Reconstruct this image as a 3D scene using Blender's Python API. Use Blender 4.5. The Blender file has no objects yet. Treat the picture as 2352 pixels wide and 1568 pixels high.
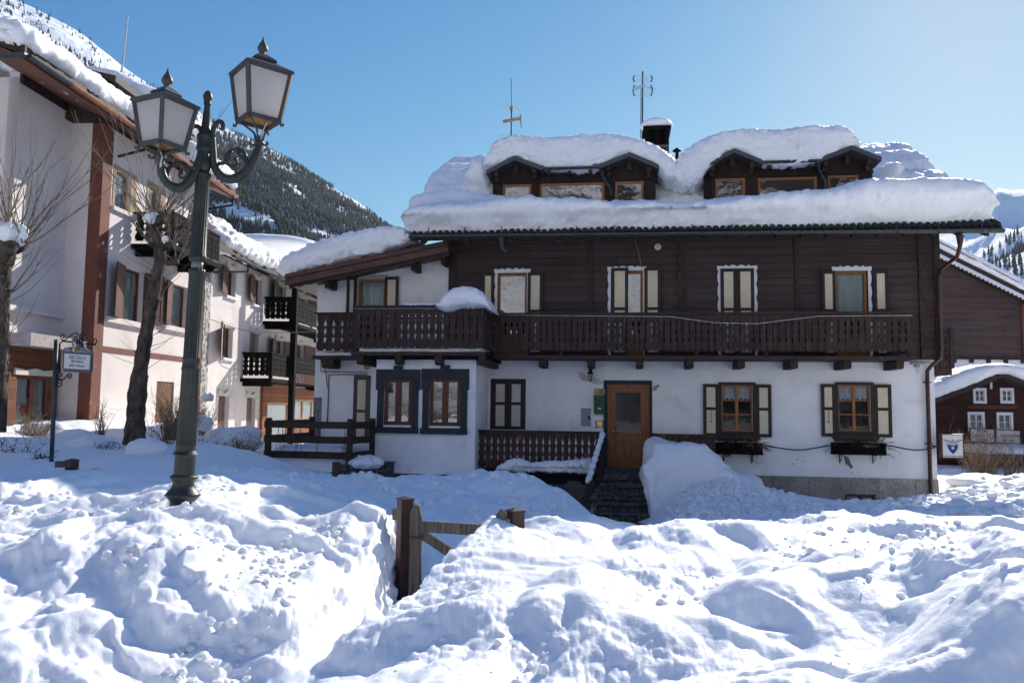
import bpy, math, random
import numpy as np
from mathutils import Matrix, Vector
random.seed(7); np.random.seed(7)
sc = bpy.context.scene
col = sc.collection
R = math.radians
# ------------------------------------------------------------------ camera
CZ = 2.6                       # eye height above the street
FP = 1830.0                    # focal length in pixels of a 2352 px wide view
cam_d = bpy.data.cameras.new('camera'); cam = bpy.data.objects.new('camera', cam_d)
col.objects.link(cam); sc.camera = cam
cam_d.sensor_width = 36.0; cam_d.lens = 36.0 * FP / 2352.0
cam_d.clip_start = 0.1; cam_d.clip_end = 12000
CM = (Matrix.Rotation(R(90) + math.atan(151 / FP), 4, 'X') @ Matrix.Rotation(0.0123, 4, 'Z'))
CM = Matrix.Translation((0, 0, CZ)) @ CM
cam.matrix_world = CM
C3 = CM.to_3x3()
def ray(vx, vy): return C3 @ Vector(((vx - 1176) / FP, -(vy - 784) / FP, -1))
# ------------------------------------------------------------------ sky, sun, exposure
sdir = ray(2225, -190).normalized()
SUN_EL = math.asin(sdir.z); SUN_AZ = math.atan2(sdir.x, sdir.y)
w = bpy.data.worlds.new('World'); sc.world = w; w.use_nodes = True
nt = w.node_tree; bg = nt.nodes['Background']
sky = nt.nodes.new('ShaderNodeTexSky'); sky.sky_type = 'NISHITA'; sky.sun_disc = False
sky.sun_elevation = SUN_EL; sky.sun_rotation = SUN_AZ; sky.altitude = 1600
sky.air_density = 1.1; sky.dust_density = 0.42; sky.ozone_density = 3.0
EXPO = 1.27
_k = 0.14 * 2 ** 0.5; _o = 0.14 * 2 ** EXPO
sep = nt.nodes.new('ShaderNodeSeparateColor'); cmb = nt.nodes.new('ShaderNodeCombineColor'); nt.links.new(sky.outputs[0], sep.inputs[0])
def _m(op, a, b):                # deep, dry winter-mountain sky: a little less air light than the model gives
    n = nt.nodes.new('ShaderNodeMath'); n.operation = op
    for q, v in enumerate((a, b)):
        if isinstance(v, (int, float)): n.inputs[q].default_value = v
        else: nt.links.new(v, n.inputs[q])
    return n.outputs[0]
ch_ = [_m('MULTIPLY', _m('POWER', _m('MULTIPLY', sep.outputs[q], _k * mm), gg), 1 / _o) for q, (mm, gg) in enumerate(((0.83, 1.85), (0.625, 1.12), (0.43, 0.56)))]
ch_[0] = _m('MINIMUM', ch_[0], _m('MULTIPLY', ch_[1], 0.92))
for q in range(3): nt.links.new(ch_[q], cmb.inputs[q])
nt.links.new(cmb.outputs[0], bg.inputs[0]); bg.inputs[1].default_value = 0.14
sl = bpy.data.lights.new('sun', 'SUN'); sl.energy = 3.05; sl.angle = R(0.5); sl.color = (1.0, 0.95, 0.87)
so = bpy.data.objects.new('sun', sl); col.objects.link(so)
so.rotation_euler = sdir.to_track_quat('Z', 'Y').to_euler()
sc.view_settings.view_transform = 'Standard'; sc.view_settings.look = 'None'
sc.view_settings.gamma = 1; sc.view_settings.exposure = EXPO
# ------------------------------------------------------------------ pixel -> place helpers
def P(vx, vy, Y):
    d = ray(vx, vy); t = Y / d.y
    return Vector((d.x * t, Y, CZ + d.z * t))
HT = 0.137
HR = -math.atan(HT)
HM = Matrix.Translation((0, 21.4, 0)) @ Matrix.Rotation(HR, 4, 'Z'); HI = HM.inverted()
def H(vx, vy, wd=0.0):                       # point of the chalet frame, wd metres in front of its facade
    o = HI @ Vector((0, 0, CZ)); d = HI.to_3x3() @ ray(vx, vy)
    t = (-wd - o.y) / d.y
    return o + d * t
def HX(vx, vy, u):                           # on the chalet plane x = u
    o = HI @ Vector((0, 0, CZ)); d = HI.to_3x3() @ ray(vx, vy)
    return o + d * ((u - o.x) / d.x)
GM = Matrix.Rotation(-0.046, 4, 'Z'); GI = GM.inverted()
def G(vx, vy, x):                            # point of the hotel frame on plane x
    o = GI @ Vector((0, 0, CZ)); d = GI.to_3x3() @ ray(vx, vy)
    return o + d * ((x - o.x) / d.x)
def GY(vx, vy, y):
    o = GI @ Vector((0, 0, CZ)); d = GI.to_3x3() @ ray(vx, vy)
    return o + d * ((y - o.y) / d.y)
# ------------------------------------------------------------------ noise
_rs = np.random.RandomState(3); _pm = _rs.permutation(256); _pm = np.concatenate([_pm, _pm, _pm])
_gr = _rs.normal(size=(256, 3)); _gr /= np.linalg.norm(_gr, axis=1)[:, None]
def perlin(x, y, z):
    x = np.asarray(x, float); y = np.asarray(y, float) + 0 * x; z = np.asarray(z, float) + 0 * x
    xi = np.floor(x).astype(int); yi = np.floor(y).astype(int); zi = np.floor(z).astype(int)
    xf = x - xi; yf = y - yi; zf = z - zi
    u = xf**3 * (xf * (xf * 6 - 15) + 10); v = yf**3 * (yf * (yf * 6 - 15) + 10); q = zf**3 * (zf * (zf * 6 - 15) + 10)
    res = 0
    for a in (0, 1):
        for b in (0, 1):
            for c in (0, 1):
                h = _pm[_pm[_pm[(xi + a) & 255] + ((yi + b) & 255)] + ((zi + c) & 255)]
                g = _gr[h]
                dd = g[..., 0] * (xf - a) + g[..., 1] * (yf - b) + g[..., 2] * (zf - c)
                res = res + dd * (u if a else 1 - u) * (v if b else 1 - v) * (q if c else 1 - q)
    return res * 1.6
def fbm(x, y, z, oct=4, lac=2.0, gain=0.5):
    s = 0; a = 1; f = 1
    for i in range(oct):
        s = s + a * perlin(x * f + 17.3 * i, y * f + 3.1 * i, z * f); a *= gain; f *= lac
    return s
def billow(x, y, z, oct=4, lac=2.0, gain=0.5):   # rounded puffs with creases between them
    s = 0; a = 1; f = 1
    for i in range(oct):
        s = s + a * (np.abs(perlin(x * f + 9.3 * i, y * f + 5.1 * i, z * f)) * 2 - 0.55); a *= gain; f *= lac
    return s
def sstep(a, b, x):
    t = np.clip((x - a) / (b - a), 0, 1); return t * t * (3 - 2 * t)
# ------------------------------------------------------------------ materials
def N(nt, t, **k):
    n = nt.nodes.new(t)
    for a, b in k.items(): setattr(n, a, b)
    return n
MATS = {}
def base_mat(name):
    m = bpy.data.materials.new(name); m.use_nodes = True
    return m, m.node_tree, m.node_tree.nodes['Principled BSDF']
def mat(name, c, rough=0.7, metal=0.0, var=0.25, vs=6.0, bump=0.15, bs=60.0, stretch=None, c2=None, c2s=1.5, c2t=(0.55, 0.7), spec=0.3, bd=0.01):
    m, nt, p = base_mat(name); L = nt.links.new
    tc = N(nt, 'ShaderNodeTexCoord'); mp = N(nt, 'ShaderNodeMapping'); L(tc.outputs['Object'], mp.inputs[0])
    if stretch: mp.inputs['Scale'].default_value = stretch
    n1 = N(nt, 'ShaderNodeTexNoise'); n1.inputs['Scale'].default_value = vs; n1.inputs['Detail'].default_value = 5; L(mp.outputs[0], n1.inputs['Vector'])
    r = N(nt, 'ShaderNodeValToRGB'); e = r.color_ramp.elements
    e[0].position = 0.3; e[1].position = 0.7
    e[0].color = tuple(x * (1 - var) for x in c) + (1,); e[1].color = tuple(min(1, x * (1 + var)) for x in c) + (1,)
    L(n1.outputs[0], r.inputs[0]); out = r.outputs[0]
    if c2:
        n2 = N(nt, 'ShaderNodeTexNoise'); n2.inputs['Scale'].default_value = c2s; n2.inputs['Detail'].default_value = 8; n2.inputs['Roughness'].default_value = 0.65
        L(tc.outputs['Object'], n2.inputs['Vector'])
        r2 = N(nt, 'ShaderNodeValToRGB'); r2.color_ramp.elements[0].position = c2t[0]; r2.color_ramp.elements[1].position = c2t[1]
        L(n2.outputs[0], r2.inputs[0])
        mx = N(nt, 'ShaderNodeMixRGB'); mx.inputs[2].default_value = tuple(c2) + (1,); L(r2.outputs[0], mx.inputs[0]); L(out, mx.inputs[1]); out = mx.outputs[0]
    L(out, p.inputs['Base Color'])
    p.inputs['Roughness'].default_value = rough; p.inputs['Metallic'].default_value = metal; p.inputs['Specular IOR Level'].default_value = spec
    if bump:
        n3 = N(nt, 'ShaderNodeTexNoise'); n3.inputs['Scale'].default_value = bs; n3.inputs['Detail'].default_value = 4; L(mp.outputs[0], n3.inputs['Vector'])
        b = N(nt, 'ShaderNodeBump'); b.inputs['Strength'].default_value = bump; b.inputs['Distance'].default_value = bd
        L(n3.outputs[0], b.inputs['Height']); L(b.outputs[0], p.inputs['Normal'])
    MATS[name] = m; return m
def plank(name, c, width, axis='Z', along='X', var=0.35, gap=0.06, rough=0.75, seg=2.5, off=0.0, tone=None):
    m, nt, p = base_mat(name); L = nt.links.new
    tc = N(nt, 'ShaderNodeTexCoord'); sp = N(nt, 'ShaderNodeSeparateXYZ'); L(tc.outputs['Object'], sp.inputs[0])
    def M(op, a, b=None):
        n = N(nt, 'ShaderNodeMath', operation=op)
        for i, v in enumerate((a, b)):
            if v is None: continue
            if isinstance(v, (int, float)): n.inputs[i].default_value = v
            else: L(v, n.inputs[i])
        return n.outputs[0]
    t = M('ADD', M('DIVIDE', sp.outputs[axis], width), off)
    fr = M('FRACT', t); fl = M('FLOOR', t)
    s2 = M('FLOOR', M('DIVIDE', M('ADD', sp.outputs[along], M('MULTIPLY', M('SINE', M('MULTIPLY', fl, 12.9)), 3.0)), seg))
    wn = N(nt, 'ShaderNodeTexWhiteNoise', noise_dimensions='2D'); cb = N(nt, 'ShaderNodeCombineXYZ'); L(fl, cb.inputs[0]); L(s2, cb.inputs[1]); L(cb.outputs[0], wn.inputs['Vector'])
    mp = N(nt, 'ShaderNodeMapping'); L(tc.outputs['Object'], mp.inputs[0])
    s = [30, 30, 30]; s['XYZ'.index(along)] = 1.6; mp.inputs['Scale'].default_value = s
    gn = N(nt, 'ShaderNodeTexNoise'); gn.inputs['Scale'].default_value = 1.0; gn.inputs['Detail'].default_value = 5; L(mp.outputs[0], gn.inputs['Vector'])
    ln = N(nt, 'ShaderNodeTexNoise'); ln.inputs['Scale'].default_value = 0.5; ln.inputs['Detail'].default_value = 4; L(tc.outputs['Object'], ln.inputs['Vector'])
    k = M('ADD', M('ADD', M('MULTIPLY', wn.outputs['Value'], var), M('MULTIPLY', gn.outputs[0], 0.8)), M('MULTIPLY', ln.outputs[0], 0.9))
    k = M('ADD', k, 1 - var * 0.5 - 0.85)
    g = M('GREATER_THAN', fr, gap); k = M('MULTIPLY', k, M('ADD', M('MULTIPLY', g, 0.7), 0.3))
    mx = N(nt, 'ShaderNodeVectorMath', operation='SCALE'); mx.inputs[0].default_value = c; L(k, mx.inputs['Scale'])
    out = mx.outputs[0]
    if tone:
        m2 = N(nt, 'ShaderNodeMixRGB'); L(ln.outputs[0], m2.inputs[0]); L(out, m2.inputs[1]); m3 = N(nt, 'ShaderNodeVectorMath', operation='SCALE'); m3.inputs[0].default_value = tone; L(k, m3.inputs['Scale']); L(m3.outputs[0], m2.inputs[2]); out = m2.outputs[0]
    L(out, p.inputs['Base Color']); p.inputs['Roughness'].default_value = rough; p.inputs['Specular IOR Level'].default_value = 0.25
    b = N(nt, 'ShaderNodeBump'); b.inputs['Strength'].default_value = 0.6; b.inputs['Distance'].default_value = 0.02
    L(M('ADD', g, M('MULTIPLY', gn.outputs[0], 0.25)), b.inputs['Height']); L(b.outputs[0], p.inputs['Normal'])
    MATS[name] = m; return m
def snow_mat(name, c=(0.945, 0.95, 0.955), s1=9.0, s2=70.0, st=0.5, dirt=0.0):
    m, nt, p = base_mat(name); L = nt.links.new
    tc = N(nt, 'ShaderNodeTexCoord')
    n0 = N(nt, 'ShaderNodeTexNoise'); n0.inputs['Scale'].default_value = 1.3; n0.inputs['Detail'].default_value = 6; L(tc.outputs['Object'], n0.inputs['Vector'])
    r = N(nt, 'ShaderNodeValToRGB'); r.color_ramp.elements[0].color = tuple(x * 0.97 for x in c) + (1,); r.color_ramp.elements[1].color = tuple(min(1, x * 1.03) for x in c) + (1,)
    L(n0.outputs[0], r.inputs[0]); out = r.outputs[0]
    if dirt:
        nd = N(nt, 'ShaderNodeTexNoise'); nd.inputs['Scale'].default_value = 2.2; nd.inputs['Detail'].default_value = 10; nd.inputs['Roughness'].default_value = 0.75; L(tc.outputs['Object'], nd.inputs['Vector'])
        rd = N(nt, 'ShaderNodeValToRGB'); rd.color_ramp.elements[0].position = 0.62; rd.color_ramp.elements[1].position = 0.72; rd.color_ramp.elements[1].color = (dirt,) * 3 + (1,)
        L(nd.outputs[0], rd.inputs[0]); mx = N(nt, 'ShaderNodeMixRGB'); mx.inputs[2].default_value = (0.3, 0.24, 0.17, 1)
        L(rd.outputs[0], mx.inputs[0]); L(out, mx.inputs[1]); out = mx.outputs[0]
    L(out, p.inputs['Base Color']); p.inputs['Roughness'].default_value = 0.55; p.inputs['Specular IOR Level'].default_value = 0.35
    p.inputs['Subsurface Weight'].default_value = 0.4; p.inputs['Subsurface Radius'].default_value = (1.0, 1.0, 1.0); p.inputs['Subsurface Scale'].default_value = 0.08
    a = N(nt, 'ShaderNodeTexNoise'); a.inputs['Scale'].default_value = s1; a.inputs['Detail'].default_value = 7; a.inputs['Roughness'].default_value = 0.62; L(tc.outputs['Object'], a.inputs['Vector'])
    b1 = N(nt, 'ShaderNodeBump'); b1.inputs['Strength'].default_value = st; b1.inputs['Distance'].default_value = 0.05; L(a.outputs[0], b1.inputs['Height'])
    a2 = N(nt, 'ShaderNodeTexNoise'); a2.inputs['Scale'].default_value = s2; a2.inputs['Detail'].default_value = 3; L(tc.outputs['Object'], a2.inputs['Vector'])
    b2 = N(nt, 'ShaderNodeBump'); b2.inputs['Strength'].default_value = st; b2.inputs['Distance'].default_value = 0.008; L(a2.outputs[0], b2.inputs['Height']); L(b1.outputs[0], b2.inputs['Normal'])
    L(b2.outputs[0], p.inputs['Normal'])
    MATS[name] = m; return m
def glass_mat(name, tint=(0.55, 0.6, 0.62), refl=0.16, bumpy=0.0):
    m = bpy.data.materials.new(name); m.use_nodes = True; nt = m.node_tree; nt.nodes.clear(); L = nt.links.new
    o = N(nt, 'ShaderNodeOutputMaterial'); mx = N(nt, 'ShaderNodeMixShader'); tr = N(nt, 'ShaderNodeBsdfTransparent'); gl = N(nt, 'ShaderNodeBsdfGlossy')
    tr.inputs[0].default_value = tuple(tint) + (1,); gl.inputs['Roughness'].default_value = 0.01
    fr = N(nt, 'ShaderNodeFresnel'); fr.inputs[0].default_value = 1.5; ad = N(nt, 'ShaderNodeMath', operation='ADD'); ad.inputs[1].default_value = refl; ad.use_clamp = True
    L(fr.outputs[0], ad.inputs[0]); L(ad.outputs[0], mx.inputs[0]); L(tr.outputs[0], mx.inputs[1]); L(gl.outputs[0], mx.inputs[2]); L(mx.outputs[0], o.inputs[0])
    if bumpy:
        tc = N(nt, 'ShaderNodeTexCoord'); n = N(nt, 'ShaderNodeTexNoise'); n.inputs['Scale'].default_value = 2.5; L(tc.outputs['Object'], n.inputs['Vector'])
        b = N(nt, 'ShaderNodeBump'); b.inputs['Strength'].default_value = bumpy; b.inputs['Distance'].default_value = 0.02; L(n.outputs[0], b.inputs['Height']); L(b.outputs[0], gl.inputs['Normal'])
    MATS[name] = m; return m
def speckle(name, c1, c2, scale, c3=None, brick=None, rough=0.85):
    m, nt, p = base_mat(name); L = nt.links.new
    tc = N(nt, 'ShaderNodeTexCoord'); n = N(nt, 'ShaderNodeTexNoise'); n.inputs['Scale'].default_value = scale; n.inputs['Detail'].default_value = 3; L(tc.outputs['Object'], n.inputs['Vector'])
    r = N(nt, 'ShaderNodeValToRGB'); r.color_ramp.elements[0].position = 0.42; r.color_ramp.elements[1].position = 0.58
    r.color_ramp.elements[0].color = tuple(c1) + (1,); r.color_ramp.elements[1].color = tuple(c2) + (1,); L(n.outputs[0], r.inputs[0]); out = r.outputs[0]
    if c3:
        n2 = N(nt, 'ShaderNodeTexNoise'); n2.inputs['Scale'].default_value = 1.2; n2.inputs['Detail'].default_value = 6; L(tc.outputs['Object'], n2.inputs['Vector'])
        r2 = N(nt, 'ShaderNodeValToRGB'); r2.color_ramp.elements[0].position = 0.45; r2.color_ramp.elements[1].position = 0.6; L(n2.outputs[0], r2.inputs[0])
        mx = N(nt, 'ShaderNodeMixRGB', blend_type='MULTIPLY'); mx.inputs[2].default_value = tuple(c3) + (1,); L(r2.outputs[0], mx.inputs[0]); L(out, mx.inputs[1]); out = mx.outputs[0]
    if brick:
        mp = N(nt, 'ShaderNodeMapping'); mp.inputs['Rotation'].default_value = (R(90), 0, 0); L(tc.outputs['Object'], mp.inputs[0])
        nd = N(nt, 'ShaderNodeTexNoise'); nd.inputs['Scale'].default_value = 1.4; L(tc.outputs['Object'], nd.inputs['Vector'])
        va = N(nt, 'ShaderNodeVectorMath', operation='MULTIPLY_ADD'); va.inputs[1].default_value = (0.12,) * 3; L(nd.outputs['Color'], va.inputs[0]); L(mp.outputs[0], va.inputs[2])
        bk = N(nt, 'ShaderNodeTexBrick'); bk.inputs['Scale'].default_value = 1; bk.inputs['Brick Width'].default_value = brick[0]; bk.inputs['Row Height'].default_value = brick[1]; bk.inputs['Mortar Size'].default_value = brick[2]
        bk.inputs['Color1'].default_value = (1, 1, 1, 1); bk.inputs['Color2'].default_value = (0.6, 0.58, 0.55, 1); bk.inputs['Mortar'].default_value = (brick[3],) * 3 + (1,); L(va.outputs[0], bk.inputs[0])
        mx = N(nt, 'ShaderNodeMixRGB', blend_type='MULTIPLY'); mx.inputs[0].default_value = 1; L(bk.outputs[0], mx.inputs[2]); L(out, mx.inputs[1]); out = mx.outputs[0]
        b = N(nt, 'ShaderNodeBump'); b.inputs['Strength'].default_value = 0.7; b.inputs['Distance'].default_value = 0.03; b.invert = True; L(bk.outputs['Fac'], b.inputs['Height']); L(b.outputs[0], p.inputs['Normal'])
    L(out, p.inputs['Base Color']); p.inputs['Roughness'].default_value = rough; MATS[name] = m; return m
snow = snow_mat('snow'); snow_g = snow_mat('ground snow', s1=10.0, s2=90, st=0.18, dirt=0.0); snow_r = snow_mat('roof snow', s1=6.0, s2=34, st=0.75)
white_plaster = mat('white plaster', (0.80, 0.80, 0.81), 0.9, var=0.07, vs=1.6, bump=0.35, bs=25, c2=(0.50, 0.48, 0.45), c2s=1.3, c2t=(0.56, 0.80))
pink_plaster = mat('pink plaster', (0.70, 0.63, 0.60), 0.9, var=0.09, vs=0.7, bump=0.2, bs=20, c2=(0.52, 0.46, 0.44), c2s=0.9, c2t=(0.55, 0.8))
timber = plank('dark plank wall', (0.066, 0.035, 0.032), 0.2, tone=(0.048, 0.041, 0.043))
timber_v = plank('vertical dark planks', (0.030, 0.017, 0.014), 0.14, axis='X', along='Z')
timber_bg = plank('grey brown boards', (0.085, 0.055, 0.05), 0.16, var=0.4)
timber_red = plank('red brown boards', (0.045, 0.016, 0.012), 0.22)
dark_wood = mat('dark brown wood', (0.042, 0.026, 0.021), 0.7, var=0.5, vs=8, stretch=(3, 3, 0.5), bump=0.3, bs=40)
black_wood = mat('blackened wood', (0.009, 0.008, 0.008), 0.9, var=0.5, vs=8, bump=0.3, bs=30, spec=0.08)
board_wood = mat('carved board wood', (0.044, 0.025, 0.021), 0.7, var=0.75, vs=4, stretch=(8, 8, 0.6), bump=0.3, bs=40)
old_board = mat('weathered board wood', (0.060, 0.029, 0.020), 0.8, var=0.6, vs=4, stretch=(8, 8, 0.6), bump=0.4, bs=40, c2=(0.14, 0.12, 0.10), c2s=5)
shut_wood = mat('shutter paint', (0.030, 0.018, 0.016), 0.55, var=0.2)
orange_wood = mat('orange pine', (0.30, 0.12, 0.036), 0.45, var=0.35, vs=5, stretch=(10, 10, 0.7), bump=0.1, bs=30)
door_wood = mat('door oak', (0.25, 0.095, 0.032), 0.45, var=0.3, vs=4, stretch=(14, 14, 0.6), bump=0.1, bs=30)
red_wood = mat('red brown varnish', (0.10, 0.028, 0.014), 0.4, var=0.5, vs=5, stretch=(8, 8, 0.7), bump=0.1)
hotel_shut = mat('hotel shutter', (0.085, 0.027, 0.018), 0.55, var=0.2, vs=4)
hotel_brown = mat('brown painted render', (0.17, 0.062, 0.042), 0.8, var=0.15, vs=3, c2=(0.42, 0.2, 0.09), c2s=2.5, c2t=(0.62, 0.68))
soffit = mat('reddish soffit', (0.15, 0.065, 0.042), 0.7, var=0.25, vs=4)
cream = mat('cream panel', (0.64, 0.56, 0.42), 0.6, var=0.05, vs=3, bump=0.05)
cream_pale = mat('pale panel', (0.56, 0.54, 0.46), 0.6, var=0.08, vs=3, bump=0.05)
anthracite = mat('anthracite paint', (0.028, 0.034, 0.042), 0.7, var=0.2, c2=(0.4, 0.4, 0.4), c2s=9, c2t=(0.68, 0.71))
white_paint = mat('white painted trim', (0.72, 0.73, 0.76), 0.6, var=0.05)
grey_metal = mat('grey gutter metal', (0.055, 0.065, 0.068), 0.45, 0.5, var=0.3, vs=10)
brown_metal = mat('brown pipe metal', (0.060, 0.026, 0.020), 0.4, 0.2, var=0.25, vs=8)
roof_metal = mat('brown roof metal', (0.085, 0.040, 0.032), 0.45, 0.1, var=0.2, vs=3)
copper = mat('copper gutter', (0.30, 0.12, 0.07), 0.45, 0.4, var=0.3, vs=5)
tile_dark = mat('dark roof tiles', (0.018, 0.022, 0.025), 0.6, var=0.4)
iron = mat('green grey cast iron', (0.030, 0.036, 0.033), 0.45, 0.15, var=0.2, vs=12, bump=0.2, bs=60)
iron_grey = mat('grey lantern metal', (0.060, 0.058, 0.057), 0.5, 0.1, var=0.12)
black_iron = mat('black iron', (0.012, 0.012, 0.013), 0.5, 0.3)
granite = speckle('granite render', (0.25, 0.23, 0.20), (0.56, 0.53, 0.47), 55, c3=(0.72, 0.72, 0.72), brick=(0.85, 1.3, 0.012, 0.55))
pebble = speckle('pebble dash', (0.05, 0.05, 0.055), (0.32, 0.32, 0.34), 60)
stonework = speckle('rough stonework', (0.05, 0.048, 0.045), (0.17, 0.155, 0.135), 14, brick=(0.33, 0.13, 0.014, 0.12))
slate = speckle('dark slate', (0.035, 0.037, 0.04), (0.11, 0.11, 0.105), 10)
quoin = speckle('quoin stones', (0.12, 0.11, 0.1), (0.45, 0.43, 0.4), 7)
glass = glass_mat('window glass', (0.75, 0.78, 0.8), 0.0, 0.12); glass_b = glass_mat('bright window glass', (0.42, 0.44, 0.47), 0.24, 0.10)
lace = mat('white lace', (0.75, 0.76, 0.8), 0.9, var=0.3, vs=40); curtain = mat('curtain cloth', (0.62, 0.68, 0.64), 0.9, var=0.15, vs=3, stretch=(12, 12, 0.4))
bark = mat('mossy bark', (0.085, 0.065, 0.048), 0.95, var=0.7, vs=9, bump=1.0, bs=22, bd=0.05, c2=(0.06, 0.06, 0.02), c2s=3, stretch=(1, 1, 0.5))
twig = mat('bare twigs', (0.16, 0.125, 0.095), 0.8, var=0.3, vs=3, bump=0)
shrub_brown = mat('dry shrub twigs', (0.22, 0.15, 0.085), 0.85, var=0.4, vs=3, bump=0)
leaf_green = mat('olive leaves', (0.11, 0.12, 0.03), 0.7, var=0.4, vs=5, bump=0)
needle = mat('spruce needles', (0.035, 0.05, 0.022), 0.8, var=0.5, vs=9, bump=0)
old_wood = mat('weathered grey wood', (0.135, 0.115, 0.095), 0.9, var=0.6, vs=3, stretch=(18, 18, 0.8), bump=0.8, bs=14)
post_paint = mat('red brown post paint', (0.060, 0.030, 0.026), 0.5, var=0.2, vs=6, c2=(0.25, 0.2, 0.18), c2s=9, c2t=(0.66, 0.72))
grey_box = mat('grey cabinet paint', (0.26, 0.29, 0.31), 0.5, var=0.05); green_box = mat('green mailbox paint', (0.010, 0.075, 0.040), 0.4, var=0.15)
brass = mat('brass', (0.6, 0.42, 0.16), 0.3, 0.9); tan = mat('tan render', (0.35, 0.26, 0.15), 0.9)
sign_white = mat('sign white', (0.62, 0.62, 0.62), 0.5, var=0.04); sign_blue = mat('sign blue', (0.008, 0.025, 0.22), 0.5, var=0.05)
sign_grey = mat('sign grey', (0.10, 0.105, 0.11), 0.5, var=0.05); ink = mat('dark ink', (0.05, 0.05, 0.06), 0.7); ink_red = mat('red ink', (0.28, 0.09, 0.07), 0.8); ink_blue = mat('blue ink', (0.02, 0.03, 0.14), 0.7)
ink_grey = mat('grey ink', (0.3, 0.3, 0.31), 0.7); flower_red = mat('red petals', (0.45, 0.01, 0.03), 0.6); yellow = mat('yellow paint', (0.6, 0.42, 0.03), 0.6); azure = mat('azure paint', (0.03, 0.25, 0.5), 0.6)
cable_mat = mat('black rubber', (0.010, 0.010, 0.011), 0.5); white_cable = mat('white cable', (0.45, 0.46, 0.48), 0.6)
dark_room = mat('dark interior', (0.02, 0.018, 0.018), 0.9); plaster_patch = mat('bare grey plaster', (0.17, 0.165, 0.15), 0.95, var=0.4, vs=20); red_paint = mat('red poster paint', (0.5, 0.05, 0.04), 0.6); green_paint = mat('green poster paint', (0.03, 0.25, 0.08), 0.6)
# lantern panes: ribbed translucent plastic
def lantern_glass():
    m = bpy.data.materials.new('ribbed lantern pane'); m.use_nodes = True; nt = m.node_tree; nt.nodes.clear(); L = nt.links.new
    o = N(nt, 'ShaderNodeOutputMaterial'); mx = N(nt, 'ShaderNodeMixShader'); d = N(nt, 'ShaderNodeBsdfTranslucent'); g = N(nt, 'ShaderNodeBsdfPrincipled')
    tc = N(nt, 'ShaderNodeTexCoord'); wv = N(nt, 'ShaderNodeTexWave'); wv.inputs['Scale'].default_value = 40; wv.bands_direction = 'DIAGONAL'; L(tc.outputs['Object'], wv.inputs['Vector'])
    wz = N(nt, 'ShaderNodeTexWave'); wz.inputs['Scale'].default_value = 40; wz.bands_direction = 'Z'; L(tc.outputs['Object'], wz.inputs['Vector'])
    ad = N(nt, 'ShaderNodeMath', operation='ADD'); L(wv.outputs[1], ad.inputs[0]); L(wz.outputs[1], ad.inputs[1])
    b = N(nt, 'ShaderNodeBump'); b.inputs['Strength'].default_value = 0.5; b.inputs['Distance'].default_value = 0.004; L(ad.outputs[0], b.inputs['Height'])
    r = N(nt, 'ShaderNodeValToRGB'); r.color_ramp.elements[0].color = (0.45, 0.44, 0.44, 1); r.color_ramp.elements[1].color = (0.92, 0.90, 0.88, 1)
    L(ad.outputs[0], r.inputs[0]); r.color_ramp.elements[1].position = 1.0
    L(r.outputs[0], d.inputs[0]); g.inputs['Base Color'].default_value = (0.6, 0.6, 0.61, 1); g.inputs['Roughness'].default_value = 0.3; L(b.outputs[0], g.inputs['Normal'])
    L(b.outputs[0], d.inputs['Normal']); mx.inputs[0].default_value = 0.45
    L(d.outputs[0], mx.inputs[1]); L(g.outputs[0], mx.inputs[2]); L(mx.outputs[0], o.inputs[0]); return m
lamp_pane = lantern_glass()
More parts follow.
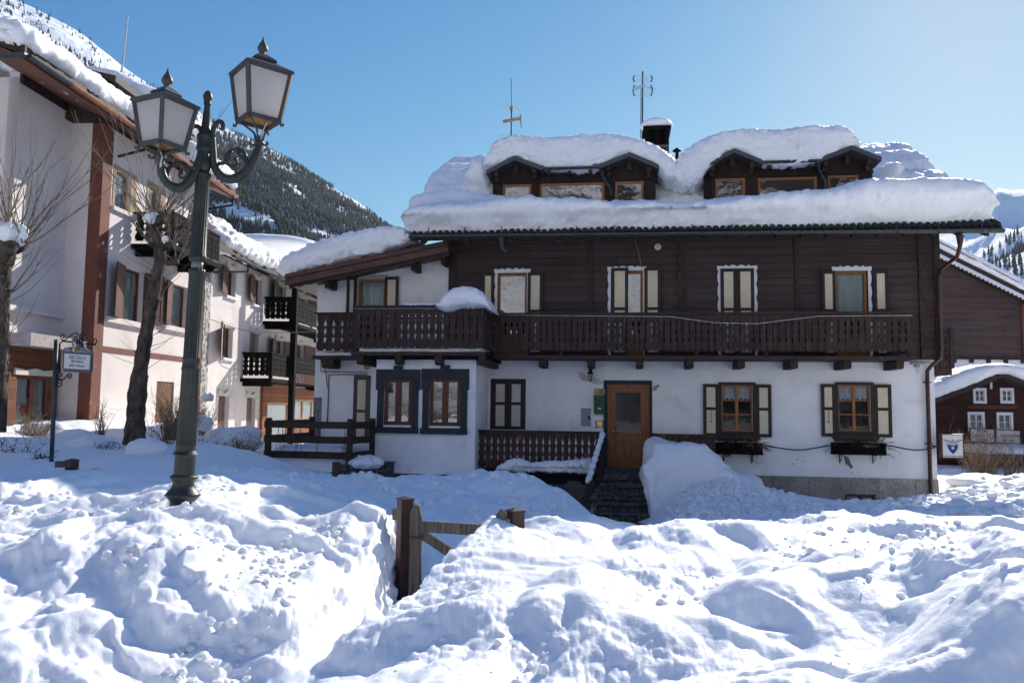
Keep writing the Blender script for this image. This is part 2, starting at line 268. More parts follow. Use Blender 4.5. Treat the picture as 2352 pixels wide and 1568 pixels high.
# ------------------------------------------------------------------ mesh building
class MB:
    def __init__(s, m=None): s.br = []; s.v = []; s.f = []; s.mi = []; s.cur = 0; s.m = m or (lambda a, z, w: (a, -w, z))
    def add(s, vs, fs):
        s.br.append((len(s.v), len(s.f))); o = len(s.v); s.v += [tuple(p) for p in vs]; s.f += [tuple(i + o for i in f) for f in fs]; s.mi += [s.cur] * len(fs)
    def box(s, a0, a1, z0, z1, w0, w1):
        vs = [s.m(a, z, w) for a in (a0, a1) for z in (z0, z1) for w in (w0, w1)]
        s.add(vs, [(0, 1, 3, 2), (4, 6, 7, 5), (0, 4, 5, 1), (2, 3, 7, 6), (0, 2, 6, 4), (1, 5, 7, 3)]); return s
    def quad(s, *ps): s.add([s.m(*p) for p in ps], [tuple(range(len(ps)))]); return s
    def prism(s, poly, w0, w1):
        n = len(poly); vs = [s.m(a, z, w0) for a, z in poly] + [s.m(a, z, w1) for a, z in poly]
        s.add(vs, [tuple(range(n)), tuple(range(2 * n - 1, n - 1, -1))] + [(i, (i + 1) % n, n + (i + 1) % n, n + i) for i in range(n)]); return s
    def beam(s, p0, p1, hw, hh, up=(0, 0, 1)):          # raw 3d, rectangular section
        p0 = Vector(p0); p1 = Vector(p1); d = (p1 - p0).normalized(); x = d.cross(Vector(up))
        x = x.normalized() if x.length > 1e-4 else Vector((1, 0, 0)); y = x.cross(d)
        vs = [p + x * (hw * a) + y * (hh * b) for p in (p0, p1) for a, b in ((-1, -1), (1, -1), (1, 1), (-1, 1))]
        s.add(vs, [(3, 2, 1, 0), (4, 5, 6, 7)] + [(i, (i + 1) % 4, 4 + (i + 1) % 4, 4 + i) for i in range(4)]); return s
    def tube(s, pts, r, n=8, cap=True):                 # raw 3d; r number or list
        pts = [Vector(p) for p in pts]; rr = r if hasattr(r, '__len__') else [r] * len(pts)
        vs = []; X = None
        for i, p in enumerate(pts):
            d = (pts[min(i + 1, len(pts) - 1)] - pts[max(i - 1, 0)]); d = d.normalized() if d.length > 1e-9 else Vector((0, 0, 1))
            if X is None: X = d.orthogonal().normalized()
            X = (X - d * X.dot(d)); X = X.normalized() if X.length > 1e-6 else d.orthogonal().normalized()
            Y = d.cross(X)
            for k in range(n):
                a = 2 * math.pi * k / n; vs.append(p + (X * math.cos(a) + Y * math.sin(a)) * rr[i])
        fs = [(i * n + k, i * n + (k + 1) % n, (i + 1) * n + (k + 1) % n, (i + 1) * n + k) for i in range(len(pts) - 1) for k in range(n)]
        if cap: fs += [tuple(range(n - 1, -1, -1)), tuple((len(pts) - 1) * n + k for k in range(n))]
        s.add(vs, fs); return s
    def lathe(s, prof, c=(0, 0, 0), n=24, flute=0, fl=0.0, fz=None):
        c = Vector(c); vs = []
        for r, z in prof:
            for k in range(n):
                a = 2 * math.pi * k / n; q = r
                if flute and (fz is None or fz[0] <= z <= fz[1]): q = r * (1 - fl * (0.5 + 0.5 * math.cos(flute * a)))
                vs.append(c + Vector((q * math.cos(a), q * math.sin(a), z)))
        m = len(prof)
        fs = [(i * n + k, i * n + (k + 1) % n, (i + 1) * n + (k + 1) % n, (i + 1) * n + k) for i in range(m - 1) for k in range(n)]
        fs += [tuple(range(n - 1, -1, -1)), tuple((m - 1) * n + k for k in range(n))]
        s.add(vs, fs); return s
    def build(s, name, mats, parent=None, smooth=False, bevel=0.0):
        me = bpy.data.meshes.new(name); me.from_pydata(s.v, [], s.f)
        mats = mats if isinstance(mats, (list, tuple)) else [mats]
        for m in mats: me.materials.append(m)
        me.polygons.foreach_set('material_index', s.mi)
        if smooth: me.polygons.foreach_set('use_smooth', [True] * len(s.f))
        me.validate(); me.update()
        o = bpy.data.objects.new(name, me); col.objects.link(o)
        if parent: o.parent = parent
        if bevel:
            b = o.modifiers.new('bevel', 'BEVEL'); b.width = bevel; b.segments = 2; b.limit_method = 'ANGLE'
        return o
def build_each(mb, name, mats, parent=None, per=1, **k):
    """one object for every `per` pieces added to mb"""
    br = mb.br + [(len(mb.v), len(mb.f))]
    for i in range(0, len(mb.br), per):
        (v0, f0), (v1, f1) = br[i], br[min(i + per, len(mb.br))]
        q = MB(); q.v = mb.v[v0:v1]; q.f = [tuple(a - v0 for a in f) for f in mb.f[f0:f1]]; q.mi = mb.mi[f0:f1]; q.build(name, mats, parent, **k)
def np_mesh(name, V, F, m, parent=None, smooth=True):
    me = bpy.data.meshes.new(name); V = np.asarray(V, np.float32); F = np.asarray(F, np.int32)
    k = F.shape[1]
    me.vertices.add(len(V)); me.vertices.foreach_set('co', V.ravel())
    me.loops.add(F.size); me.loops.foreach_set('vertex_index', F.ravel())
    me.polygons.add(len(F)); me.polygons.foreach_set('loop_start', np.arange(0, F.size, k, dtype=np.int32))
    me.update(calc_edges=True); me.validate()
    if smooth: me.polygons.foreach_set('use_smooth', np.ones(len(me.polygons), bool))
    me.materials.append(m); o = bpy.data.objects.new(name, me); col.objects.link(o)
    if parent: o.parent = parent
    return o
def tag(o, label=None, cat=None, group=None, kind=None):
    if label: o['label'] = label
    if cat: o['category'] = cat
    if group: o['group'] = group
    if kind: o['kind'] = kind
    return o
def empty(name, M=None, label=None, cat=None, group=None):
    o = bpy.data.objects.new(name, None); col.objects.link(o); o.empty_display_size = 0.3
    if M is not None: o.matrix_world = M
    return tag(o, label, cat, group)
def text(s, size, m, parent, M, name='lettering', ext=0.002, sx=1.0, align='CENTER', shear=0.0, bold=0.0):
    c = bpy.data.curves.new(name, 'FONT'); c.body = s; c.size = size; c.align_x = align; c.extrude = ext; c.shear = shear; c.offset = bold
    t = bpy.data.objects.new(name, c); col.objects.link(t); bpy.context.view_layer.update()
    me = bpy.data.meshes.new_from_object(t.evaluated_get(bpy.context.evaluated_depsgraph_get()))
    bpy.data.objects.remove(t); me.materials.clear(); me.materials.append(m)
    me.transform(M @ Matrix.Diagonal((sx, 1, 1, 1)))
    o = bpy.data.objects.new(name, me); col.objects.link(o); o.parent = parent; return o
def displace(V, Nn, amp=0.08, s=1.2, fine=0.02, seed=0.0):
    x, y, z = V[:, 0] + seed, V[:, 1] + seed * 1.7, V[:, 2]
    d = amp * fbm(x * s, y * s, z * s * 1.4, 3) + fine * billow(x * s * 4, y * s * 4, z * s * 5, 3)
    return V + Nn * d[:, None]
def grid_normals(V, F):
    Fn = np.cross(V[F[:, 1]] - V[F[:, 0]], V[F[:, 2]] - V[F[:, 0]]); Nn = np.zeros_like(V)
    for k in range(F.shape[1]): np.add.at(Nn, F[:, k], Fn)
    l = np.linalg.norm(Nn, axis=1); l[l == 0] = 1; return Nn / l[:, None]
def smooth_closed(pts, M):
    p = np.array(pts, float); n = len(p); out = []
    for i in range(n):
        p0, p1, p2, p3 = p[i - 1], p[i], p[(i + 1) % n], p[(i + 2) % n]
        for t in np.linspace(0, 1, 24, endpoint=False):
            out.append(0.5 * (2 * p1 + (p2 - p0) * t + (2 * p0 - 5 * p1 + 4 * p2 - p3) * t * t + (3 * p1 - p0 - 3 * p2 + p3) * t**3))
    out = np.array(out); d = np.linalg.norm(np.roll(out, -1, 0) - out, axis=1); cs = np.concatenate([[0], np.cumsum(d)])
    q = np.linspace(0, cs[-1], M, endpoint=False); oo = np.vstack([out, out[:1]])
    return np.stack([np.interp(q, cs, oo[:, k]) for k in (0, 1)], 1)
def sweep(name, sec, s0, s1, mapf, m=None, parent=None, rr=0.4, step=0.07, amp=0.07, sc_=1.2, fine=0.02, M=None, post=None, seed=0.0):
    """closed (a,z) section swept along s, ends rounded over rr; mapf(a,z,s)->xyz arrays"""
    pr = smooth_closed(sec, 400); L = np.sum(np.linalg.norm(np.roll(pr, -1, 0) - pr, axis=1)); M = M or int(max(24, min(260, L / step)))
    p = smooth_closed(sec, M)
    t = np.roll(p, -1, 0) - np.roll(p, 1, 0); t /= np.linalg.norm(t, axis=1)[:, None] + 1e-9
    area = np.sum(p[:, 0] * np.roll(p[:, 1], -1) - np.roll(p[:, 0], -1) * p[:, 1]); nn = np.stack([t[:, 1], -t[:, 0]], 1) * (1 if area > 0 else -1)
    th = np.linspace(0, math.pi / 2, 12)
    e0 = s0 + rr * (1 - np.cos(th)); e1 = s1 - rr * (1 - np.cos(th))[::-1]
    mid = np.linspace(e0[-1], e1[0], max(3, int((e1[0] - e0[-1]) / step)))[1:-1]
    S = np.concatenate([e0, mid, e1]); kk_ = 1 - np.sin(th) ** .55; K = np.concatenate([kk_, 0 * mid, kk_[::-1]])
    qa = np.linspace(p[:, 0].min(), p[:, 0].max(), 120); up = np.full(120, -1e9); lo_ = np.full(120, 1e9); pq_ = np.vstack([pr, pr[:1]])
    for g_ in range(len(pr)):
        x0_, x1_ = sorted((pq_[g_, 0], pq_[g_ + 1, 0])); k_ = (qa >= x0_) & (qa <= x1_)
        if k_.any():
            t_ = (qa[k_] - pq_[g_, 0]) / (pq_[g_ + 1, 0] - pq_[g_, 0] + 1e-9); zz_ = pq_[g_, 1] + t_ * (pq_[g_ + 1, 1] - pq_[g_, 1]); up[k_] = np.maximum(up[k_], zz_); lo_[k_] = np.minimum(lo_[k_], zz_)
    up[0], lo_[0], up[-1], lo_[-1] = up[1], lo_[1], up[-2], lo_[-2]
    mz = (up + lo_) / 2; mz = np.convolve(np.pad(mz, 8, 'edge'), np.ones(17) / 17, 'valid'); pz = np.interp(p[:, 0], qa, mz)
    ac = (qa[0] + qa[-1]) / 2; sh = min(rr, (qa[-1] - qa[0]) * .4) / ((qa[-1] - qa[0]) / 2)
    A = ac + (p[None, :, 0] - ac) * (1 - K * sh)[:, None]; Z = pz[None] + (p[None, :, 1] - pz[None]) * (1 - K)[:, None]
    SS = np.repeat(S[:, None], M, 1)
    V = np.stack(mapf(A.ravel(), Z.ravel(), SS.ravel()), 1)
    n = len(S); i, j = np.meshgrid(np.arange(n - 1), np.arange(M), indexing='ij'); j2 = (j + 1) % M
    F = np.stack([i * M + j, i * M + j2, (i + 1) * M + j2, (i + 1) * M + j], -1).reshape(-1, 4)
    c0, c1 = len(V), len(V) + 1; V = np.vstack([V, V[:M].mean(0), V[(n - 1) * M:n * M].mean(0)])
    jj = np.arange(M); q = (n - 1) * M
    F = np.vstack([F[:, [0, 1, 2]], F[:, [0, 2, 3]], np.stack([0 * jj + c0, (jj + 1) % M, jj], 1), np.stack([0 * jj + c1, q + jj, q + (jj + 1) % M], 1)])
    if post: V = post(V)
    Nn = grid_normals(V, F)
    c = V.mean(0)
    if np.mean(np.sum(Nn * (V - c), 1)) < 0: Nn = -Nn
    V = displace(V, Nn, amp, sc_, fine, seed)
    o = np_mesh(name, V, F, m or snow_r, parent); return o
def ribbon(name, top, bot, yf, yb, m=None, a=.32, rise=0.0, closed=False, step=.045, amp=.05, sc_=1.4, fine=.02, seed=0.0, ends=.35, mapf=None, sm=9):
    """snow body between two outlines top / bot [(u, z)], swept from y = yf (rounded front) to yb"""
    u0, u1 = max(top[0][0], bot[0][0]), min(top[-1][0], bot[-1][0]); n = max(40, int((u1 - u0) / step)); th = np.linspace(0, math.pi, n); us = (u0 + u1) / 2 - np.cos(th) * (u1 - u0) / 2 * .5 + np.linspace(-1, 1, n) * (u1 - u0) / 4
    zt = np.interp(us, [p[0] for p in top], [p[1] for p in top]); zb = np.interp(us, [p[0] for p in bot], [p[1] for p in bot])
    k = np.ones(sm) / sm; zt = np.convolve(np.pad(zt, sm // 2, 'edge'), k, 'valid'); zb = np.convolve(np.pad(zb, sm // 4 * 2 // 2, 'edge'), np.ones(sm // 4 * 2 // 2 * 2 + 1) / (sm // 4 * 2 // 2 * 2 + 1), 'valid')
    e = np.minimum(1, np.sqrt(np.clip(1 - (1 - np.minimum((us - u0), (u1 - us)) / ends) ** 2 * (np.minimum(us - u0, u1 - us) < ends), 0, 1))); e = np.where(np.minimum(us - u0, u1 - us) >= ends, 1, e)
    zc = (zt + zb) / 2; h = (zt - zb) / 2 * np.maximum(e, .02); D = yb - yf; ph = np.linspace(-math.pi / 2, math.pi / 2, 26); sg = lambda v, p_: np.sign(v) * np.abs(v) ** p_
    ring = [(a * (1 - math.cos(q) ** .75), math.sin(q)) for q in ph]; nb = max(6, int(D / .09))
    if closed: ring = ring + [(D - a * (1 - math.cos(q) ** .75) , math.sin(q)) for q in ph[::-1]]
    else: ring = ring + [(t, 1) for t in np.linspace(a, D, nb)[1:]] + [(t, -1) for t in np.linspace(a, D, nb)[::-1][:-1]]
    M = len(ring); R_ = np.array(ring); U = np.repeat(us[:, None], M, 1); f = (.5 + .5 * e)[:, None]
    Yv = yf + R_[None, :, 0] + (1 - f) * a * (1 if not closed else 0); ss = sg(R_[:, 1], .85)[None]; Z = zc[:, None] + h[:, None] * ss + rise * R_[None, :, 0] * (ss > 0)
    Yv = Yv + (.10 * fbm(us * .8 + seed, us * 0, us * 0 + 3, 2))[:, None] * (R_[None, :, 0] < D * .6)
    V = np.stack([U, Yv, Z], -1).reshape(-1, 3); i, j = np.meshgrid(np.arange(n - 1), np.arange(M), indexing='ij'); j2 = (j + 1) % M
    F = np.stack([i * M + j, i * M + j2, (i + 1) * M + j2, (i + 1) * M + j], -1).reshape(-1, 4); Nn = grid_normals(V, F)
    if np.mean(np.sum(Nn * (V - V.mean(0)), 1)) < 0: Nn = -Nn
    V = displace(V, Nn, amp, sc_, fine, seed)
    if mapf: V = np.stack(mapf(*V.T), 1)
    return np_mesh(name, V, F, m or snow_r)
def blob(name, c, r, m=None, parent=None, amp=0.12, s=3.0, fine=0.04, n=48, seed=0.0, flat=0.0):
    th = np.linspace(0, math.pi, n // 2 + 1); ph = np.linspace(0, 2 * math.pi, n, endpoint=False)
    T, Q = np.meshgrid(th, ph, indexing='ij'); D = np.stack([np.sin(T) * np.cos(Q), np.sin(T) * np.sin(Q), np.cos(T)], -1).reshape(-1, 3)
    V = D * np.array(r); 
    if flat: V[:, 2] = np.where(V[:, 2] < -flat * r[2], -flat * r[2], V[:, 2])
    V = V + np.array(c)
    x, y, z = (V * s + seed).T; d = amp * fbm(x, y, z, 3) + fine * billow(x * 3, y * 3, z * 3, 3)
    V = V + D * (d * min(r))[:, None]
    i, j = np.meshgrid(np.arange(n // 2), np.arange(n), indexing='ij'); j2 = (j + 1) % n
    F = np.stack([i * n + j, (i + 1) * n + j, (i + 1) * n + j2, i * n + j2], -1).reshape(-1, 4)
    return np_mesh(name, V, F, m or snow, parent)
# ================================================================== SNOW GROUND
GP = [  # (view x, view y, depth): where the snow surface is seen
 (2352,1568,2.2),(2100,1568,2.35),(1800,1568,2.6),(1500,1568,2.8),(1200,1568,2.95),(950,1568,3.1),(760,1568,3.25),
 (2352,1440,2.6),(2150,1440,3.1),(1900,1450,3.4),(1600,1450,3.7),(1300,1450,3.9),(1050,1450,4.1),(850,1450,4.25),
 (2352,1330,3.1),(2150,1345,3.9),(1900,1340,4.7),(1600,1330,5.0),(1300,1330,5.1),(1090,1330,5.3),
 (2352,1262,3.9),(2260,1290,3.9),(2100,1270,5.8),(1800,1260,6.3),(1500,1250,6.4),(1250,1250,6.1),(1100,1245,6.0),
 (1180,1203,6.5),(1260,1182,7.0),(1340,1176,7.2),(1440,1178,7.4),(1520,1192,7.7),(1620,1196,8.2),(1750,1213,8.6),(1880,1208,9.0),
 (2000,1200,9.5),(2100,1185,10.5),(2200,1180,10),(2352,1200,7.5),(2352,1130,12),(2230,1130,14),(2352,1098,19),(2180,1140,14.5),
 (1870,1192,11.5),(1980,1185,12.5),(2070,1175,14.5),
 (1600,1112,16.9),(1560,1128,16.7),(1525,1150,16.5),(1512,1178,16.0),(1560,1190,14.5),(1650,1150,15.5),(1640,1108,17.3),(1700,1120,17.3),(1800,1142,17.6),(1900,1155,17.8),(2000,1162,18.2),(2070,1166,18.5),(1750,1185,14.5),(1830,1195,13),
 # left bank
 (0,1568,2.75),(150,1568,2.8),(320,1568,2.85),(470,1568,2.95),
 (0,1420,3.5),(250,1420,3.6),(480,1420,3.8),(620,1430,4.0),
 (0,1300,4.6),(250,1300,4.75),(500,1300,4.9),(720,1320,5.2),
 (0,1210,5.8),(250,1215,5.9),(420,1190,6.5),(600,1210,6.2),(800,1225,6.5),
 (0,1135,7.6),(200,1145,7.6),(340,1160,7.3),(418,1170,7.0),(540,1135,7.8),(640,1150,7.8),(780,1168,8.0),(890,1188,7.6),
 (0,1083,10),(150,1070,11),(330,1085,9.6),(400,1103,9.0),(475,1114,8.8),(580,1105,9.5),(700,1110,10.5),
 # garden in front of the hotel
 (20,1045,13.5),(110,1050,13),(200,1040,13.5),(300,1045,15),(420,1040,15),(500,1026,16),(560,1035,17),(620,1085,15),(700,1088,16),(760,1090,16.5),(840,1095,17),
 (0,985,17.5),(90,1000,18),(160,965,19.5),(250,985,19.5),(330,1008,17),(450,1000,20),(520,990,24),(585,1010,27),
 # mound before the house
 (800,1152,10.5),(880,1130,12),(960,1105,13.5),(1040,1096,14.2),(1130,1084,14.6),(1200,1090,14.6),(1262,1116,14.4),(1330,1165,14.2),
 (950,1180,10),(1050,1200,10),(1120,1160,12),(1230,1180,11.5),(1150,1230,9.2),(1040,1260,8.6),
 # behind the house corner
 (2180,1110,22),(2260,1100,24),(2340,1100,24),(2200,1072,30),(2340,1075,30)]
GP = [(a, b, c + 1.15 * (1 - (c - 2.2) / 3.1) if c < 5.3 else c) for a, b, c in GP]      # the banks fall away towards the road
gx = np.array([tuple(P(*g)) for g in GP])
HID = [(0.6,9.0,-1.65),(1.5,9.5,-1.8),(3.2,10.5,-1.9),(4.6,11.5,-2.0),(2.0,13,-2.2),(-1.2,17.2,-1.85),(1.2,17.2,-2.3),(2.3,17.3,-2.9),(2.2,16,-2.8),(2.7,17.3,-2.8),(1.9,17,-2.8),
       (-3.2,17.8,-1.75),(-6,20,-1.5),(-5,27,-1.7),(-11,22,-0.5),(-11,32,-1.7),(-9,30,-1.7),(9.6,19.3,-2.35),(12,28,-1.9),(20,30,-1.9),(25,15,-1.6),(25,6,-1.2),
       (8,2,-1.3),(14,4,-1.1),(5,0,-1.6),(-6,1.5,-1.5),(-14,4,-1.1),(-14,10,-0.8),(-20,16,-0.8),(0,1.6,-1.62),(3,2,-1.55),(-3,2,-1.58),(0,-2,-1.66),(-4,-4,-1.66),(4,-4,-1.66),(0,-12,-1.6),(-20,-10,-1.6),(20,-10,-1.6),
       (-30,30,-1.6),(-30,60,-1.6),(0,40,-1.8),(0,60,-1.8),(30,50,-1.8),(40,20,-1.8),(40,-30,-1.8),(-40,-30,-1.8),(0,-40,-1.8)]
gx = np.vstack([gx, [(a, b, c + CZ) for a, b, c in HID]])
def _phi(d): return np.sqrt(d * d + 0.16)
_D = np.linalg.norm(gx[:, None, :2] - gx[None, :, :2], axis=2)
_n = len(gx); _A = np.zeros((_n + 1, _n + 1)); _A[:_n, :_n] = _phi(_D) - np.eye(_n) * 0.04; _A[:_n, _n] = 1; _A[_n, :_n] = 1
_w = np.linalg.solve(_A, np.concatenate([gx[:, 2], [0]]))
TR = np.array([(-1.20, 2.9), (-1.19, 3.7), (-1.01, 4.6), (-0.90, 5.15), (-0.79, 5.8), (-0.64, 6.5), (-0.5, 7.3), (0.1, 8.6), (1.2, 11), (2.3, 14), (2.75, 17.5)])
TW = np.array([0.0, 0.01, 0.03, 0.08, 0.14, 0.26, 0.42, 0.5, 0.5, 0.5, 0.6]); TF = np.array([-1.4, -1.38, -1.42, -1.48, -1.58, -1.65, -1.72, -1.82, -1.95, -2.1, -2.3]); TK = np.array([0.2, 0.45, 0.8, 0.95, 1, 1, 1, 0.8, 0.5, 0.45, 0.5])
def seg_dist(x, y, pl):
    best = np.full(x.shape, 1e9); side = np.zeros(x.shape); tt = np.zeros(x.shape)
    for i in range(len(pl) - 1):
        a, b = pl[i], pl[i + 1]; d = b - a; t = np.clip(((x - a[0]) * d[0] + (y - a[1]) * d[1]) / (d @ d), 0, 1)
        px, py = x - a[0] - t * d[0], y - a[1] - t * d[1]; q = np.hypot(px, py)
        k = q < best; best = np.where(k, q, best); side = np.where(k, np.sign(d[0] * py - d[1] * px), side); tt = np.where(k, i + t, tt)
    return best, side, tt
def hfun(x, y):
    x = np.asarray(x, float); y = np.asarray(y, float); sh = x.shape; x = x.ravel(); y = y.ravel(); h = np.zeros_like(x)
    for i in range(0, len(x), 20000):
        xs, ys = x[i:i + 20000], y[i:i + 20000]
        h[i:i + 20000] = _phi(np.hypot(xs[:, None] - gx[None, :, 0], ys[:, None] - gx[None, :, 1])) @ _w[:_n] + _w[_n]
    far = sstep(45, 70, np.hypot(x, y)); h = h * (1 - far) + 0.8 * far
    # how rough: ploughed banks near, smooth blown snow in the garden
    near = 1 - sstep(8.0, 10.5, y); right = sstep(2.6, 4.2, x) * sstep(6, 9, y) * (1 - sstep(19, 22, y)); mound = sstep(-4.5, -2.5, x) * (1 - sstep(2.0, 3.0, x)) * sstep(9, 10.5, y) * (1 - sstep(17, 18.5, y))
    gard = sstep(10, 13, y) * (1 - sstep(-4.5, -3.5, x))
    back = (y < 0) * 1.0
    rough = np.clip(near + 0.8 * right + 0.75 * mound + 0.25 * gard, 0.10, 1) * (1 - 0.6 * back)
    wx = x + 0.35 * perlin(x * 0.9, y * 0.9, 3.1); wy = y + 0.35 * perlin(x * 0.9, y * 0.9, 7.7)
    lump = fbm(wx * 0.55, wy * 0.6, 1.0, 2) * 0.14
    blk = (sstep(-0.02, 0.26, perlin(wx * 1.15, wy * 1.35, 4.4)) - 0.4) * 0.062
    big = billow(wx * 0.85 + 0.3, wy * 0.95, 6.6, 2) * 0.105
    blk2 = (sstep(0.05, 0.2, perlin(wx * 2.9, wy * 3.1, 9.4)) - 0.35) * 0.018 * (0.3 + 1.4 * sstep(-0.1, 0.3, perlin(x * 0.6, y * 0.6, 51)))
    puff = billow(wx * 2.4, wy * 2.6, 2.2, 3) * 0.024
    fine = billow(x * 9, y * 9, 5.5, 3) * 0.009 * (0.4 + 1.0 * sstep(-0.15, 0.35, perlin(x * 0.8, y * 0.8, 12.0)))
    leftb = (1 - sstep(-1.2, -0.6, x)) * near
    sm = 1 - 0.5 * sstep(-1.0, -0.3, x) * near * (1 - 0.5 * sstep(4.5, 6, x))
    h = h + rough * (lump * 1.0 + big + blk * sm * (0.9 + 0.4 * leftb) + blk2 * sm + puff * sm) + (0.25 + 0.75 * rough) * fine * (1 - sstep(9, 14, y) * 0.6) + 0.02 * fbm(x * 0.5, y * 0.5, 2.0, 3)
    h = h + sstep(12, 16, y) * 0.05 * fbm(x * 0.9, y * 0.9, 8.0, 3) * (1 - sstep(-3.8, -3.0, x))
    # trench leading to the gate
    wob = 0.10 * perlin(x * 1.7, y * 1.7, 20) + 0.05 * perlin(x * 5, y * 5, 22)
    d, sd, t = seg_dist(x, y, TR)
    ti = np.arange(len(TR)); d = d + wob * np.interp(t, ti, TW) * 1.2; floor = CZ + np.interp(t, ti, TF) + 0.03 * perlin(x * 3, y * 3, 4)
    wl = np.interp(t, ti, TW); ww = np.where(sd > 0, 0.20, 0.12) + sstep(6, 8, t) * 0.5
    k = (1 - sstep(wl, wl + ww, d)) * np.interp(t, ti, TK) * sstep(2.9, 3.6, y)
    h = h * (1 - k) + np.minimum(h, floor) * k
    return h.reshape(sh)
def ground_z(x, y): return float(hfun(np.array([x]), np.array([y]))[0])
th = np.radians(np.concatenate([np.linspace(-180, -48, 40, endpoint=False), np.linspace(-48, -36, 30, endpoint=False), np.linspace(-36, 36, 820, endpoint=False), np.linspace(36, 48, 30, endpoint=False), np.linspace(48, 180, 40, endpoint=False)]))
rad = np.concatenate([np.linspace(0.35, 1.7, 12, endpoint=False), np.exp(np.linspace(math.log(1.7), math.log(3.2), 130, endpoint=False)), np.exp(np.linspace(math.log(3.2), math.log(24), 520, endpoint=False)), np.exp(np.linspace(math.log(24), math.log(60), 40, endpoint=False)), np.exp(np.linspace(math.log(60), math.log(5000), 20))])
TT, RR_ = np.meshgrid(th, rad); X = RR_ * np.sin(TT); Y = RR_ * np.cos(TT); Zg = hfun(X, Y)
Zg = np.where(RR_ > 4000, 0.8, Zg)
V = np.stack([X, Y, Zg], -1).reshape(-1, 3); nr, nc = TT.shape
i, j = np.meshgrid(np.arange(nr - 1), np.arange(nc), indexing='ij'); j2 = (j + 1) % nc
F = np.stack([i * nc + j, i * nc + j2, (i + 1) * nc + j2, (i + 1) * nc + j], -1).reshape(-1, 4)
V = np.vstack([V, [0, 0, V[:nc, 2].mean()]]); jj = np.arange(nc)
Nn = grid_normals(V, F); Nn *= np.where(Nn[:, 2:3] < 0, -1, 1)
near = (1 - sstep(14, 20, np.hypot(V[:, 0], V[:, 1])))
amp = 0.014 * near * (1 - 0.7 * sstep(9, 11, V[:, 1]))
steep = sstep(0.15, 0.6, 1 - Nn[:, 2])
dz = amp * (0.15 + 2.2 * steep) * billow(V[:, 0] * 6, V[:, 1] * 6, V[:, 2] * 6, 3)
V = V + Nn * dz[:, None]
F = np.vstack([F, np.stack([jj * 0 + nr * nc, (jj + 1) % nc, jj, jj], 1)[:, :4]]) if False else F
g = np_mesh('snow_ground', V, F, snow_g); tag(g, kind='structure')
# loose snow lumps and crumbs (stuff)
def ico():
    t = (1 + 5 ** .5) / 2; v = np.array([(-1,t,0),(1,t,0),(-1,-t,0),(1,-t,0),(0,-1,t),(0,1,t),(0,-1,-t),(0,1,-t),(t,0,-1),(t,0,1),(-t,0,-1),(-t,0,1)], float)
    f = [(0,11,5),(0,5,1),(0,1,7),(0,7,10),(0,10,11),(1,5,9),(5,11,4),(11,10,2),(10,7,6),(7,1,8),(3,9,4),(3,4,2),(3,2,6),(3,6,8),(3,8,9),(4,9,5),(2,4,11),(6,2,10),(8,6,7),(9,8,1)]
    for _ in range(2):
        v = list(map(tuple, v / np.linalg.norm(v, axis=1)[:, None])); c = {}; nf = []
        def mid(a, b):
            k = (min(a, b), max(a, b))
            if k not in c: c[k] = len(v); v.append(tuple((np.array(v[a]) + np.array(v[b])) / 2))
            return c[k]
        for a, b, d in f:
            x, y, z = mid(a, b), mid(b, d), mid(d, a); nf += [(a, x, z), (b, y, x), (d, z, y), (x, y, z)]
        f = nf; v = np.array(v)
    return v / np.linalg.norm(v, axis=1)[:, None], np.array(f)
IV, IF = ico()
cx, cy, cr = [], [], []
rs = np.random.RandomState(5)
def scat(n, f, r0, r1, pw=2.5):
    k = 0
    while k < n:
        x, y, dens = f()
        if rs.rand() > dens: continue
        cx.append(x); cy.append(y); cr.append(r0 + (r1 - r0) * rs.rand() ** pw); k += 1
def reg(x0, x1, y0, y1, fn=None):
    def f():
        x, y = rs.uniform(x0, x1), rs.uniform(y0, y1); return x, y, (fn(x, y) if fn else 1.0)
    return f
def pl(x, y, s=1.0, o=0.0): return float(sstep(-0.05 + o, 0.3 + o, perlin(x * s, y * s, 31.0)))
scat(2300, reg(4.4, 11.5, 9.5, 18.3, lambda x, y: 1.0 if x > 0.62 * y - 3.2 else 0.12), 0.025, 0.13)
scat(1500, reg(3.0, 6.3, 13.5, 17.5, lambda x, y: math.exp(-((x - 4.2) / 1.2) ** 2 - ((y - 15.8) / 1.3) ** 2)), 0.02, 0.10)
scat(260, reg(2.0, 8, 5.0, 9.5, lambda x, y: 0.15 + pl(x, y)), 0.015, 0.06, 3)
scat(420, reg(-4, 1.0, 10, 14.5, lambda x, y: 0.1 + pl(x, y)), 0.02, 0.10, 3)
scat(420, reg(-4.5, -1.2, 2.6, 8.2, lambda x, y: pl(x, y, 1.3)), 0.01, 0.055, 3)
scat(260, reg(-1.75, -1.3, 2.9, 6.8, lambda x, y: 0.3 + pl(x, y, 2)), 0.01, 0.04, 2)
scat(220, reg(-0.6, 4.5, 2.3, 7.0, lambda x, y: pl(x, y, 1.1, 0.1)), 0.008, 0.035, 3)
cx, cy, cr = map(np.array, (cx, cy, cr)); cz = hfun(cx, cy)
sc3 = rs.uniform(0.65, 1.25, (len(cx), 3)); sc3[:, 2] *= 0.8
ang = rs.uniform(0, 6.28, len(cx)); ca, sa = np.cos(ang), np.sin(ang)
B = IV[None] * (cr[:, None, None] * sc3[:, None, :])
off = rs.uniform(0, 99, (len(cx), 1)); Q = IV[None] * 1.6
dn = 1 + 0.30 * perlin(Q[..., 0] + off, Q[..., 1] + off * 1.3, Q[..., 2]); B = B * dn[..., None]
BX = B[..., 0] * ca[:, None] - B[..., 1] * sa[:, None]; BY = B[..., 0] * sa[:, None] + B[..., 1] * ca[:, None]
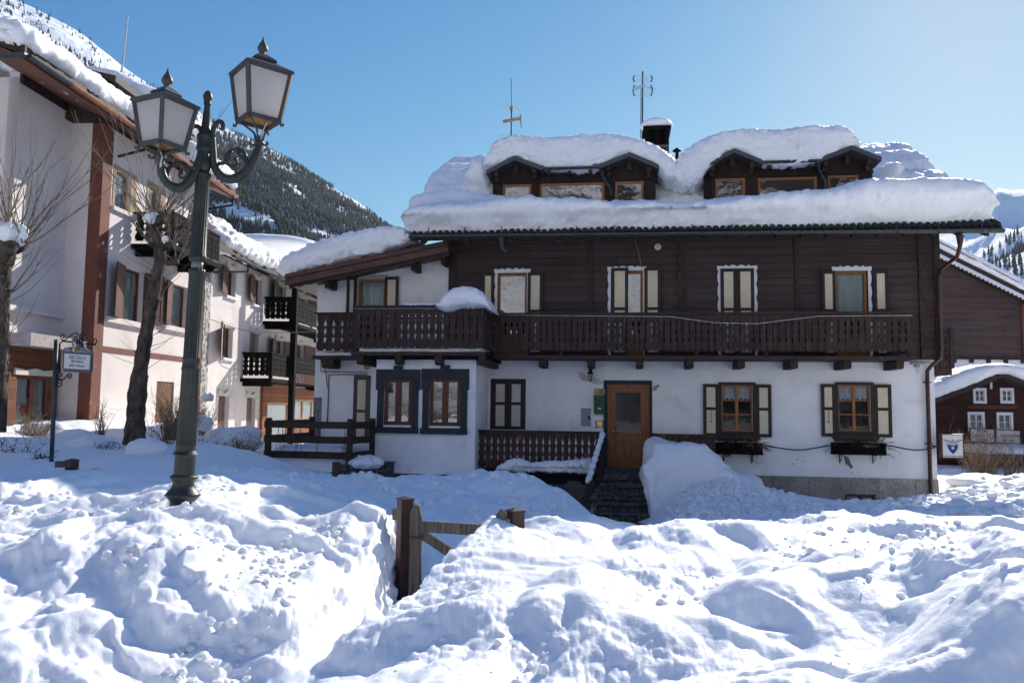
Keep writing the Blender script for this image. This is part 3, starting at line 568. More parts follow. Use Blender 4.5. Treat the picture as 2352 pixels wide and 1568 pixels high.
V = np.stack([BX + cx[:, None], BY + cy[:, None], B[..., 2] + cz[:, None] + (cr * 0.05)[:, None]], -1).reshape(-1, 3)
F = (IF[None] + (np.arange(len(cx)) * len(IV))[:, None, None]).reshape(-1, 3)
tag(np_mesh('snow_crumbs', V, F, snow), 'loose snow lumps and crumbs scattered over the ploughed banks', kind='stuff')['category'] = 'snow'
# ================================================================== MOUNTAINS
def mountain(name, sil, D, Db, m, n=260, rows=90, rough=0.03, zb=0.0, rpow=1.0, below=0.35):
    xs = np.linspace(sil[0][0], sil[-1][0], n); ys = np.interp(xs, [s[0] for s in sil], [s[1] for s in sil]); V = []
    for r in range(rows):
        t = r / (rows - 1) * 1.08
        for x, y in zip(xs, ys):
            p = P(x, y, D); q = Vector((p.x * Db / D, Db, zb)); tt = min(t, 1.0)
            v = q.lerp(p, tt)
            v.z = q.z + (p.z - q.z) * (tt ** rpow)
            if t > 1: v = p + Vector((p.x, p.y, 0)).normalized() * (t - 1) * D; v.z = p.z - (t - 1) * D * 0.7
            V.append(v)
    V = np.array(V); T = np.repeat(np.linspace(0, 1.08, rows), n); k = 6.0 / D
    e = sstep(0, 0.15, T) * (0.25 + 0.75 * (1 - sstep(0.82, 0.99, T)))
    d = D * rough * (fbm(V[:, 0] * k, V[:, 1] * k, V[:, 2] * k, 5) - 0.2)
    V[:, 2] += d * e; V[:, 1] += D * rough * 0.8 * fbm(V[:, 0] * k + 40, V[:, 1] * k, V[:, 2] * k * 2, 4) * e
    i, j = np.meshgrid(np.arange(rows - 1), np.arange(n - 1), indexing='ij')
    F = np.stack([i * n + j, i * n + j + 1, (i + 1) * n + j + 1, (i + 1) * n + j], -1).reshape(-1, 4)
    tag(np_mesh(name, V, F, m), kind='structure'); return V.reshape(rows, n, 3)
def rock_snow(name, scale, lo, hi, c1=(0.86, 0.88, 0.92), c2=(0.06, 0.055, 0.055)):
    m, nt, p = base_mat(name); L = nt.links.new
    tc = N(nt, 'ShaderNodeTexCoord'); n = N(nt, 'ShaderNodeTexNoise'); n.inputs['Scale'].default_value = scale; n.inputs['Detail'].default_value = 12; n.inputs['Roughness'].default_value = 0.7
    mp = N(nt, 'ShaderNodeMapping'); mp.inputs['Scale'].default_value = (1, 1, 1.8); L(tc.outputs['Object'], mp.inputs[0]); L(mp.outputs[0], n.inputs['Vector'])
    r = N(nt, 'ShaderNodeValToRGB'); r.color_ramp.elements[0].position = lo; r.color_ramp.elements[1].position = hi; r.color_ramp.elements[0].color = c1 + (1,); r.color_ramp.elements[1].color = c2 + (1,)
    L(n.outputs[0], r.inputs[0]); L(r.outputs[0], p.inputs['Base Color']); p.inputs['Roughness'].default_value = 0.8
    b = N(nt, 'ShaderNodeBump'); b.inputs['Strength'].default_value = 0.8; b.inputs['Distance'].default_value = 0.25 / scale; L(n.outputs[0], b.inputs['Height']); L(b.outputs[0], p.inputs['Normal']); return m
m_mt = rock_snow('snowy rock slope', 0.02, 0.58, 0.66)
SL = [(-200, -140), (-60, -60), (0, -22), (48, 2), (100, 27), (146, 51), (198, 84), (278, 146), (380, 208), (487, 274), (542, 303), (622, 345), (688, 378), (760, 424), (831, 465), (903, 519), (960, 560), (1100, 650), (1300, 760), (1500, 850)]
ML = mountain('mountain', SL, 2000, 520, m_mt, n=420, rows=110, rough=0.02)
MRf = mountain('mountain', [(2020, 560), (2150, 520), (2200, 500), (2240, 470), (2276, 447), (2296, 430), (2324, 438), (2352, 432), (2450, 400), (2700, 380), (3200, 420)], 3600, 1400, rock_snow('far snow slope', 0.012, 0.60, 0.68, c2=(0.16, 0.15, 0.16)), n=160, rows=60, rough=0.02)
MRn = mountain('mountain', [(2080, 740), (2150, 650), (2200, 628), (2224, 613), (2290, 565), (2351, 517), (2450, 440), (2700, 300), (3100, 260)], 1400, 500, rock_snow('wooded snow slope', 0.02, 0.62, 0.72, c2=(0.10, 0.09, 0.09)), n=140, rows=60, rough=0.02)
tag(bpy.data.objects['mountain'], None)
# sunlit slopes across the valley behind the viewer: they light the facade and show in the window panes
mb_m = rock_snow('opposite slope', 0.008, 0.46, 0.56, c2=(0.045, 0.04, 0.035))
az = np.radians(np.linspace(95, 265, 150)); tt = np.linspace(0, 1, 60); AA, T2 = np.meshgrid(az, tt)
rr0 = 90 + 900 * T2; Z0 = 620 * T2 ** 1.15 * (0.85 + 0.35 * np.sin(AA * 5.3) * T2) + 0.8; V = np.stack([rr0 * np.sin(AA), rr0 * np.cos(AA), Z0 + T2 * 40 * fbm(AA * 6, T2 * 5, 3, 5)], -1).reshape(-1, 3)
i, j = np.meshgrid(np.arange(59), np.arange(149), indexing='ij'); F = np.stack([i * 150 + j, i * 150 + j + 1, (i + 1) * 150 + j + 1, (i + 1) * 150 + j], -1).reshape(-1, 4)
tag(np_mesh('mountain', V, F, mb_m), kind='structure')
conif = mat('conifer green', (0.024, 0.036, 0.028), 0.9, var=0.5, vs=0.02, bump=0)
conif_r = mat('bare larch brown', (0.075, 0.058, 0.052), 0.9, var=0.4, vs=0.02, bump=0)
def forest(name, G_, n, dens, hmin, hmax, m, seed, label):
    rs = np.random.RandomState(seed); rows, cols = G_.shape[:2]; pts = []
    while len(pts) < n:
        a = rs.rand(n * 2) * 0.92 * (rows - 1); b = rs.rand(n * 2) * (cols - 2); ai = a.astype(int); bi = b.astype(int); fa = (a - ai)[:, None]; fb = (b - bi)[:, None]
        q = (G_[ai, bi] * (1 - fa) + G_[ai + 1, bi] * fa) * (1 - fb) + (G_[ai, bi + 1] * (1 - fa) + G_[ai + 1, bi + 1] * fa) * fb
        k = rs.rand(len(q)) < dens(q, a / (rows - 1) / 0.926)
        pts += list(q[k])
    pts = np.array(pts[:n]); h = rs.uniform(hmin, hmax, n); rd = h * rs.uniform(0.15, 0.23, n)
    tiers = [(0.05, 1.0, 0.50), (0.35, 0.75, 0.78), (0.62, 0.45, 1.0)]; Vs = []; Fs = []; o = 0; K = 6; sb = []; sf = []
    for zb, r_, zt in tiers:
        b0 = len(sb)
        for k in range(K): a = k * 2 * math.pi / K; sb.append((math.cos(a) * r_, math.sin(a) * r_, zb))
        sb.append((0, 0, zt))
        for k in range(K): sf.append((b0 + k, b0 + (k + 1) % K, b0 + K))
    sb = np.array(sb); sf = np.array(sf); jit = rs.uniform(0.6, 1.25, (n, len(sb)))
    V = np.stack([sb[None, :, 0] * rd[:, None] * jit, sb[None, :, 1] * rd[:, None] * jit, (sb[None, :, 2] - 0.05) * h[:, None]], -1) + pts[:, None, :]
    F = (sf[None] + (np.arange(n) * len(sb))[:, None, None]).reshape(-1, 3)
    o = np_mesh(name, V.reshape(-1, 3), F, m, smooth=False); tag(o, label, 'forest', kind='stuff'); return o
def densL(q, t):
    nz = fbm(q[:, 0] * 0.006, q[:, 1] * 0.006, q[:, 2] * 0.010, 4)
    clear = sstep(0.34, 0.47, nz)
    up = sstep(0.42, 0.75, t) * sstep(-250, -700, q[:, 0] * 1.0 + 0 * t) if False else sstep(0.55, 0.95, t) * (1 - sstep(-700, -350, q[:, 0]))
    left = sstep(0.45, 0.7, t) * (1 - sstep(-980, -760, q[:, 0]))
    return np.clip((1 - clear * 0.97) * (1 - 0.80 * up) * (1 - 0.9 * left), 0.004, 1)
def perx(q): return 1 / q[:, 1]
forest('conifer_forest', ML, 64000, lambda q, t: densL(q, t) * np.clip(q[:, 1] / 1200, 0.35, 1), 8, 15, conif, 1, 'dense dark conifer forest covering the left mountainside')
forest('larch_forest', ML, 9000, lambda q, t: np.clip(densL(q, t) + 0.12, 0, 1) * np.clip(q[:, 1] / 1500, 0.2, 1), 7, 13, conif_r, 2, 'bare brown larch wood mixed through the left mountainside')
forest('larch_forest', MRn, 1600, lambda q, t: 0.4 + 0.6 * sstep(0, .2, fbm(q[:, 0] * .01, q[:, 1] * .01, q[:, 2] * .02, 3)), 12, 20, conif_r, 3, 'sparse bare larch wood on the right snowy ridge')
# ================================================================== CHALET
chalet = empty('chalet', HM, 'large chalet with white ground floor, dark timber upper floor, long balcony and two dormers', 'house')
def hr(x0, y0, x1, y1, wd):       # view rectangle -> (u0, u1, z0, z1) on the plane wd in front of the facade
    xc, yc = (x0 + x1) / 2, (y0 + y1) / 2
    return H(x0, yc, wd).x, H(x1, yc, wd).x, H(xc, y1, wd).z, H(xc, y0, wd).z
def wall(name, u0, u1, z0, z1, wd, holes, m, depth=0.16, parent=None, thick=None, mapf=None):
    mb = MB(mapf); us = sorted(set([u0, u1] + [h[0] for h in holes] + [h[1] for h in holes])); zs = sorted(set([z0, z1] + [h[2] for h in holes] + [h[3] for h in holes]))
    for a, b in zip(us, us[1:]):
        for c, d in zip(zs, zs[1:]):
            mu, mz = (a + b) / 2, (c + d) / 2
            if any(h[0] < mu < h[1] and h[2] < mz < h[3] for h in holes): continue
            mb.quad((a, c, wd), (b, c, wd), (b, d, wd), (a, d, wd))
    for h in holes:
        a, b, c, d = h; e = wd - depth
        mb.quad((a, c, wd), (a, d, wd), (a, d, e), (a, c, e)); mb.quad((b, c, wd), (b, d, wd), (b, d, e), (b, c, e))
        mb.quad((a, c, wd), (b, c, wd), (b, c, e), (a, c, e)); mb.quad((a, d, wd), (b, d, wd), (b, d, e), (a, d, e))
    e = wd - depth - 0.004
    mb.quad((u0, z0, wd), (u0, z1, wd), (u0, z1, e), (u0, z0, e)); mb.quad((u1, z0, wd), (u1, z1, wd), (u1, z1, e), (u1, z0, e))
    return mb.build(name, m, parent or chalet)
GZ = CZ - 3.0                      # bottom of walls, below the snow
uL = H(722, 900).x; uR = H(2147, 900).x
uT0 = H(1030, 650, .12).x; uT1 = H(2162, 680, .12).x
zFl = H(1600, 817, 1.0).z          # balcony floor
zTop = H(1600, 545, 1.3).z         # eave height
zGr = H(1945, 1096).z
# holes ---------------------------------------------------------------------------------
win_up = [hr(1142, 627, 1210, 800, .12), hr(1403, 622, 1477, 800, .12), hr(1656, 620, 1732, 800, .12), hr(1921, 622, 1995, 800, .12)]
win_up = [(a, b, zFl + 0.06, d) for a, b, c, d in win_up]
win_dn = [hr(1657, 884, 1729, 990, 0), hr(1925, 884, 2000, 990, 0)]
zw = (win_dn[0][3] + win_dn[1][3]) / 2
door_r = hr(1395, 882, 1491, 1076, 0)
shut_r = hr(1131, 874, 1203, 986, 0)
base_w = (H(1940, 1140).x, H(2011, 1140).x, H(1975, 1134).z - 0.45, H(1975, 1134).z)
cell_w = (H(1185, 1120).x, H(1322, 1120).x, H(1250, 1102).z - 0.7, H(1250, 1102).z)
ann_w = hr(820, 640, 884, 740, 0); ann_w = (ann_w[0], ann_w[1], zFl - 0.0, ann_w[3])
ann_d = hr(810, 862, 850, 1045, 0)
uB0, uB1 = H(862, 950, 1.85).x, H(1092, 950, 1.85).x
bay_w = [hr(882, 869, 946, 976, 1.85), hr(986, 868, 1058, 978, 1.85)]
zBayT = H(980, 826, 1.85).z; zBayB = H(980, 1088, 1.85).z
wall('ground_floor_wall', uL, uR, GZ, zFl, 0.0, win_dn + [door_r, shut_r, cell_w, ann_d, (base_w[0], base_w[1], base_w[2], base_w[3])], white_plaster)
zAn = H(1028, 575, 0).z
# annex gable wall
mb = MB(); a, b, c, d = ann_w
pL = H(722, 662, 0); pR = (uT0, zAn)
sl_an = (zAn - pL.z) / (uT0 - pL.x)
zt = lambda u: pL.z + (u - pL.x) * sl_an + 0.12
mb.quad((uL, zFl, 0), (a, zFl, 0), (a, zt(a), 0), (uL, zt(uL), 0)); mb.quad((b, zFl, 0), (uT0, zFl, 0), (uT0, zt(uT0), 0), (b, zt(b), 0)); mb.quad((a, d, 0), (b, d, 0), (b, zt(b), 0), (a, zt(a), 0))
for q in ((a, c, a, d), (b, c, b, d), (a, d, b, d)): mb.quad((q[0], q[1], 0), (q[2], q[3], 0), (q[2], q[3], -.16), (q[0], q[1], -.16))
mb.build('annex_wall', white_plaster, chalet)
wall('timber_wall', uT0, uT1, zFl - 0.02, zTop + 0.3, .12, win_up, timber, 0.14)
# side, back and inner walls, floors: a closed shell
mb = MB(); mb.box(uR - .2, uR - .004, GZ, zFl, -9.8, -.005); mb.box(uL + .004, uL + .2, GZ, pL.z, -9.8, -.005); mb.box(uL, uR, GZ, zFl + 2.2, -10, -9.8); mb.box(uL + .2, uR - .2, zFl - .28, zFl - .08, -9.8, -.17)
mb.build('rear_wall', white_plaster, chalet)
mb = MB(); mb.box(uT1 - .2, uT1 - .003, zFl - .02, zTop + .1, -10.05, .115); mb.box(uT0 + .003, uT0 + .2, zFl, zTop + .1, -10.05, .115)
mb.prism([(0, zTop), (5.2, zTop + 2.9), (10.2, zTop)], 0, 0.1)   # placeholder gable replaced below
mb.v = mb.v[:-6]; mb.f = mb.f[:-5]; mb.mi = mb.mi[:-5]
SLP = 0.50
yE, yRg = -1.3, 5.2
for u in (uT1 - .2, uT0 + .003):
    vs = [(u + k, yy, zz) for k in (0, .19) for yy, zz in ((-.1, zTop), (yRg, zTop + SLP * (yRg - yE) - .1), (10.2, zTop))]
    mb.add(vs, [(0, 1, 2), (5, 4, 3), (0, 3, 4, 1), (1, 4, 5, 2), (2, 5, 3, 0)])
mb.build('side_wall', timber, chalet)
# timber posts on the facade
mb = MB()
for x, wv in ((1040, 14), (1357, 9), (1565, 9), (1831, 9), (2120, 16), (2154, 12)):
    u = H(x, 640, .2).x; hw = wv / 2 / 1830 * 20.5; mb.box(u - hw, u + hw, zFl, zTop + .2, .1, .17)
for k in range(int((zTop + .1 - zFl) / .4)):
    for u in (H(1565, 640, .2).x, H(2120, 640, .2).x): mb.box(u - .09, u + .09, zFl + k * .4, zFl + k * .4 + .26, .1, .20)
build_each(mb, 'timber_post', dark_wood, chalet)
# granite base and stains
mb = MB(); mb.box(H(1495, 1100).x, base_w[0], GZ, zGr, 0, .03); mb.box(base_w[1], uR + .02, GZ, zGr, 0, .03); mb.box(base_w[0], base_w[1], base_w[3], zGr, 0, .03); mb.box(uR, uR + .02, GZ, zGr, -9.8, -.003)
mb.build('stone_base', granite, chalet)
mb = MB(); mb.box(uL - .01, H(738, 960).x, GZ, H(725, 912).z, 0, .012); mb.build('pebble_dash_corner', pebble, chalet)
def patch(pts, m, wd=0.004, name='plaster_patch'):
    mb = MB(); c = np.mean([[H(x, y, wd).x, H(x, y, wd).z] for x, y in pts], 0); out = []
    for i in range(len(pts)):
        p = H(*pts[i], wd); q = H(*pts[(i + 1) % len(pts)], wd)
        for t in (0, .33, .66):
            a, z = p.x + (q.x - p.x) * t, p.z + (q.z - p.z) * t; out.append((a + random.uniform(-.014, .014), z + random.uniform(-.014, .014)))
    mb.prism(out, .001, wd); return mb.build(name, m, chalet)
patch([(1938, 1044), (1950, 1050), (1960, 1072), (1955, 1077), (1942, 1062)], plaster_patch)
patch([(1663, 1040), (1675, 1038), (1679, 1047), (1668, 1050)], plaster_patch)
patch([(1501, 889), (1510, 882), (1515, 886), (1508, 895), (1500, 898)], tan)
patch([(1367, 966), (1386, 965), (1388, 982), (1380, 980), (1366, 984)], tan)
old_stain = mat('stained render', (0.50, 0.50, 0.50), 0.95, var=0.2, vs=9, bump=0.5)
patch([(1325, 850), (1345, 862), (1375, 868), (1390, 880), (1370, 883), (1350, 876), (1335, 872)], old_stain, .003)
for k in range(12): 
    x, y = random.choice([(1700, 1057), (1725, 1060), (1705, 1064), (1830, 1060), (1935, 1062), (1960, 1085)]); x += random.uniform(-14, 14); y += random.uniform(-6, 6)
    patch([(x, y), (x + 4, y - 1), (x + 3, y + 3)], tan, .003)
# roof -----------------------------------------------------------------------------------
mb = MB(); uG0, uG1 = H(943, 545, 1.3).x, H(2300, 530, 1.3).x
zr = lambda y: zTop + SLP * (y - yE)
for yy0, yy1 in ((yE, yRg), (yRg, 11.6)):
    z0 = zr(yy0); z1 = zr(yy1) if yy1 == yRg else zr(yRg) - SLP * (yy1 - yRg)
    mb.add([(u, y, z + dz) for u in (uG0, uG1) for y, z in ((yy0, z0), (yy1, z1)) for dz in (0.02, 0.20)], [(0, 2, 3, 1), (4, 5, 7, 6), (0, 1, 5, 4), (2, 6, 7, 3), (0, 4, 6, 2), (1, 3, 7, 5)])
roof = mb.build('roof', dark_wood, chalet)
mb = MB(); n = int((uG1 - uG0) / .17)             # corrugated tile edge
for k in range(n):
    u = uG0 + (k + .5) * (uG1 - uG0) / n; mb.tube([(u, yE - .04, zr(yE) + .17), (u, yE + .5, zr(yE + .5) + .22)], [.075, .075], 8)
    mb.tube([(u + .05, yE - .02, zr(yE) + .09), (u + .05, yE + .3, zr(yE + .3) + .12)], [.06, .06], 6)
mb.build('tile_edge', tile_dark, roof, smooth=True)
def gutter(mb, p0, p1, r=.075, up=(0, 0, 1)):
    p0 = Vector(p0); p1 = Vector(p1); d = (p1 - p0).normalized(); x = d.cross(Vector(up)).normalized(); y = Vector(up)
    n = 9; vs = []
    for p in (p0, p1):
        for rr in (r, r - .012):
            for k in range(n): a = math.pi + math.pi * k / (n - 1); vs.append(p + x * math.cos(a) * rr + y * math.sin(a) * rr)
    f = []
    for k in range(n - 1): f += [(k, k + 1, 2 * n + k + 1, 2 * n + k), (n + k, 3 * n + k, 3 * n + k + 1, n + k + 1)]
    f += [(0, 2 * n, 3 * n, n), (n - 1, 2 * n - 1, 4 * n - 1, 3 * n - 1), tuple(range(n)) , tuple(range(2 * n, 3 * n))]
    mb.add(vs, f)
zgu0, zgu1 = H(950, 546, 1.42).z, H(2290, 533, 1.42).z
mb = MB(); gutter(mb, (uG0, -1.42, zgu0 + .06), (uG1, -1.42, zgu1 + .06), .085); gut = mb.build('gutter', grey_metal, chalet, smooth=False)
mb = MB()
for k in range(15):
    t = (k + .5) / 15; u = uG0 + (uG1 - uG0) * t; z = zgu0 + (zgu1 - zgu0) * t + .06
    mb.tube([(u, -1.51, z + .01), (u, -1.50, z - .055), (u, -1.42, z - .092), (u, -1.335, z - .05), (u, -1.33, z + .02)], .012, 5); mb.beam((u, -1.44, z + .0), (u + .02, -1.36, z + .22), .012, .006)
build_each(mb, 'gutter_bracket', grey_metal, gut, per=2)
u = H(1152, 570, 1.35).x; mb = MB(); mb.tube([(u, -1.42, zgu0 - .0), (u, -1.4, zgu0 - .12), (u + .02, -1.36, H(1152, 570, 1.36).z), (u + .08, -1.36, H(1152, 576, 1.36).z), (u + .16, -1.38, H(1152, 577, 1.36).z)], [.1, .06, .05, .05, .05], 10); mb.build('gutter_outlet', grey_metal, gut, smooth=True)
# right downpipe
mb = MB(); q = [H(2205, 540, 1.42), H(2205, 565, 1.40), H(2198, 590, 1.3), H(2160, 618, .30)]; dp = [(p.x, p.y, p.z) for p in q]
p5 = H(2156, 640, .27); p6 = H(2158, 800, .27); p7 = H(2158, 822, .27); p8 = H(2130, 846, .14); p9 = H(2130, 870, .12); p10 = H(2146, 1160, .12)
mb.tube(dp[:3] + [tuple(Vector(dp[3]))] , [.09, .05, .045, .045], 10, cap=False); mb.tube([dp[3], (p5.x, p5.y, p5.z), (p5.x, p6.y, p6.z), (p5.x - .02, p7.y, p7.z), (p9.x + .08, p8.y, p8.z + .05), (p9.x, p8.y, p8.z - .06), (p9.x, -.12, p9.z), (p9.x, -.12, GZ)], .048, 10)
for z in (p9.z - .1, H(2140, 1020, .12).z): mb.box(p9.x - .07, p9.x + .07, z, z + .03, 0, .17)
mb.build('downpipe', brown_metal, chalet, smooth=True)
# rafters under the eave
mb = MB()
for k in range(24): u = uG0 + .3 + k * (uG1 - uG0 - .6) / 23; mb.add([(u + a, y, z) for a in (-.06, .06) for y, z in ((yE + .06, zr(yE) + .01), (.1, zr(.1) + .01), (.1, zr(.1) - .14), (yE + .06, zr(yE) - .07))], [(0, 1, 2, 3), (7, 6, 5, 4), (0, 4, 5, 1), (1, 5, 6, 2), (2, 6, 7, 3), (3, 7, 4, 0)])
build_each(mb, 'rafter', dark_wood, roof)
# ---------------- window helpers (all pieces are parts or sub-parts of the chalet)
def window(r, wd, rec=.07, fw=.055, mull=1, rows=(), m=orange_wood, g=glass, lacey=None, drape=None, parent=None, mapf=None, name='window', bottom=None, depth=.05, back=None):
    a, b, c, d = r; F0, F1 = wd - rec - depth, wd - rec; mb = MB(mapf)
    mb.box(a, a + fw, c, d, F0, F1); mb.box(b - fw, b, c, d, F0, F1); mb.box(a + fw, b - fw, d - fw, d, F0, F1); mb.box(a + fw, b - fw, c, c + (bottom or fw), F0, F1)
    for k in range(mull): u = a + (b - a) * (k + 1) / (mull + 1); mb.box(u - fw * .8, u + fw * .8, c + (bottom or fw), d - fw, F0 + .003, F1 + .012)
    for t in rows: z = c + (d - c) * t; mb.box(a + fw, b - fw, z - .014, z + .014, F0 + .006, F1 - .004)
    w_ = mb.build(name, m, parent or chalet, bevel=.004)
    mb = MB(mapf); e = (F0 + F1) / 2; mb.quad((a + fw, c + fw, e), (b - fw, c + fw, e), (b - fw, d - fw, e), (a + fw, d - fw, e)); mb.build('pane', g, w_)
    if lacey or drape:
        mb = MB(mapf); n = 46; f = lacey or drape; z0 = d - fw - (d - c) * f; L0, L1 = a + fw, b - fw
        for k in range(n):
            q0, q1 = L0 + (L1 - L0) * k / n, L0 + (L1 - L0) * (k + 1) / n; k0 = abs(math.sin(math.pi * k / n * 6)); k1 = abs(math.sin(math.pi * (k + 1) / n * 6)); s = .06 if lacey else .01
            w0, w1 = e - .06 - .018 * math.sin(k * 1.7), e - .06 - .018 * math.sin((k + 1) * 1.7)
            mb.quad((q0, z0 - s * k0, w0), (q1, z0 - s * k1, w1), (q1, d - fw, w1), (q0, d - fw, w0))
        mb.build('curtain', lace if lacey else curtain, w_)
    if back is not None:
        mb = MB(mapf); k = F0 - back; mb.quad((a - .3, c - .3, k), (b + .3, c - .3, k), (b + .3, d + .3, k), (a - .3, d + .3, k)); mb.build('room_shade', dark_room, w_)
    return w_
def shutter(parent, a, b, c, d, wd, ang=0.0, hinge='a', m=shut_wood, pm=cream, fr=.085, split=.53, mapf=None, th=.035, name='shutter', hook=False, panel=True):
    base = mapf or (lambda a_, z_, w_: (a_, -w_, z_)); h = a if hinge == 'a' else b
    def mf(u, z, w_):
        du = u - h; dw = w_ - wd; s = 1 if hinge == 'a' else -1
        return base(h + du * math.cos(ang) - s * dw * math.sin(ang) * 0, z, wd + dw + abs(du) * math.sin(ang))
    mb = MB(mf); mb.box(a, a + fr, c, d, wd, wd + th); mb.box(b - fr, b, c, d, wd, wd + th); mz = c + (d - c) * split
    for z0, z1 in ((c, c + fr), (mz - fr * .45, mz + fr * .45), (d - fr, d)): mb.box(a + fr, b - fr, z0, z1, wd + .001, wd + th - .001)
    mb.cur = 1; mb.box(a + fr - .01, b - fr + .01, c + fr - .01, d - fr + .01, wd + .008, wd + th - .010)
    if hook: mb.cur = 0; u = (a + b) / 2; mb.box(u - .006, u + .006, mz - .34, mz - .03, wd + th + .004, wd + th + .014); mb.box(u - .05, u + .03, mz - .35, mz - .335, wd + th + .004, wd + th + .014)
    return mb.build(name, [m, pm], parent, bevel=.004)
def carved_trim(parent, a, b, c, d, wd, side=(1, 1), t=.1):
    """white carved surround: head board with waves, scalloped side boards"""
    mb = MB(); n = 40; top = []
    for k in range(n + 1):
        u = a - t + (b - a + 2 * t) * k / n; x = abs(2 * k / n - 1)
        z = d + t * (0.95 + (0.5 * abs(math.sin(7.5 * x)) if x < .62 else .12 + 0.35 * (x - .62)))
        top.append((u, z))
    mb.prism([(a - t, d)] + top[0:] + [(b + t, d)], wd, wd + .03)
    for s, u0 in ((side[0], a), (side[1], b)):
        if not s: continue
        sg = -1 if u0 == a else 1; m_ = 24; o = [(u0 + sg * t * (.62 + .35 * abs(math.sin(k / m_ * math.pi * 6))), c + (d - c) * k / m_) for k in range(m_ + 1)]
        mb.prism([(u0, c)] + o + [(u0, d)], wd + .001, wd + .028)
    return mb.build('window_trim', white_paint, parent)
# upper windows
T = .12
wins = []
for k, r in enumerate(win_up):
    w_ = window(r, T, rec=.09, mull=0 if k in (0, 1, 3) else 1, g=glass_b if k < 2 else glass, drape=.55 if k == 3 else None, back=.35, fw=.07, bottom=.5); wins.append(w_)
    carved_trim(w_, *r[:2], r[2], r[3], T, side=(1, 1) if k in (1, 2) else (1, 1), t=.09)
sz = lambda k: (win_up[k][2], win_up[k][3])
def ux(x, wd=T): return H(x, 660, wd + .05).x
shutter(wins[0], ux(1107), ux(1135), sz(0)[0], sz(0)[1] - .0, T + .03, R(4), 'b'); shutter(wins[0], ux(1212), ux(1247), *sz(0), T + .03, R(4), 'a')
shutter(wins[1], ux(1404), ux(1443), sz(1)[0], sz(1)[1] + .07, T + .035, R(3), 'a'); shutter(wins[1], ux(1480), ux(1518), sz(1)[0], sz(1)[1] + .07, T + .03, R(5), 'a')
um = (ux(1653) + ux(1732)) / 2
shutter(wins[2], ux(1655), um - .004, sz(2)[0], sz(2)[1] + .03, T + .035, 0, 'a'); shutter(wins[2], um + .004, ux(1732), sz(2)[0], sz(2)[1] + .03, T + .035, 0, 'b')
shutter(wins[3], ux(1886), ux(1920), *sz(3), T + .03, R(5), 'b', hook=True); shutter(wins[3], ux(2006), ux(2040), *sz(3), T + .03, R(5), 'a')
# annex window
w_ = window(ann_w, 0, rec=.10, mull=0, drape=.9, back=.35, fw=.075); mb = MB(); r = ann_w; mb.box(r[0] - .06, r[1] + .06, r[3] - .0, r[3] + .11, .001, .012); mb.build('window_trim', mat('grey patch', (0.36, 0.38, 0.42), .9, bump=0), w_)
shutter(w_, H(797, 670, .05).x, ann_w[0] - .0, ann_w[2], ann_w[3] + .04, .02, R(28), 'b', pm=cream_pale, hook=True); shutter(w_, ann_w[1], H(916, 670, .05).x, ann_w[2], ann_w[3] + .04, .02, R(6), 'a')
# annex door
mb = MB(); r = ann_d; mb.box(r[0], r[1], r[2], r[3], -.12, -.06); mb.box(r[0], r[0] + .05, r[2], r[3], -.06, -.02); mb.box(r[1] - .12, r[1], r[2], r[3], -.06, -.02); mb.box(r[0], r[1], r[3] - .07, r[3], -.06, -.02)
ad = mb.build('annex_door', mat('taupe paint', (0.085, 0.075, 0.062), .5, var=.1), chalet); mb = MB()
zm = r[2] + (r[3] - r[2]) * .55
for z0, z1 in ((r[2] + .12, zm - .04), (zm + .04, r[3] - .12)): mb.box(r[0] + .10, r[1] - .16, z0, z1, -.06, -.045)
mb.build('door_panel', cream, ad)
# ground floor right windows
for k, r in enumerate(win_dn):
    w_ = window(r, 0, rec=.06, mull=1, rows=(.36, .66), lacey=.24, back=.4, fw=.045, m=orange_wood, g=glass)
    mb = MB(); a, b, c, d = r; q = .07
    mb.box(a - q, a, c - q, d + q, .002, .06); mb.box(b, b + q, c - q, d + q, .002, .06); mb.box(a, b, d, d + q, .002, .06); mb.box(a, b, c - q, c, .002, .06); mb.build('window_casing', shut_wood, w_, bevel=.004)
    mb = MB(); mb.box(a - .16, b + .16, c - .2, c - q - .003, .002, .12); mb.box(a - .12, b + .12, c - .25, c - .2, .002, .09); mb.build('sill', shut_wood, w_, bevel=.006)
    xs = (1615, 1655, 1732, 1772) if k == 0 else (1886, 1923, 2008, 2048)
    shutter(w_, H(xs[0], 940, .06).x, a - q, c - .14, d + .02, .03, R(3), 'b', hook=True); shutter(w_, b + q, H(xs[3], 940, .06).x, c - .14, d + .02, .03, R(3), 'a')
    mb = MB(); rs_ = random.Random(k)          # geraniums behind the panes
    for _ in range(150):
        u, z, ww = rs_.uniform(a + .05, b - .05), c + .05 + abs(rs_.gauss(0, .17)), rs_.uniform(-.22, -.16); s = rs_.uniform(.015, .03); t_ = rs_.uniform(0, 3)
        mb.quad((u - s, z, ww), (u, z - s, ww + .01), (u + s, z, ww), (u, z + s, ww + .01))
    mb.cur = 1
    for _ in range(9):
        u, z = rs_.uniform(a + .1, b - .1), c + rs_.uniform(.15, .42); mb.add([(u + .022 * math.cos(q_), .155, z + .022 * math.sin(q_)) for q_ in [i * 1.047 for i in range(6)]], [(0, 1, 2, 3, 4, 5)])
    mb.build('geraniums', [mat('geranium leaves', (0.03, 0.07, 0.02), .7, bump=0), flower_red], w_)
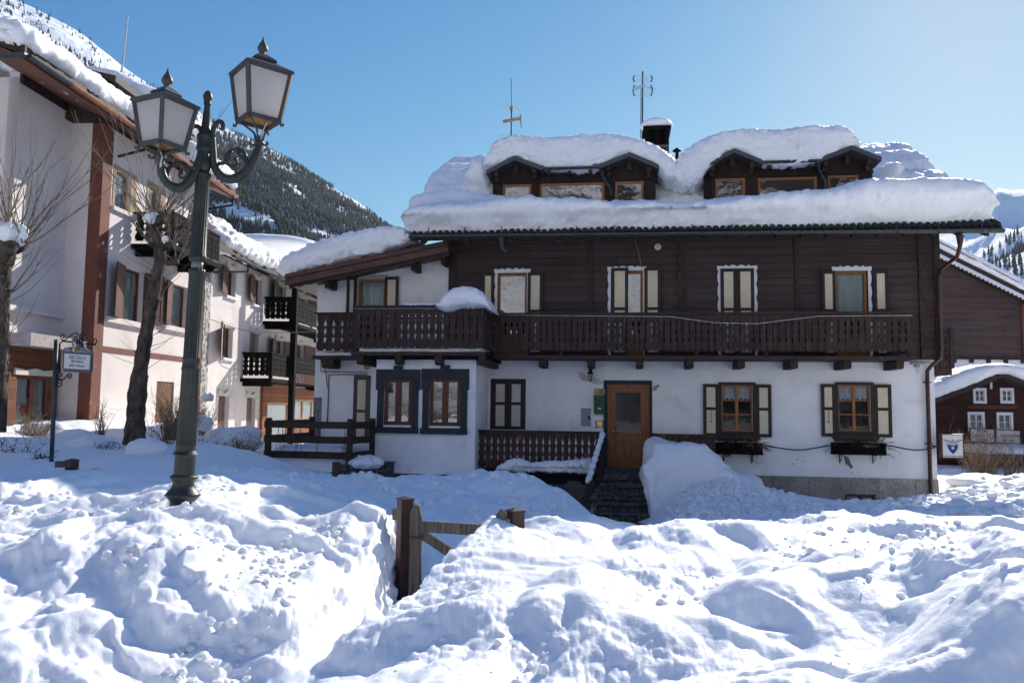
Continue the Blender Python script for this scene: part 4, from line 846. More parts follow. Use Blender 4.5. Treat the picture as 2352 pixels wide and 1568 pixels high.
# closed shutters window
a, b, c, d = shut_r; mb = MB(); mb.box(a - .05, a, c, d + .05, 0, .02); mb.box(b, b + .05, c, d + .05, 0, .02); mb.box(a, b, d, d + .05, 0, .02); w_ = mb.build('window', anthracite, chalet)
m_ = (a + b) / 2; shutter(w_, a, m_ - .004, c, d, -.03, 0, 'a', pm=cream_pale, fr=.09); shutter(w_, m_ + .004, b, c, d, -.03, 0, 'b', pm=cream_pale, fr=.09)
# basement windows
for r, nm in ((base_w, 1), (cell_w, 1)): window(r, 0.03 if r is base_w else 0, rec=.03, mull=1, drape=.9, m=orange_wood if r is cell_w else red_wood, back=.3)
# bay ------------------------------------------------------------------------------------
wall('bay_wall', uB0, uB1, GZ + .5, zBayT, 1.85, bay_w, white_plaster, .14)
mb = MB(); mb.box(uB1 - .15, uB1 - .002, GZ + .5, zBayT, .002, 1.845); mb.box(uB0 + .002, uB0 + .15, GZ + .5, zBayT, .002, 1.845); mb.box(uB0 + .01, uB1 - .01, zBayT - .1, zBayT, .002, 1.84); mb.build('bay_side_wall', white_plaster, chalet)
mb = MB(); mb.box(uB0 - .01, uB1 + .01, GZ, zBayB, .002, 1.86); mb.build('bay_plinth', stonework, chalet)
for k, r in enumerate(bay_w):
    w_ = window(r, 1.85, rec=.03, mull=1, fw=.095, m=red_wood, g=glass_b, back=.35, drape=.5 if k == 0 else None); a, b, c, d = r; t = .2; mb = MB(); W0, W1 = 1.852, 1.90
    mb.box(a - t + .03, a, c - .05, d, W0, W1 - .012); mb.box(b, b + t - .03, c - .05, d, W0, W1 - .012)
    mb.prism([(a - t, d - .28), (a - .003, d - .28), (a - .003, d), (b + .003, d), (b + .003, d - .28), (b + t, d - .28), (b + t, d + .22), (a - t, d + .22)], W0, W1)
    m_ = (a + b) / 2; mb.prism([(m_ - .10, d + .001), (m_ + .08, d + .001), (m_ + .11, d + .31), (m_ - .11, d + .31)], W0, W1 + .02)
    mb.box(a - t - .0, b + t - .02, c - .20, c - .05, W0, W1 + .05); mb.build('window_surround', anthracite, w_, bevel=.008)
# front door -----------------------------------------------------------------------------
a, b, c, d = door_r; mb = MB(); q = .10
mb.box(a - q, a, c - .02, d + q, .001, .018); mb.box(b, b + q * .8, c - .02, d + q, .001, .018); mb.box(a, b, d, d + q, .001, .018); mb.build('door_surround', anthracite, chalet)
mb = MB(); mb.box(a, a + .09, c, d, -.13, -.04); mb.box(b - .09, b, c, d, -.13, -.04); mb.box(a + .09, b - .09, d - .09, d, -.13, -.04)
A, Bq = a + .09, b - .09; h_ = d - .09 - c; s_ = .095; zm = c + h_ * .42
mb.box(A, A + s_, c, d - .09, -.115, -.065); mb.box(Bq - s_, Bq, c, d - .09, -.115, -.065); mb.box(A + s_, Bq - s_, d - .09 - s_, d - .09, -.115, -.066); mb.box(A + s_, Bq - s_, zm - .2, zm, -.115, -.066); mb.box(A + s_, Bq - s_, c, c + .2, -.115, -.066); m_ = (A + Bq) / 2
mb.box(m_ - .07, m_ + .07, c + .2, zm - .2, -.115, -.066); mb.box(A + s_, Bq - s_, c + .2, zm - .2, -.11, -.085)
for x0, x1 in ((A + s_ + .05, m_ - .12), (m_ + .12, Bq - s_ - .05)): mb.box(x0, x1, c + .25, zm - .25, -.11, -.07)
g0 = (A + s_, Bq - s_, zm, d - .09 - s_)
for q4 in ((g0[0], g0[0] + .035, g0[2], g0[3]), (g0[1] - .035, g0[1], g0[2], g0[3]), (g0[0] + .035, g0[1] - .035, g0[2], g0[2] + .035), (g0[0] + .035, g0[1] - .035, g0[3] - .035, g0[3])): mb.box(*q4, -.10, -.055)
dr = mb.build('front_door', door_wood, chalet, bevel=.006)
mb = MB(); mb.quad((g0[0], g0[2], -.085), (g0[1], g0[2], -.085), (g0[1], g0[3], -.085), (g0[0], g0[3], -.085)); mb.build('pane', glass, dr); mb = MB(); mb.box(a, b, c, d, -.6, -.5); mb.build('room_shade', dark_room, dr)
mb = MB(); hz = c + h_ * .46; mb.box(A + .04, A + .08, hz - .14, hz + .1, -.065, -.055); mb.tube([(A + .06, .055, hz + .02), (A + .06, .0, hz + .02), (A + .19, -.005, hz + .02)], .010, 8); mb.build('door_handle', brass, dr, smooth=True)
mb = MB(); mb.box(a - .05, b + .1, c - .05, c, -.1, .25); mb.box(a + .12, b - .1, c + .0, c + .015, .05, .24); mb.build('door_step', slate, chalet)
# wall lamp, number plate, mailbox, cabinet, bell
p = H(1356, 862, .1); mb = MB(); mb.lathe([(.0, -.17), (.02, -.16), (.012, -.14), (.045, -.12), (.045, -.115)], (p.x, -.14, p.z), 6); mb.lathe([(.075, .04), (.08, .05), (.05, .09), (.03, .11), (.02, .12)], (p.x, -.14, p.z), 6); mb.box(p.x - .045, p.x + .045, p.z + .08, p.z + .21, .0, .05); mb.tube([(p.x, -.04, p.z + .17), (p.x, -.10, p.z + .2), (p.x, -.14, p.z + .15), (p.x, -.14, p.z + .1)], .014, 6)
for k in range(4): q_ = math.pi / 4 + k * math.pi / 2; mb.beam((p.x + .045 * math.cos(q_), -.14 + .045 * math.sin(q_), p.z - .115), (p.x + .075 * math.cos(q_), -.14 + .075 * math.sin(q_), p.z + .045), .006, .006)
wl_ = mb.build('wall_lamp', black_iron, chalet); mb = MB(); mb.lathe([(.038, -.115), (.066, .04)], (p.x, -.14, p.z), 4); mb.build('lamp_glass', lamp_pane, wl_)
r = hr(1366, 893, 1389, 905, .02); mb = MB(); mb.box(*r, .003, .02); npl = mb.build('number_plate', tan, chalet); mb = MB(); a_, b_, c_, d_ = r
for q4 in ((a_ - .008, b_ + .008, d_, d_ + .008), (a_ - .008, b_ + .008, c_ - .008, c_), (a_ - .008, a_, c_, d_), (b_, b_ + .008, c_, d_)): mb.box(*q4, .003, .024)
mb.build('plate_border', ink_blue, npl)
FT = lambda u, w_, z: Matrix.Translation((u, -w_, z)) @ Matrix.Rotation(R(90), 4, 'X')
text('5', .125, ink_blue, npl, FT(a_ + (b_ - a_) * .70, .021, c_ + .025), bold=.003); mb = MB(); mb.box(a_ + .03, a_ + .07, c_ + .075, c_ + .115, .02, .022); mb.build('plate_emblem', yellow, npl)
r = hr(1364, 908, 1389, 951, .08); a_, b_, c_, d_ = r; mb = MB(); mb.box(a_, b_, c_, d_, .002, .10); mb.box(a_ - .008, b_ + .008, d_ - .09, d_ + .01, .002, .125); mbx = mb.build('mailbox', green_box, chalet, bevel=.006)
mb = MB(); mb.box(a_ + .04, b_ - .04, d_ - .14, d_ - .13, .1, .103); mb.box(a_ + .10, b_ - .10, d_ - .225, d_ - .21, .1, .103); mb.build('mail_slot', cable_mat, mbx); mb = MB(); mb.box(a_ + .10, b_ - .10, c_ + .13, c_ + .17, .1, .103); mb.build('name_card', sign_white, mbx)
r = hr(1334, 937, 1357, 978, .02); mb = MB(); mb.box(*r, .002, .02); cb_ = mb.build('meter_cabinet', grey_box, chalet, bevel=.004); mb = MB(); u_, z_ = r[1] - .05, r[2] + .24; mb.lathe([(.0, -.02), (.032, -.02), (.032, .02), (.0, .02)], (0, 0, 0), 14); mb.v = [(u_ + x, -.03 + z * .5, z_ + y) for x, y, z in mb.v]; mb.box(u_ - .01, u_ + .04, z_ - .07, z_ - .02, .02, .03); mb.build('cabinet_lock', cable_mat, cb_)
r = hr(1371, 968, 1383, 978, .02); mb = MB(); mb.box(*r, .004, .02); mb.build('door_bell', brass, chalet)
p = H(1511, 567, .14); mb = MB(); mb.lathe([(.0, 0), (.085, 0), (.09, .02), (.075, .03), (.0, .03)], (0, 0, 0), 24); mb.v = [(p.x + x, -.12 - z, p.z + y) for x, y, z in mb.v]; mb.build('vent_cover', cream_pale, chalet)
p = H(847, 842, .02); mb = MB(); mb.lathe([(.0, 0), (.085, 0), (.09, .02), (.075, .03), (.0, .03)], (0, 0, 0), 24); mb.v = [(p.x + x - .06, -.0 - z, p.z + y) for x, y, z in mb.v]; mb.build('vent_cover', tan, chalet)
mb = MB(); q = [H(737, 825, .02), H(737, 853, .02), H(845, 855, .02)]; mb.tube([(p.x, -.03, p.z) for p in q], .012, 6); q = [H(845, 860, .02), H(756, 860, .02), H(752, 975, .02)]; mb.tube([(p.x, -.03, p.z) for p in q], .016, 6); q = [H(738, 828, .02), H(748, 850, .02), H(753, 890, .02)]; mb.tube([(p.x, -.04, p.z) for p in q], .012, 6); mb.build('wall_pipe', brown_metal, chalet)
mb = MB(); p = H(2108, 838, .1); mb.box(p.x - .15, p.x + .16, p.z + .02, p.z + .06, .02, .16); mb.box(p.x - .05, p.x + .05, p.z - .05, p.z + .02, .02, .10); mb.tube([(p.x, -.06, p.z - .05), (p.x + .04, -.06, p.z - .12), (p.x, -.06, p.z - .2), (p.x - .02, -.06, p.z - .1)], .008, 5); mb.tube([(H(2092, 830).x, -.03, H(2092, 832).z), (uR - .05, -.03, H(2092, 832).z)], .012, 5); mb.build('outdoor_lamp', grey_box, chalet)
# balcony ---------------------------------------------------------------------------------
def edge_profile():
    return [(0, .0), (.01, .0), (.012, .14), (.03, .17), (.05, .14), (.06, .012), (.20, .012), (.25, .10), (.30, .19), (.335, .20), (.36, .14), (.372, .05), (.375, .012), (.41, .012), (.45, .06), (.50, .13), (.535, .20), (.57, .13), (.61, .06), (.65, .012), (.675, .012), (.68, .12), (.70, .19), (.74, .19), (.79, .11), (.83, .05), (.87, .012), (1, .012)]
def boards(mb, p0, p1, zb, zt_, n, th=.024):
    """carved boards from p0 to p1 (local xy), n boards"""
    p0 = Vector((*p0, 0)); p1 = Vector((*p1, 0)); d = (p1 - p0) / n; nm = Vector((d.y, -d.x, 0)).normalized() * th; pr = edge_profile(); H_ = zt_ - zb
    for k in range(n):
        vs = []; c0 = p0 + d * k; jz = random.uniform(-.004, .004); jn = nm.normalized() * random.uniform(-.004, .004)
        for t, g_ in pr:
            g_ = g_ * .95
            for f_, o_ in ((g_, 0), (1 - g_, 0), (1 - g_, 1), (g_, 1)):
                q = c0 + d * f_ + nm * o_ + jn; vs.append((q.x, q.y, zb + t * H_ + jz))
        fs = []
        for i in range(len(pr) - 1):
            o = 4 * i
            for s in range(4): fs.append((o + s, o + (s + 1) % 4, o + 4 + (s + 1) % 4, o + 4 + s))
        fs += [(3, 2, 1, 0), tuple(4 * (len(pr) - 1) + s for s in range(4))]; mb.add(vs, fs)
uA, uBm = H(1138, 760, 1.05).x, H(2095, 760, 1.05).x; zb_, zt_ = H(1600, 806, 1.05).z, H(1600, 722, 1.05).z
uC0, uC1 = H(815, 760, 2.1).x, H(1112, 760, 2.1).x; uD0 = H(728, 760, .55).x; zcb, zct = H(960, 800, 2.1).z, H(960, 706, 2.1).z; zdt, zdb = H(770, 722, .55).z, H(770, 806, .55).z
mb = MB(); deck_z = zFl
mb.box(uC1 - .2, uBm + .05, deck_z - .09, deck_z, .125, 1.10); mb.box(uC0 - .06, uC1 + .04, deck_z - .091, deck_z - .001, .125, 2.18); mb.box(uD0 - .08, uC0 + .1, deck_z - .089, deck_z - .002, .005, .64)
balc = mb.build('balcony_floor', dark_wood, chalet)
mb = MB()
boards(mb, (uA - .2, -1.05), (uBm, -1.05), zb_, zt_, 67); rl = mb.build('balcony_railing', board_wood, chalet)
mb = MB(); boards(mb, (uC0, -2.1), (uC1, -2.1), zcb, zct, 19); boards(mb, (uC1, -2.1), (uC1, -1.08), zcb, zct, 6); boards(mb, (uC0, -.6), (uC0, -2.1), zcb, zct, 9); mb.build('balcony_railing', board_wood, chalet)
mb = MB(); boards(mb, (uD0, -.55), (uC0 + .3, -.55), zdb, zdt, 8); mb.build('balcony_railing', board_wood, chalet)
mb = MB(); boards(mb, (uBm, -1.05), (uBm, -.14), zb_, zt_, 6); mb.build('balcony_railing', board_wood, chalet)
mb = MB()
mb.box(uA - .2, uBm + .05, zt_ - .005, zt_ + .05, .99, 1.13); mb.box(uC0 - .05, uC1 + .05, zct, zct + .05, 2.04, 2.18); mb.box(uC1 - .04, uC1 + .05, zct + .001, zct + .049, 1.13, 2.04); mb.box(uC0 - .05, uC0 + .04, zct + .001, zct + .049, .56, 2.04); mb.box(uD0 - .05, uC0 - .05, zdt, zdt + .05, .49, .63); mb.box(uBm - .04, uBm + .05, zt_ - .004, zt_ + .049, .13, .99)
for zz in (.12, .72): mb.box(uA - .2, uBm, zb_ + zz, zb_ + zz + .06, .97, 1.02); mb.box(uC0 + .03, uC1 - .03, zcb + zz, zcb + zz + .06, 2.02, 2.07)
for k in range(7): u = uA + (uBm - uA) * k / 6 - (.05 if k == 6 else 0); mb.box(u - .04, u + .04, deck_z, zt_, .93, .985)
mb.build('handrail', dark_wood, rl)
def corbel(mb, u, w1, zt, h=.2, hw=.085):
    mb.add([(u + s, -w_, z) for s in (-hw, hw) for w_, z in ((0, zt), (w1, zt), (w1, zt - h * .75), (w1 - .05, zt - h), (0, zt - h))], [(0, 1, 2, 3, 4), (9, 8, 7, 6, 5)] + [(i, 5 + i, 5 + (i + 1) % 5, (i + 1) % 5) for i in range(5)])
for x in (1245, 1357, 1470, 1585, 1702, 1823, 1945, 2065): mb = MB(); corbel(mb, H(x, 828, .9).x, .98, deck_z - .095); mb.build('corbel', dark_wood, balc)
for x in (829, 916, 1008, 1108): mb = MB(); corbel(mb, H(x, 808, 2.1).x, 2.16, deck_z - .095, .22); mb.build('corbel', dark_wood, balc)
mb = MB(); corbel(mb, H(752, 825, .6).x, .6, deck_z - .095, .24, .16); mb.build('corbel', dark_wood, balc)
mb = MB(); mb.box(uB0 - .35, uC1 + .12, zBayT + .01, zBayT + .10, .002, 2.12); mb.box(uB0 - .3, uC1 + .08, zBayT + .10, zBayT + .14, .002, 2.06); mb.build('bay_cornice', black_wood, chalet)
# thin light cables on the balcony
mb = MB(); q = [(1142, 723), (1300, 725), (1450, 726), (1540, 727), (1640, 741), (1740, 743), (1880, 726), (2095, 724)]; mb.tube([(H(x, y, 1.1).x, -1.10, H(x, y, 1.1).z) for x, y in q], .009, 5); mb.tube([(uC0, -2.15, zct - .03), (uC1, -2.15, zct - .03), (uC1 + .03, -1.13, zct - .06)], .006, 5); mb.build('light_cable', white_cable, rl)
mb = MB(); q = [(1458, 548), (1468, 585), (1475, 625)]; mb.tube([(H(x, y, .2).x, -.2, H(x, y, .2).z) for x, y in q], .006, 4); mb.build('hanging_wire', tan, chalet)
# side balcony on the right gable
mb = MB(); s1 = HX(2150, 800, uT1 + .9); yb0 = 2.6; mb.box(uT1, uT1 + 1.25, zFl - .28, zFl - .08, -(yb0 + 3), -yb0); fl2 = mb.build('side_balcony', dark_wood, chalet)
mb = MB(); boards(mb, (uT1, yb0), (uT1 + 1.25, yb0), zFl - .1, zFl + .95, 8); boards(mb, (uT1 + 1.25, yb0), (uT1 + 1.25, yb0 + 3), zFl - .1, zFl + .95, 18); mb.box(uT1, uT1 + 1.3, zFl + .95, zFl + 1.0, -yb0 - .03, -yb0 + .04); mb.box(uT1 + 1.19, uT1 + 1.3, zFl - .1, zFl + 1.05, -yb0 - .06, -yb0 + .05); mb.build('balcony_railing', board_wood, fl2)
mb = MB(); 
for k in range(3): mb.tube([(uT1 + .05, yb0 + .1 + k * .2, zFl + 1.12), (uT1 + 2.2, yb0 + .1 + k * .2, zFl + 1.10)], .012, 5)
mb.build('washing_line', grey_metal, fl2)
# annex lean-to roof --------------------------------------------------------------------
aA = H(655, 640, 1.0); aB = H(1030, 562, 1.0); du = aB.x - aA.x; sl = (aB.z - aA.z) / du
def annex_band(name, z0, z1, w0, w1, m, o0=0, o1=0, parent=None):
    mb = MB(); mb.add([(u, -w_, aA.z + (u - aA.x) * sl + z) for u in (aA.x + o0, aB.x - o1) for w_ in (w0, w1) for z in (z0, z1)], [(0, 1, 3, 2), (4, 6, 7, 5), (0, 4, 5, 1), (2, 3, 7, 6), (0, 2, 6, 4), (1, 5, 7, 3)]); return mb.build(name, m, parent or chalet)
ar = annex_band('annex_roof', -.14, .10, -9.5, 1.0, roof_metal)
annex_band('barge_board', -.19, -.03, 1.001, 1.03, roof_metal, parent=ar); annex_band('barge_trim', .0, .11, 1.001, 1.06, roof_metal, parent=ar)
mb = MB(); n = 60; o = []
for k in range(n + 1): u = aA.x + .1 + (du - .1) * k / n; o.append((u, aA.z + (u - aA.x) * sl - .30 + .045 * abs(math.sin(k * .75))))
mb.prism(o + [(aB.x, aB.z - .15), (aA.x + .1, aA.z - .15)], .90, .94); mb.build('scalloped_board', dark_wood, ar)
for x, y in ((745, 652), (945, 607), (1015, 592)):
    p = H(x, y, .8); zz = aA.z + (p.x - aA.x) * sl - .15; mb = MB(); mb.box(p.x - .08, p.x + .08, zz - .15, zz, 0, .85); mb.box(p.x - .07, p.x + .07, zz - .24, zz - .15, 0, .6); mb.build('purlin_end', dark_wood, ar)
for x, y in ((677, 612), (925, 558), (835, 590)): p = H(x, y, .9); mb = MB(); zz = aA.z + (p.x - aA.x) * sl + .10; mb.box(p.x - .07, p.x + .09, zz, zz + .09, .75, .85); mb.build('snow_stop', black_iron, ar)
# dormers ---------------------------------------------------------------------------------
DW = -.4
def dormer(gl, gr_, gutx, wall_x, wins_, pipe):
    """gl / gr_: view points (left, apex, right) of the two small gables"""
    xs0, xs1 = H(wall_x[0], 420, DW).x, H(wall_x[1], 420, DW).x; zb = zr(.4) - .2; PT = []
    for tri in (gl, gr_): PT.append([H(x, y, DW + .45) for x, y in tri])
    zm = H(gutx[0][0], gutx[0][1], DW + .3).z; mb = MB()
    # body: front wall polygon
    poly = [(xs0, zb), (xs1, zb)]
    L, Rr = PT
    def sh(p): return (p.x, p.z - .10)
    poly += [(xs1, Rr[2].z - .02), sh(Rr[1]), (Rr[0].x, Rr[0].z - .05), (L[2].x, L[2].z - .05), sh(L[1]), (xs0, L[0].z + .02)]
    holes = [hr(*w_, DW) for w_ in wins_]
    mb.prism(poly, DW - .06 - 3.5, DW - .12)
    body = mb.build('dormer', timber_v, chalet)
    mb = MB()                                          # front cladding between windows
    hs = sorted(holes); zt0 = max(h[3] for h in holes) + .05; zt0 = min(zt0, L[0].z)
    edges = [xs0] + [v for h in hs for v in (h[0], h[1])] + [xs1]
    for i in range(0, len(edges), 2): mb.box(edges[i], edges[i + 1], zb, zt0, DW - .118, DW)
    for h in hs: mb.box(h[0], h[1], h[3], zt0, DW - .118, DW)
    mb.prism([(xs0, zt0 + .002), (xs1, zt0 + .002)] + poly[2:], DW - .118, DW - .01); mb.box(xs0 - .02, xs1 + .02, zt0 - .03, zt0 + .05, DW - .02, DW + .04)
    mb.build('dormer_cladding', timber_v, body)
    for h in hs: 
        h = (h[0], h[1], zb + .2, h[3]); window(h, DW, rec=.02, fw=.065, mull=0, m=orange_wood, g=glass_b, parent=body, back=.03)
    mb = MB()
    for tri in PT:
        a_, t_, c_ = tri
        for p_, q_ in ((a_, t_), (t_, c_)):
            vs = [(p.x, y, p.z + dz) for p in (p_, q_) for y in (-DW - .48, -DW + 3.2) for dz in (-.10, .02)]
            mb.add(vs, [(0, 1, 3, 2), (4, 6, 7, 5), (0, 4, 5, 1), (2, 3, 7, 6), (0, 2, 6, 4), (1, 5, 7, 3)])
    mb.box(L[2].x - .1, Rr[0].x + .1, zm + .06, zm + .14, DW - 2.5, DW + .42)
    mb.build('dormer_roof', mat('grey sheet metal', (0.075, 0.078, 0.082), .4, .3, var=.1), body)
    mb = MB(); g0, g1 = H(*gutx[0], DW + .35), H(*gutx[1], DW + .35); gutter(mb, (g0.x, -DW - .42, zm + .02), (g1.x, -DW - .42, zm + .02), .065)
    q = [H(x, y, DW + .35 - .28 * min(1, i * .5)) for i, (x, y) in enumerate(pipe)]; mb.tube([(p.x, p.y, p.z) for p in q], [.08] + [.045] * (len(q) - 1), 8); mb.build('gutter', grey_metal, body)
    mb = MB()
    for tri in PT:
        t_ = tri[1]; mb.box(t_.x - .06, t_.x + .06, t_.z - .36, t_.z - .12, DW, DW + .10)
        for p_, s in ((tri[0], 1), (tri[2], -1)): mb.box(p_.x + s * .25 - .06, p_.x + s * .25 + .06, p_.z - .12, p_.z + .03, DW, DW + .35); mb.box(p_.x + s * .25 - .05, p_.x + s * .25 + .05, p_.z - .24, p_.z - .12, DW, DW + .2)
    for k in range(3): u = g0.x + (g1.x - g0.x) * (k + .5) / 3; mb.box(u - .05, u + .05, zm - .12, zm + .05, DW, DW + .3)
    build_each(mb, 'rafter_end', dark_wood, body)
    return body, PT
d1, PT1 = dormer([(1117, 393), (1182, 360), (1247, 384)], [(1377, 379), (1446, 352), (1513, 380)], [(1235, 391), (1380, 388)], (1136, 1506), [(1155, 423, 1220, 460), (1240, 420, 1388, 460), (1413, 416, 1478, 460)], [(1383, 388), (1384, 402), (1392, 418), (1402, 432), (1405, 450)])
d2, PT2 = dormer([(1615, 379), (1686, 343), (1752, 370)], [(1876, 367), (1955, 336), (2024, 362)], [(1745, 376), (1887, 373)], (1633, 2004), [(1643, 409, 1712, 450), (1741, 407, 1877, 450), (1902, 402, 1973, 450)], [(1880, 373), (1880, 388), (1888, 402), (1896, 416), (1898, 440)])
# chimney and vent
cp = H(1508, 330, -3.4); zc0 = H(1508, 345, -3.4).z; zc1 = H(1508, 302, -3.4).z; hw = .36
mb = MB(); mb.box(cp.x - hw, cp.x + hw, zc0 - 2.5, zc0 + .05, -3.4 - hw, -3.4 + hw); ch = mb.build('chimney', stonework, chalet)
mb = MB()
for sx, sy in ((-1, -1), (1, -1), (-1, 1), (1, 1), (0, 1), (0, -1)): mb.box(cp.x + sx * (hw - .06) - .06, cp.x + sx * (hw - .06) + .06, zc0 + .05, zc1 - .08, -3.4 + sy * (hw - .06) - .06, -3.4 + sy * (hw - .06) + .06)
mb.box(cp.x - hw + .1, cp.x + hw - .1, zc0, zc1 - .1, -3.4 - hw + .1, -3.4 + hw - .1); mb.box(cp.x - hw - .06, cp.x + hw + .06, zc1 - .08, zc1 + .04, -3.4 - hw - .06, -3.4 + hw + .06); mb.build('chimney_cap', black_wood, ch)
vp = H(1555, 350, -3.2); mb = MB(); mb.lathe([(.05, -1.2), (.05, .02), (.14, .03), (.14, .05), (.03, .14), (.0, .15)], (vp.x, 3.2, vp.z), 12); mb.build('vent_pipe', black_iron, chalet, smooth=True)
# porch: floor, front beam, carved railings, steps ---------------------------------------
zP = H(1250, 1080, 1.75).z; uP0 = uB1; uP1 = H(1372, 1085, 1.75).x
mb = MB(); mb.box(uP0 + .01, uP1, zP - .30, zP - .06, .01, 1.9); mb.build('porch_floor', black_wood, chalet)
zq0, zq1 = H(1250, 1077, 1.45).z, H(1250, 993, 1.45).z; uP2 = H(1383, 1030, 1.45).x
mb = MB(); boards(mb, (uP0 + .03, -1.45), (uP2, -1.45), zq0, zq1, 19); pr_ = mb.build('porch_railing', old_board, chalet); mb = MB(); mb.box(uP0 + .02, uP2 + .05, zq1, zq1 + .045, 1.38, 1.53); mb.box(uP2 - .06, uP2 + .06, zq0 - .3, zq1 + .001, 1.39, 1.52); mb.build('handrail', dark_wood, pr_)
q0, q1 = H(1503, 1020, 1.45).x, H(1642, 1020, 1.45).x; mb = MB(); boards(mb, (q0, -1.45), (q1, -1.45), zq0, zq1 - .03, 11); mb.box(q0 - .02, q1 + .1, zq1 - .03, zq1 + .02, 1.38, 1.53); boards(mb, (q1, -1.45), (q1, -.05), zq0, zq1 - .03, 8); pr2 = mb.build('porch_railing', old_board, chalet)
mb = MB(); mb.box(q0 - .06, q0 + .06, zq0 - .3, zq1 + .03, 1.39, 1.52); mb.build('railing_post', dark_wood, pr2)
mb = MB(); mb.box(H(1498, 1080, 1.0).x, q1 + .15, GZ, zq0 - .05, .035, 1.6); mb.build('terrace_wall', stonework, chalet)
us0, us1 = H(1372, 1100, 1.7).x, H(1497, 1100, 1.7).x; zs = door_r[2] - .04
st = None
mb = MB(); mb.box(us0, us1, zs - .12, zs - .0, .03, 1.55)
for k in range(7): mb.box(us0 - .06, us1 - .0, zs - .0 - .19 * (k + 1) - .05, zs - .19 * (k + 1), 1.5 + .3 * k - .05, 1.5 + .3 * (k + 1) + .05)
st = mb.build('stair_treads', slate, chalet, bevel=.012); mb = MB(); mb.box(us0 + .001, us1 - .001, GZ, zs - .12, .03, 1.52)
for k in range(7): mb.box(us0, us1 - .03, GZ, zs - .19 * (k + 1) - .05, 1.5 + .3 * k, 1.5 + .3 * (k + 1))
mb.build('stair_risers', stonework, st)
def hb(x, y, wd): p = H(x, y, wd); return (p.x, p.y, p.z)
mb = MB(); mb.beam(hb(1377, 1008, 1.6), hb(1349, 1130, 2.9), .05, .09); mb.beam(hb(1393, 1012, 1.3), hb(1372, 1110, 2.4), .05, .07); mb.beam(hb(1363, 1110, 2.8), hb(1330, 1172, 3.6), .05, .09); mb.beam(hb(1350, 1120, 2.85), hb(1349, 1240, 2.85), .06, .06); mb.beam(hb(1352, 1180, 2.9), hb(1322, 1170, 3.6), .03, .05)
mb.build('stair_rail', dark_wood, chalet)
mb = MB(); 
for x in (1210, 1322): mb.beam(hb(x, 1102, 1.6), hb(x, 1240, 1.6), .05, .05)
mb.beam(hb(1318, 1104, 1.6), hb(1330, 1135, 1.2), .03, .03); mb.build('porch_post', post_paint, chalet)
# awning-like small roof over the cellar window
# ================================================================== SNOW ON THE CHALET
def place(o, M, label, cat='snow', group=None): o.matrix_world = M; return tag(o, label, cat, group, kind='thing')
mapU = lambda a, z, s: (s, a, z)               # section in local (y, z), swept along u
mapW = lambda a, z, s: (a, s, z)               # section in local (u, z), swept along y
sU0, sU1 = H(914, 500, 1.7).x, H(2309, 480, 1.7).x
r0 = lambda y: zr(y) + .23
sec = [(-1.22, r0(-1.22) - .02), (-1.42, r0(-1.3) + .10), (-1.66, r0(-1.3) + .34), (-1.70, r0(-1.3) + .58), (-1.50, r0(-1.3) + .74), (-1.0, r0(-1.3) + .84), (-.3, r0(-1.3) + .86), (.5, r0(.5) + .34), (2.5, r0(2.5) + .82), (4.6, r0(4.6) + .78), (5.3, r0(5.2) + .70), (6.2, r0(4.2) + .78), (8, r0(2.4) + .75), (8, r0(2.4)), (5.3, r0(5.2) - .05), (2, r0(2) + .02), (0, r0(0) + .02)]
def roofpost(V):
    u, y, z = V[:, 0], V[:, 1], V[:, 2]; top = np.clip((z - (zTop + SLP * (y - yE) + .45)) / .3, 0, 1) * (y > -1.0)
    st_ = .36 * np.abs(np.sin(np.pi * (y + 1.1) / 1.5)) ** .7 - .13
    edge = np.maximum(1 - np.clip((u - sU0) / 3.0, 0, 1), 1 - np.clip((sU1 - u) / 4.5, 0, 1)) ** 0.5
    z = z + top * st_ * edge
    sag = .10 * np.sin(u * .9 + 1) * (y < 0.5) * (z > zTop + .7)
    z = z + (1 - sstep(1.2, 3.4, u - sU0)) * .42 * sstep(-1.2, -.5, y) * (1 - sstep(1.0, 3.0, y)) * np.clip((z - (zTop + SLP * (y - yE) + .3)) / .3, 0, 1)
    front = np.clip((-1.0 - y) / .5, 0, 1)
    lo = sstep(0, 1, (zTop + .66 + .09 * fbm(u * .7, u * 0, 1 + u * 0, 3) - z) / .10)
    y2 = y + front * lo * .20 * (1 + fbm(u * .6, u * 0, 5 + u * 0, 2))           # older lower layer set back
    rise = sstep(sU1 - 4.0, sU1 - 2.4, u) * (1 - sstep(sU1 - .5, sU1, u)) * .34 * sstep(zTop + .3, zTop + 1.0, z) * (1 - sstep(.3, 1.6, y))
    return np.stack([u, y2, z + sag + rise], 1)
o = sweep('roof_snow', sec, sU0, sU1, mapU, rr=.50, step=.05, amp=.08, sc_=1.0, fine=.034, post=roofpost)
place(o, HM, 'huge thick snow slab covering the main roof of the chalet above the long gutter')
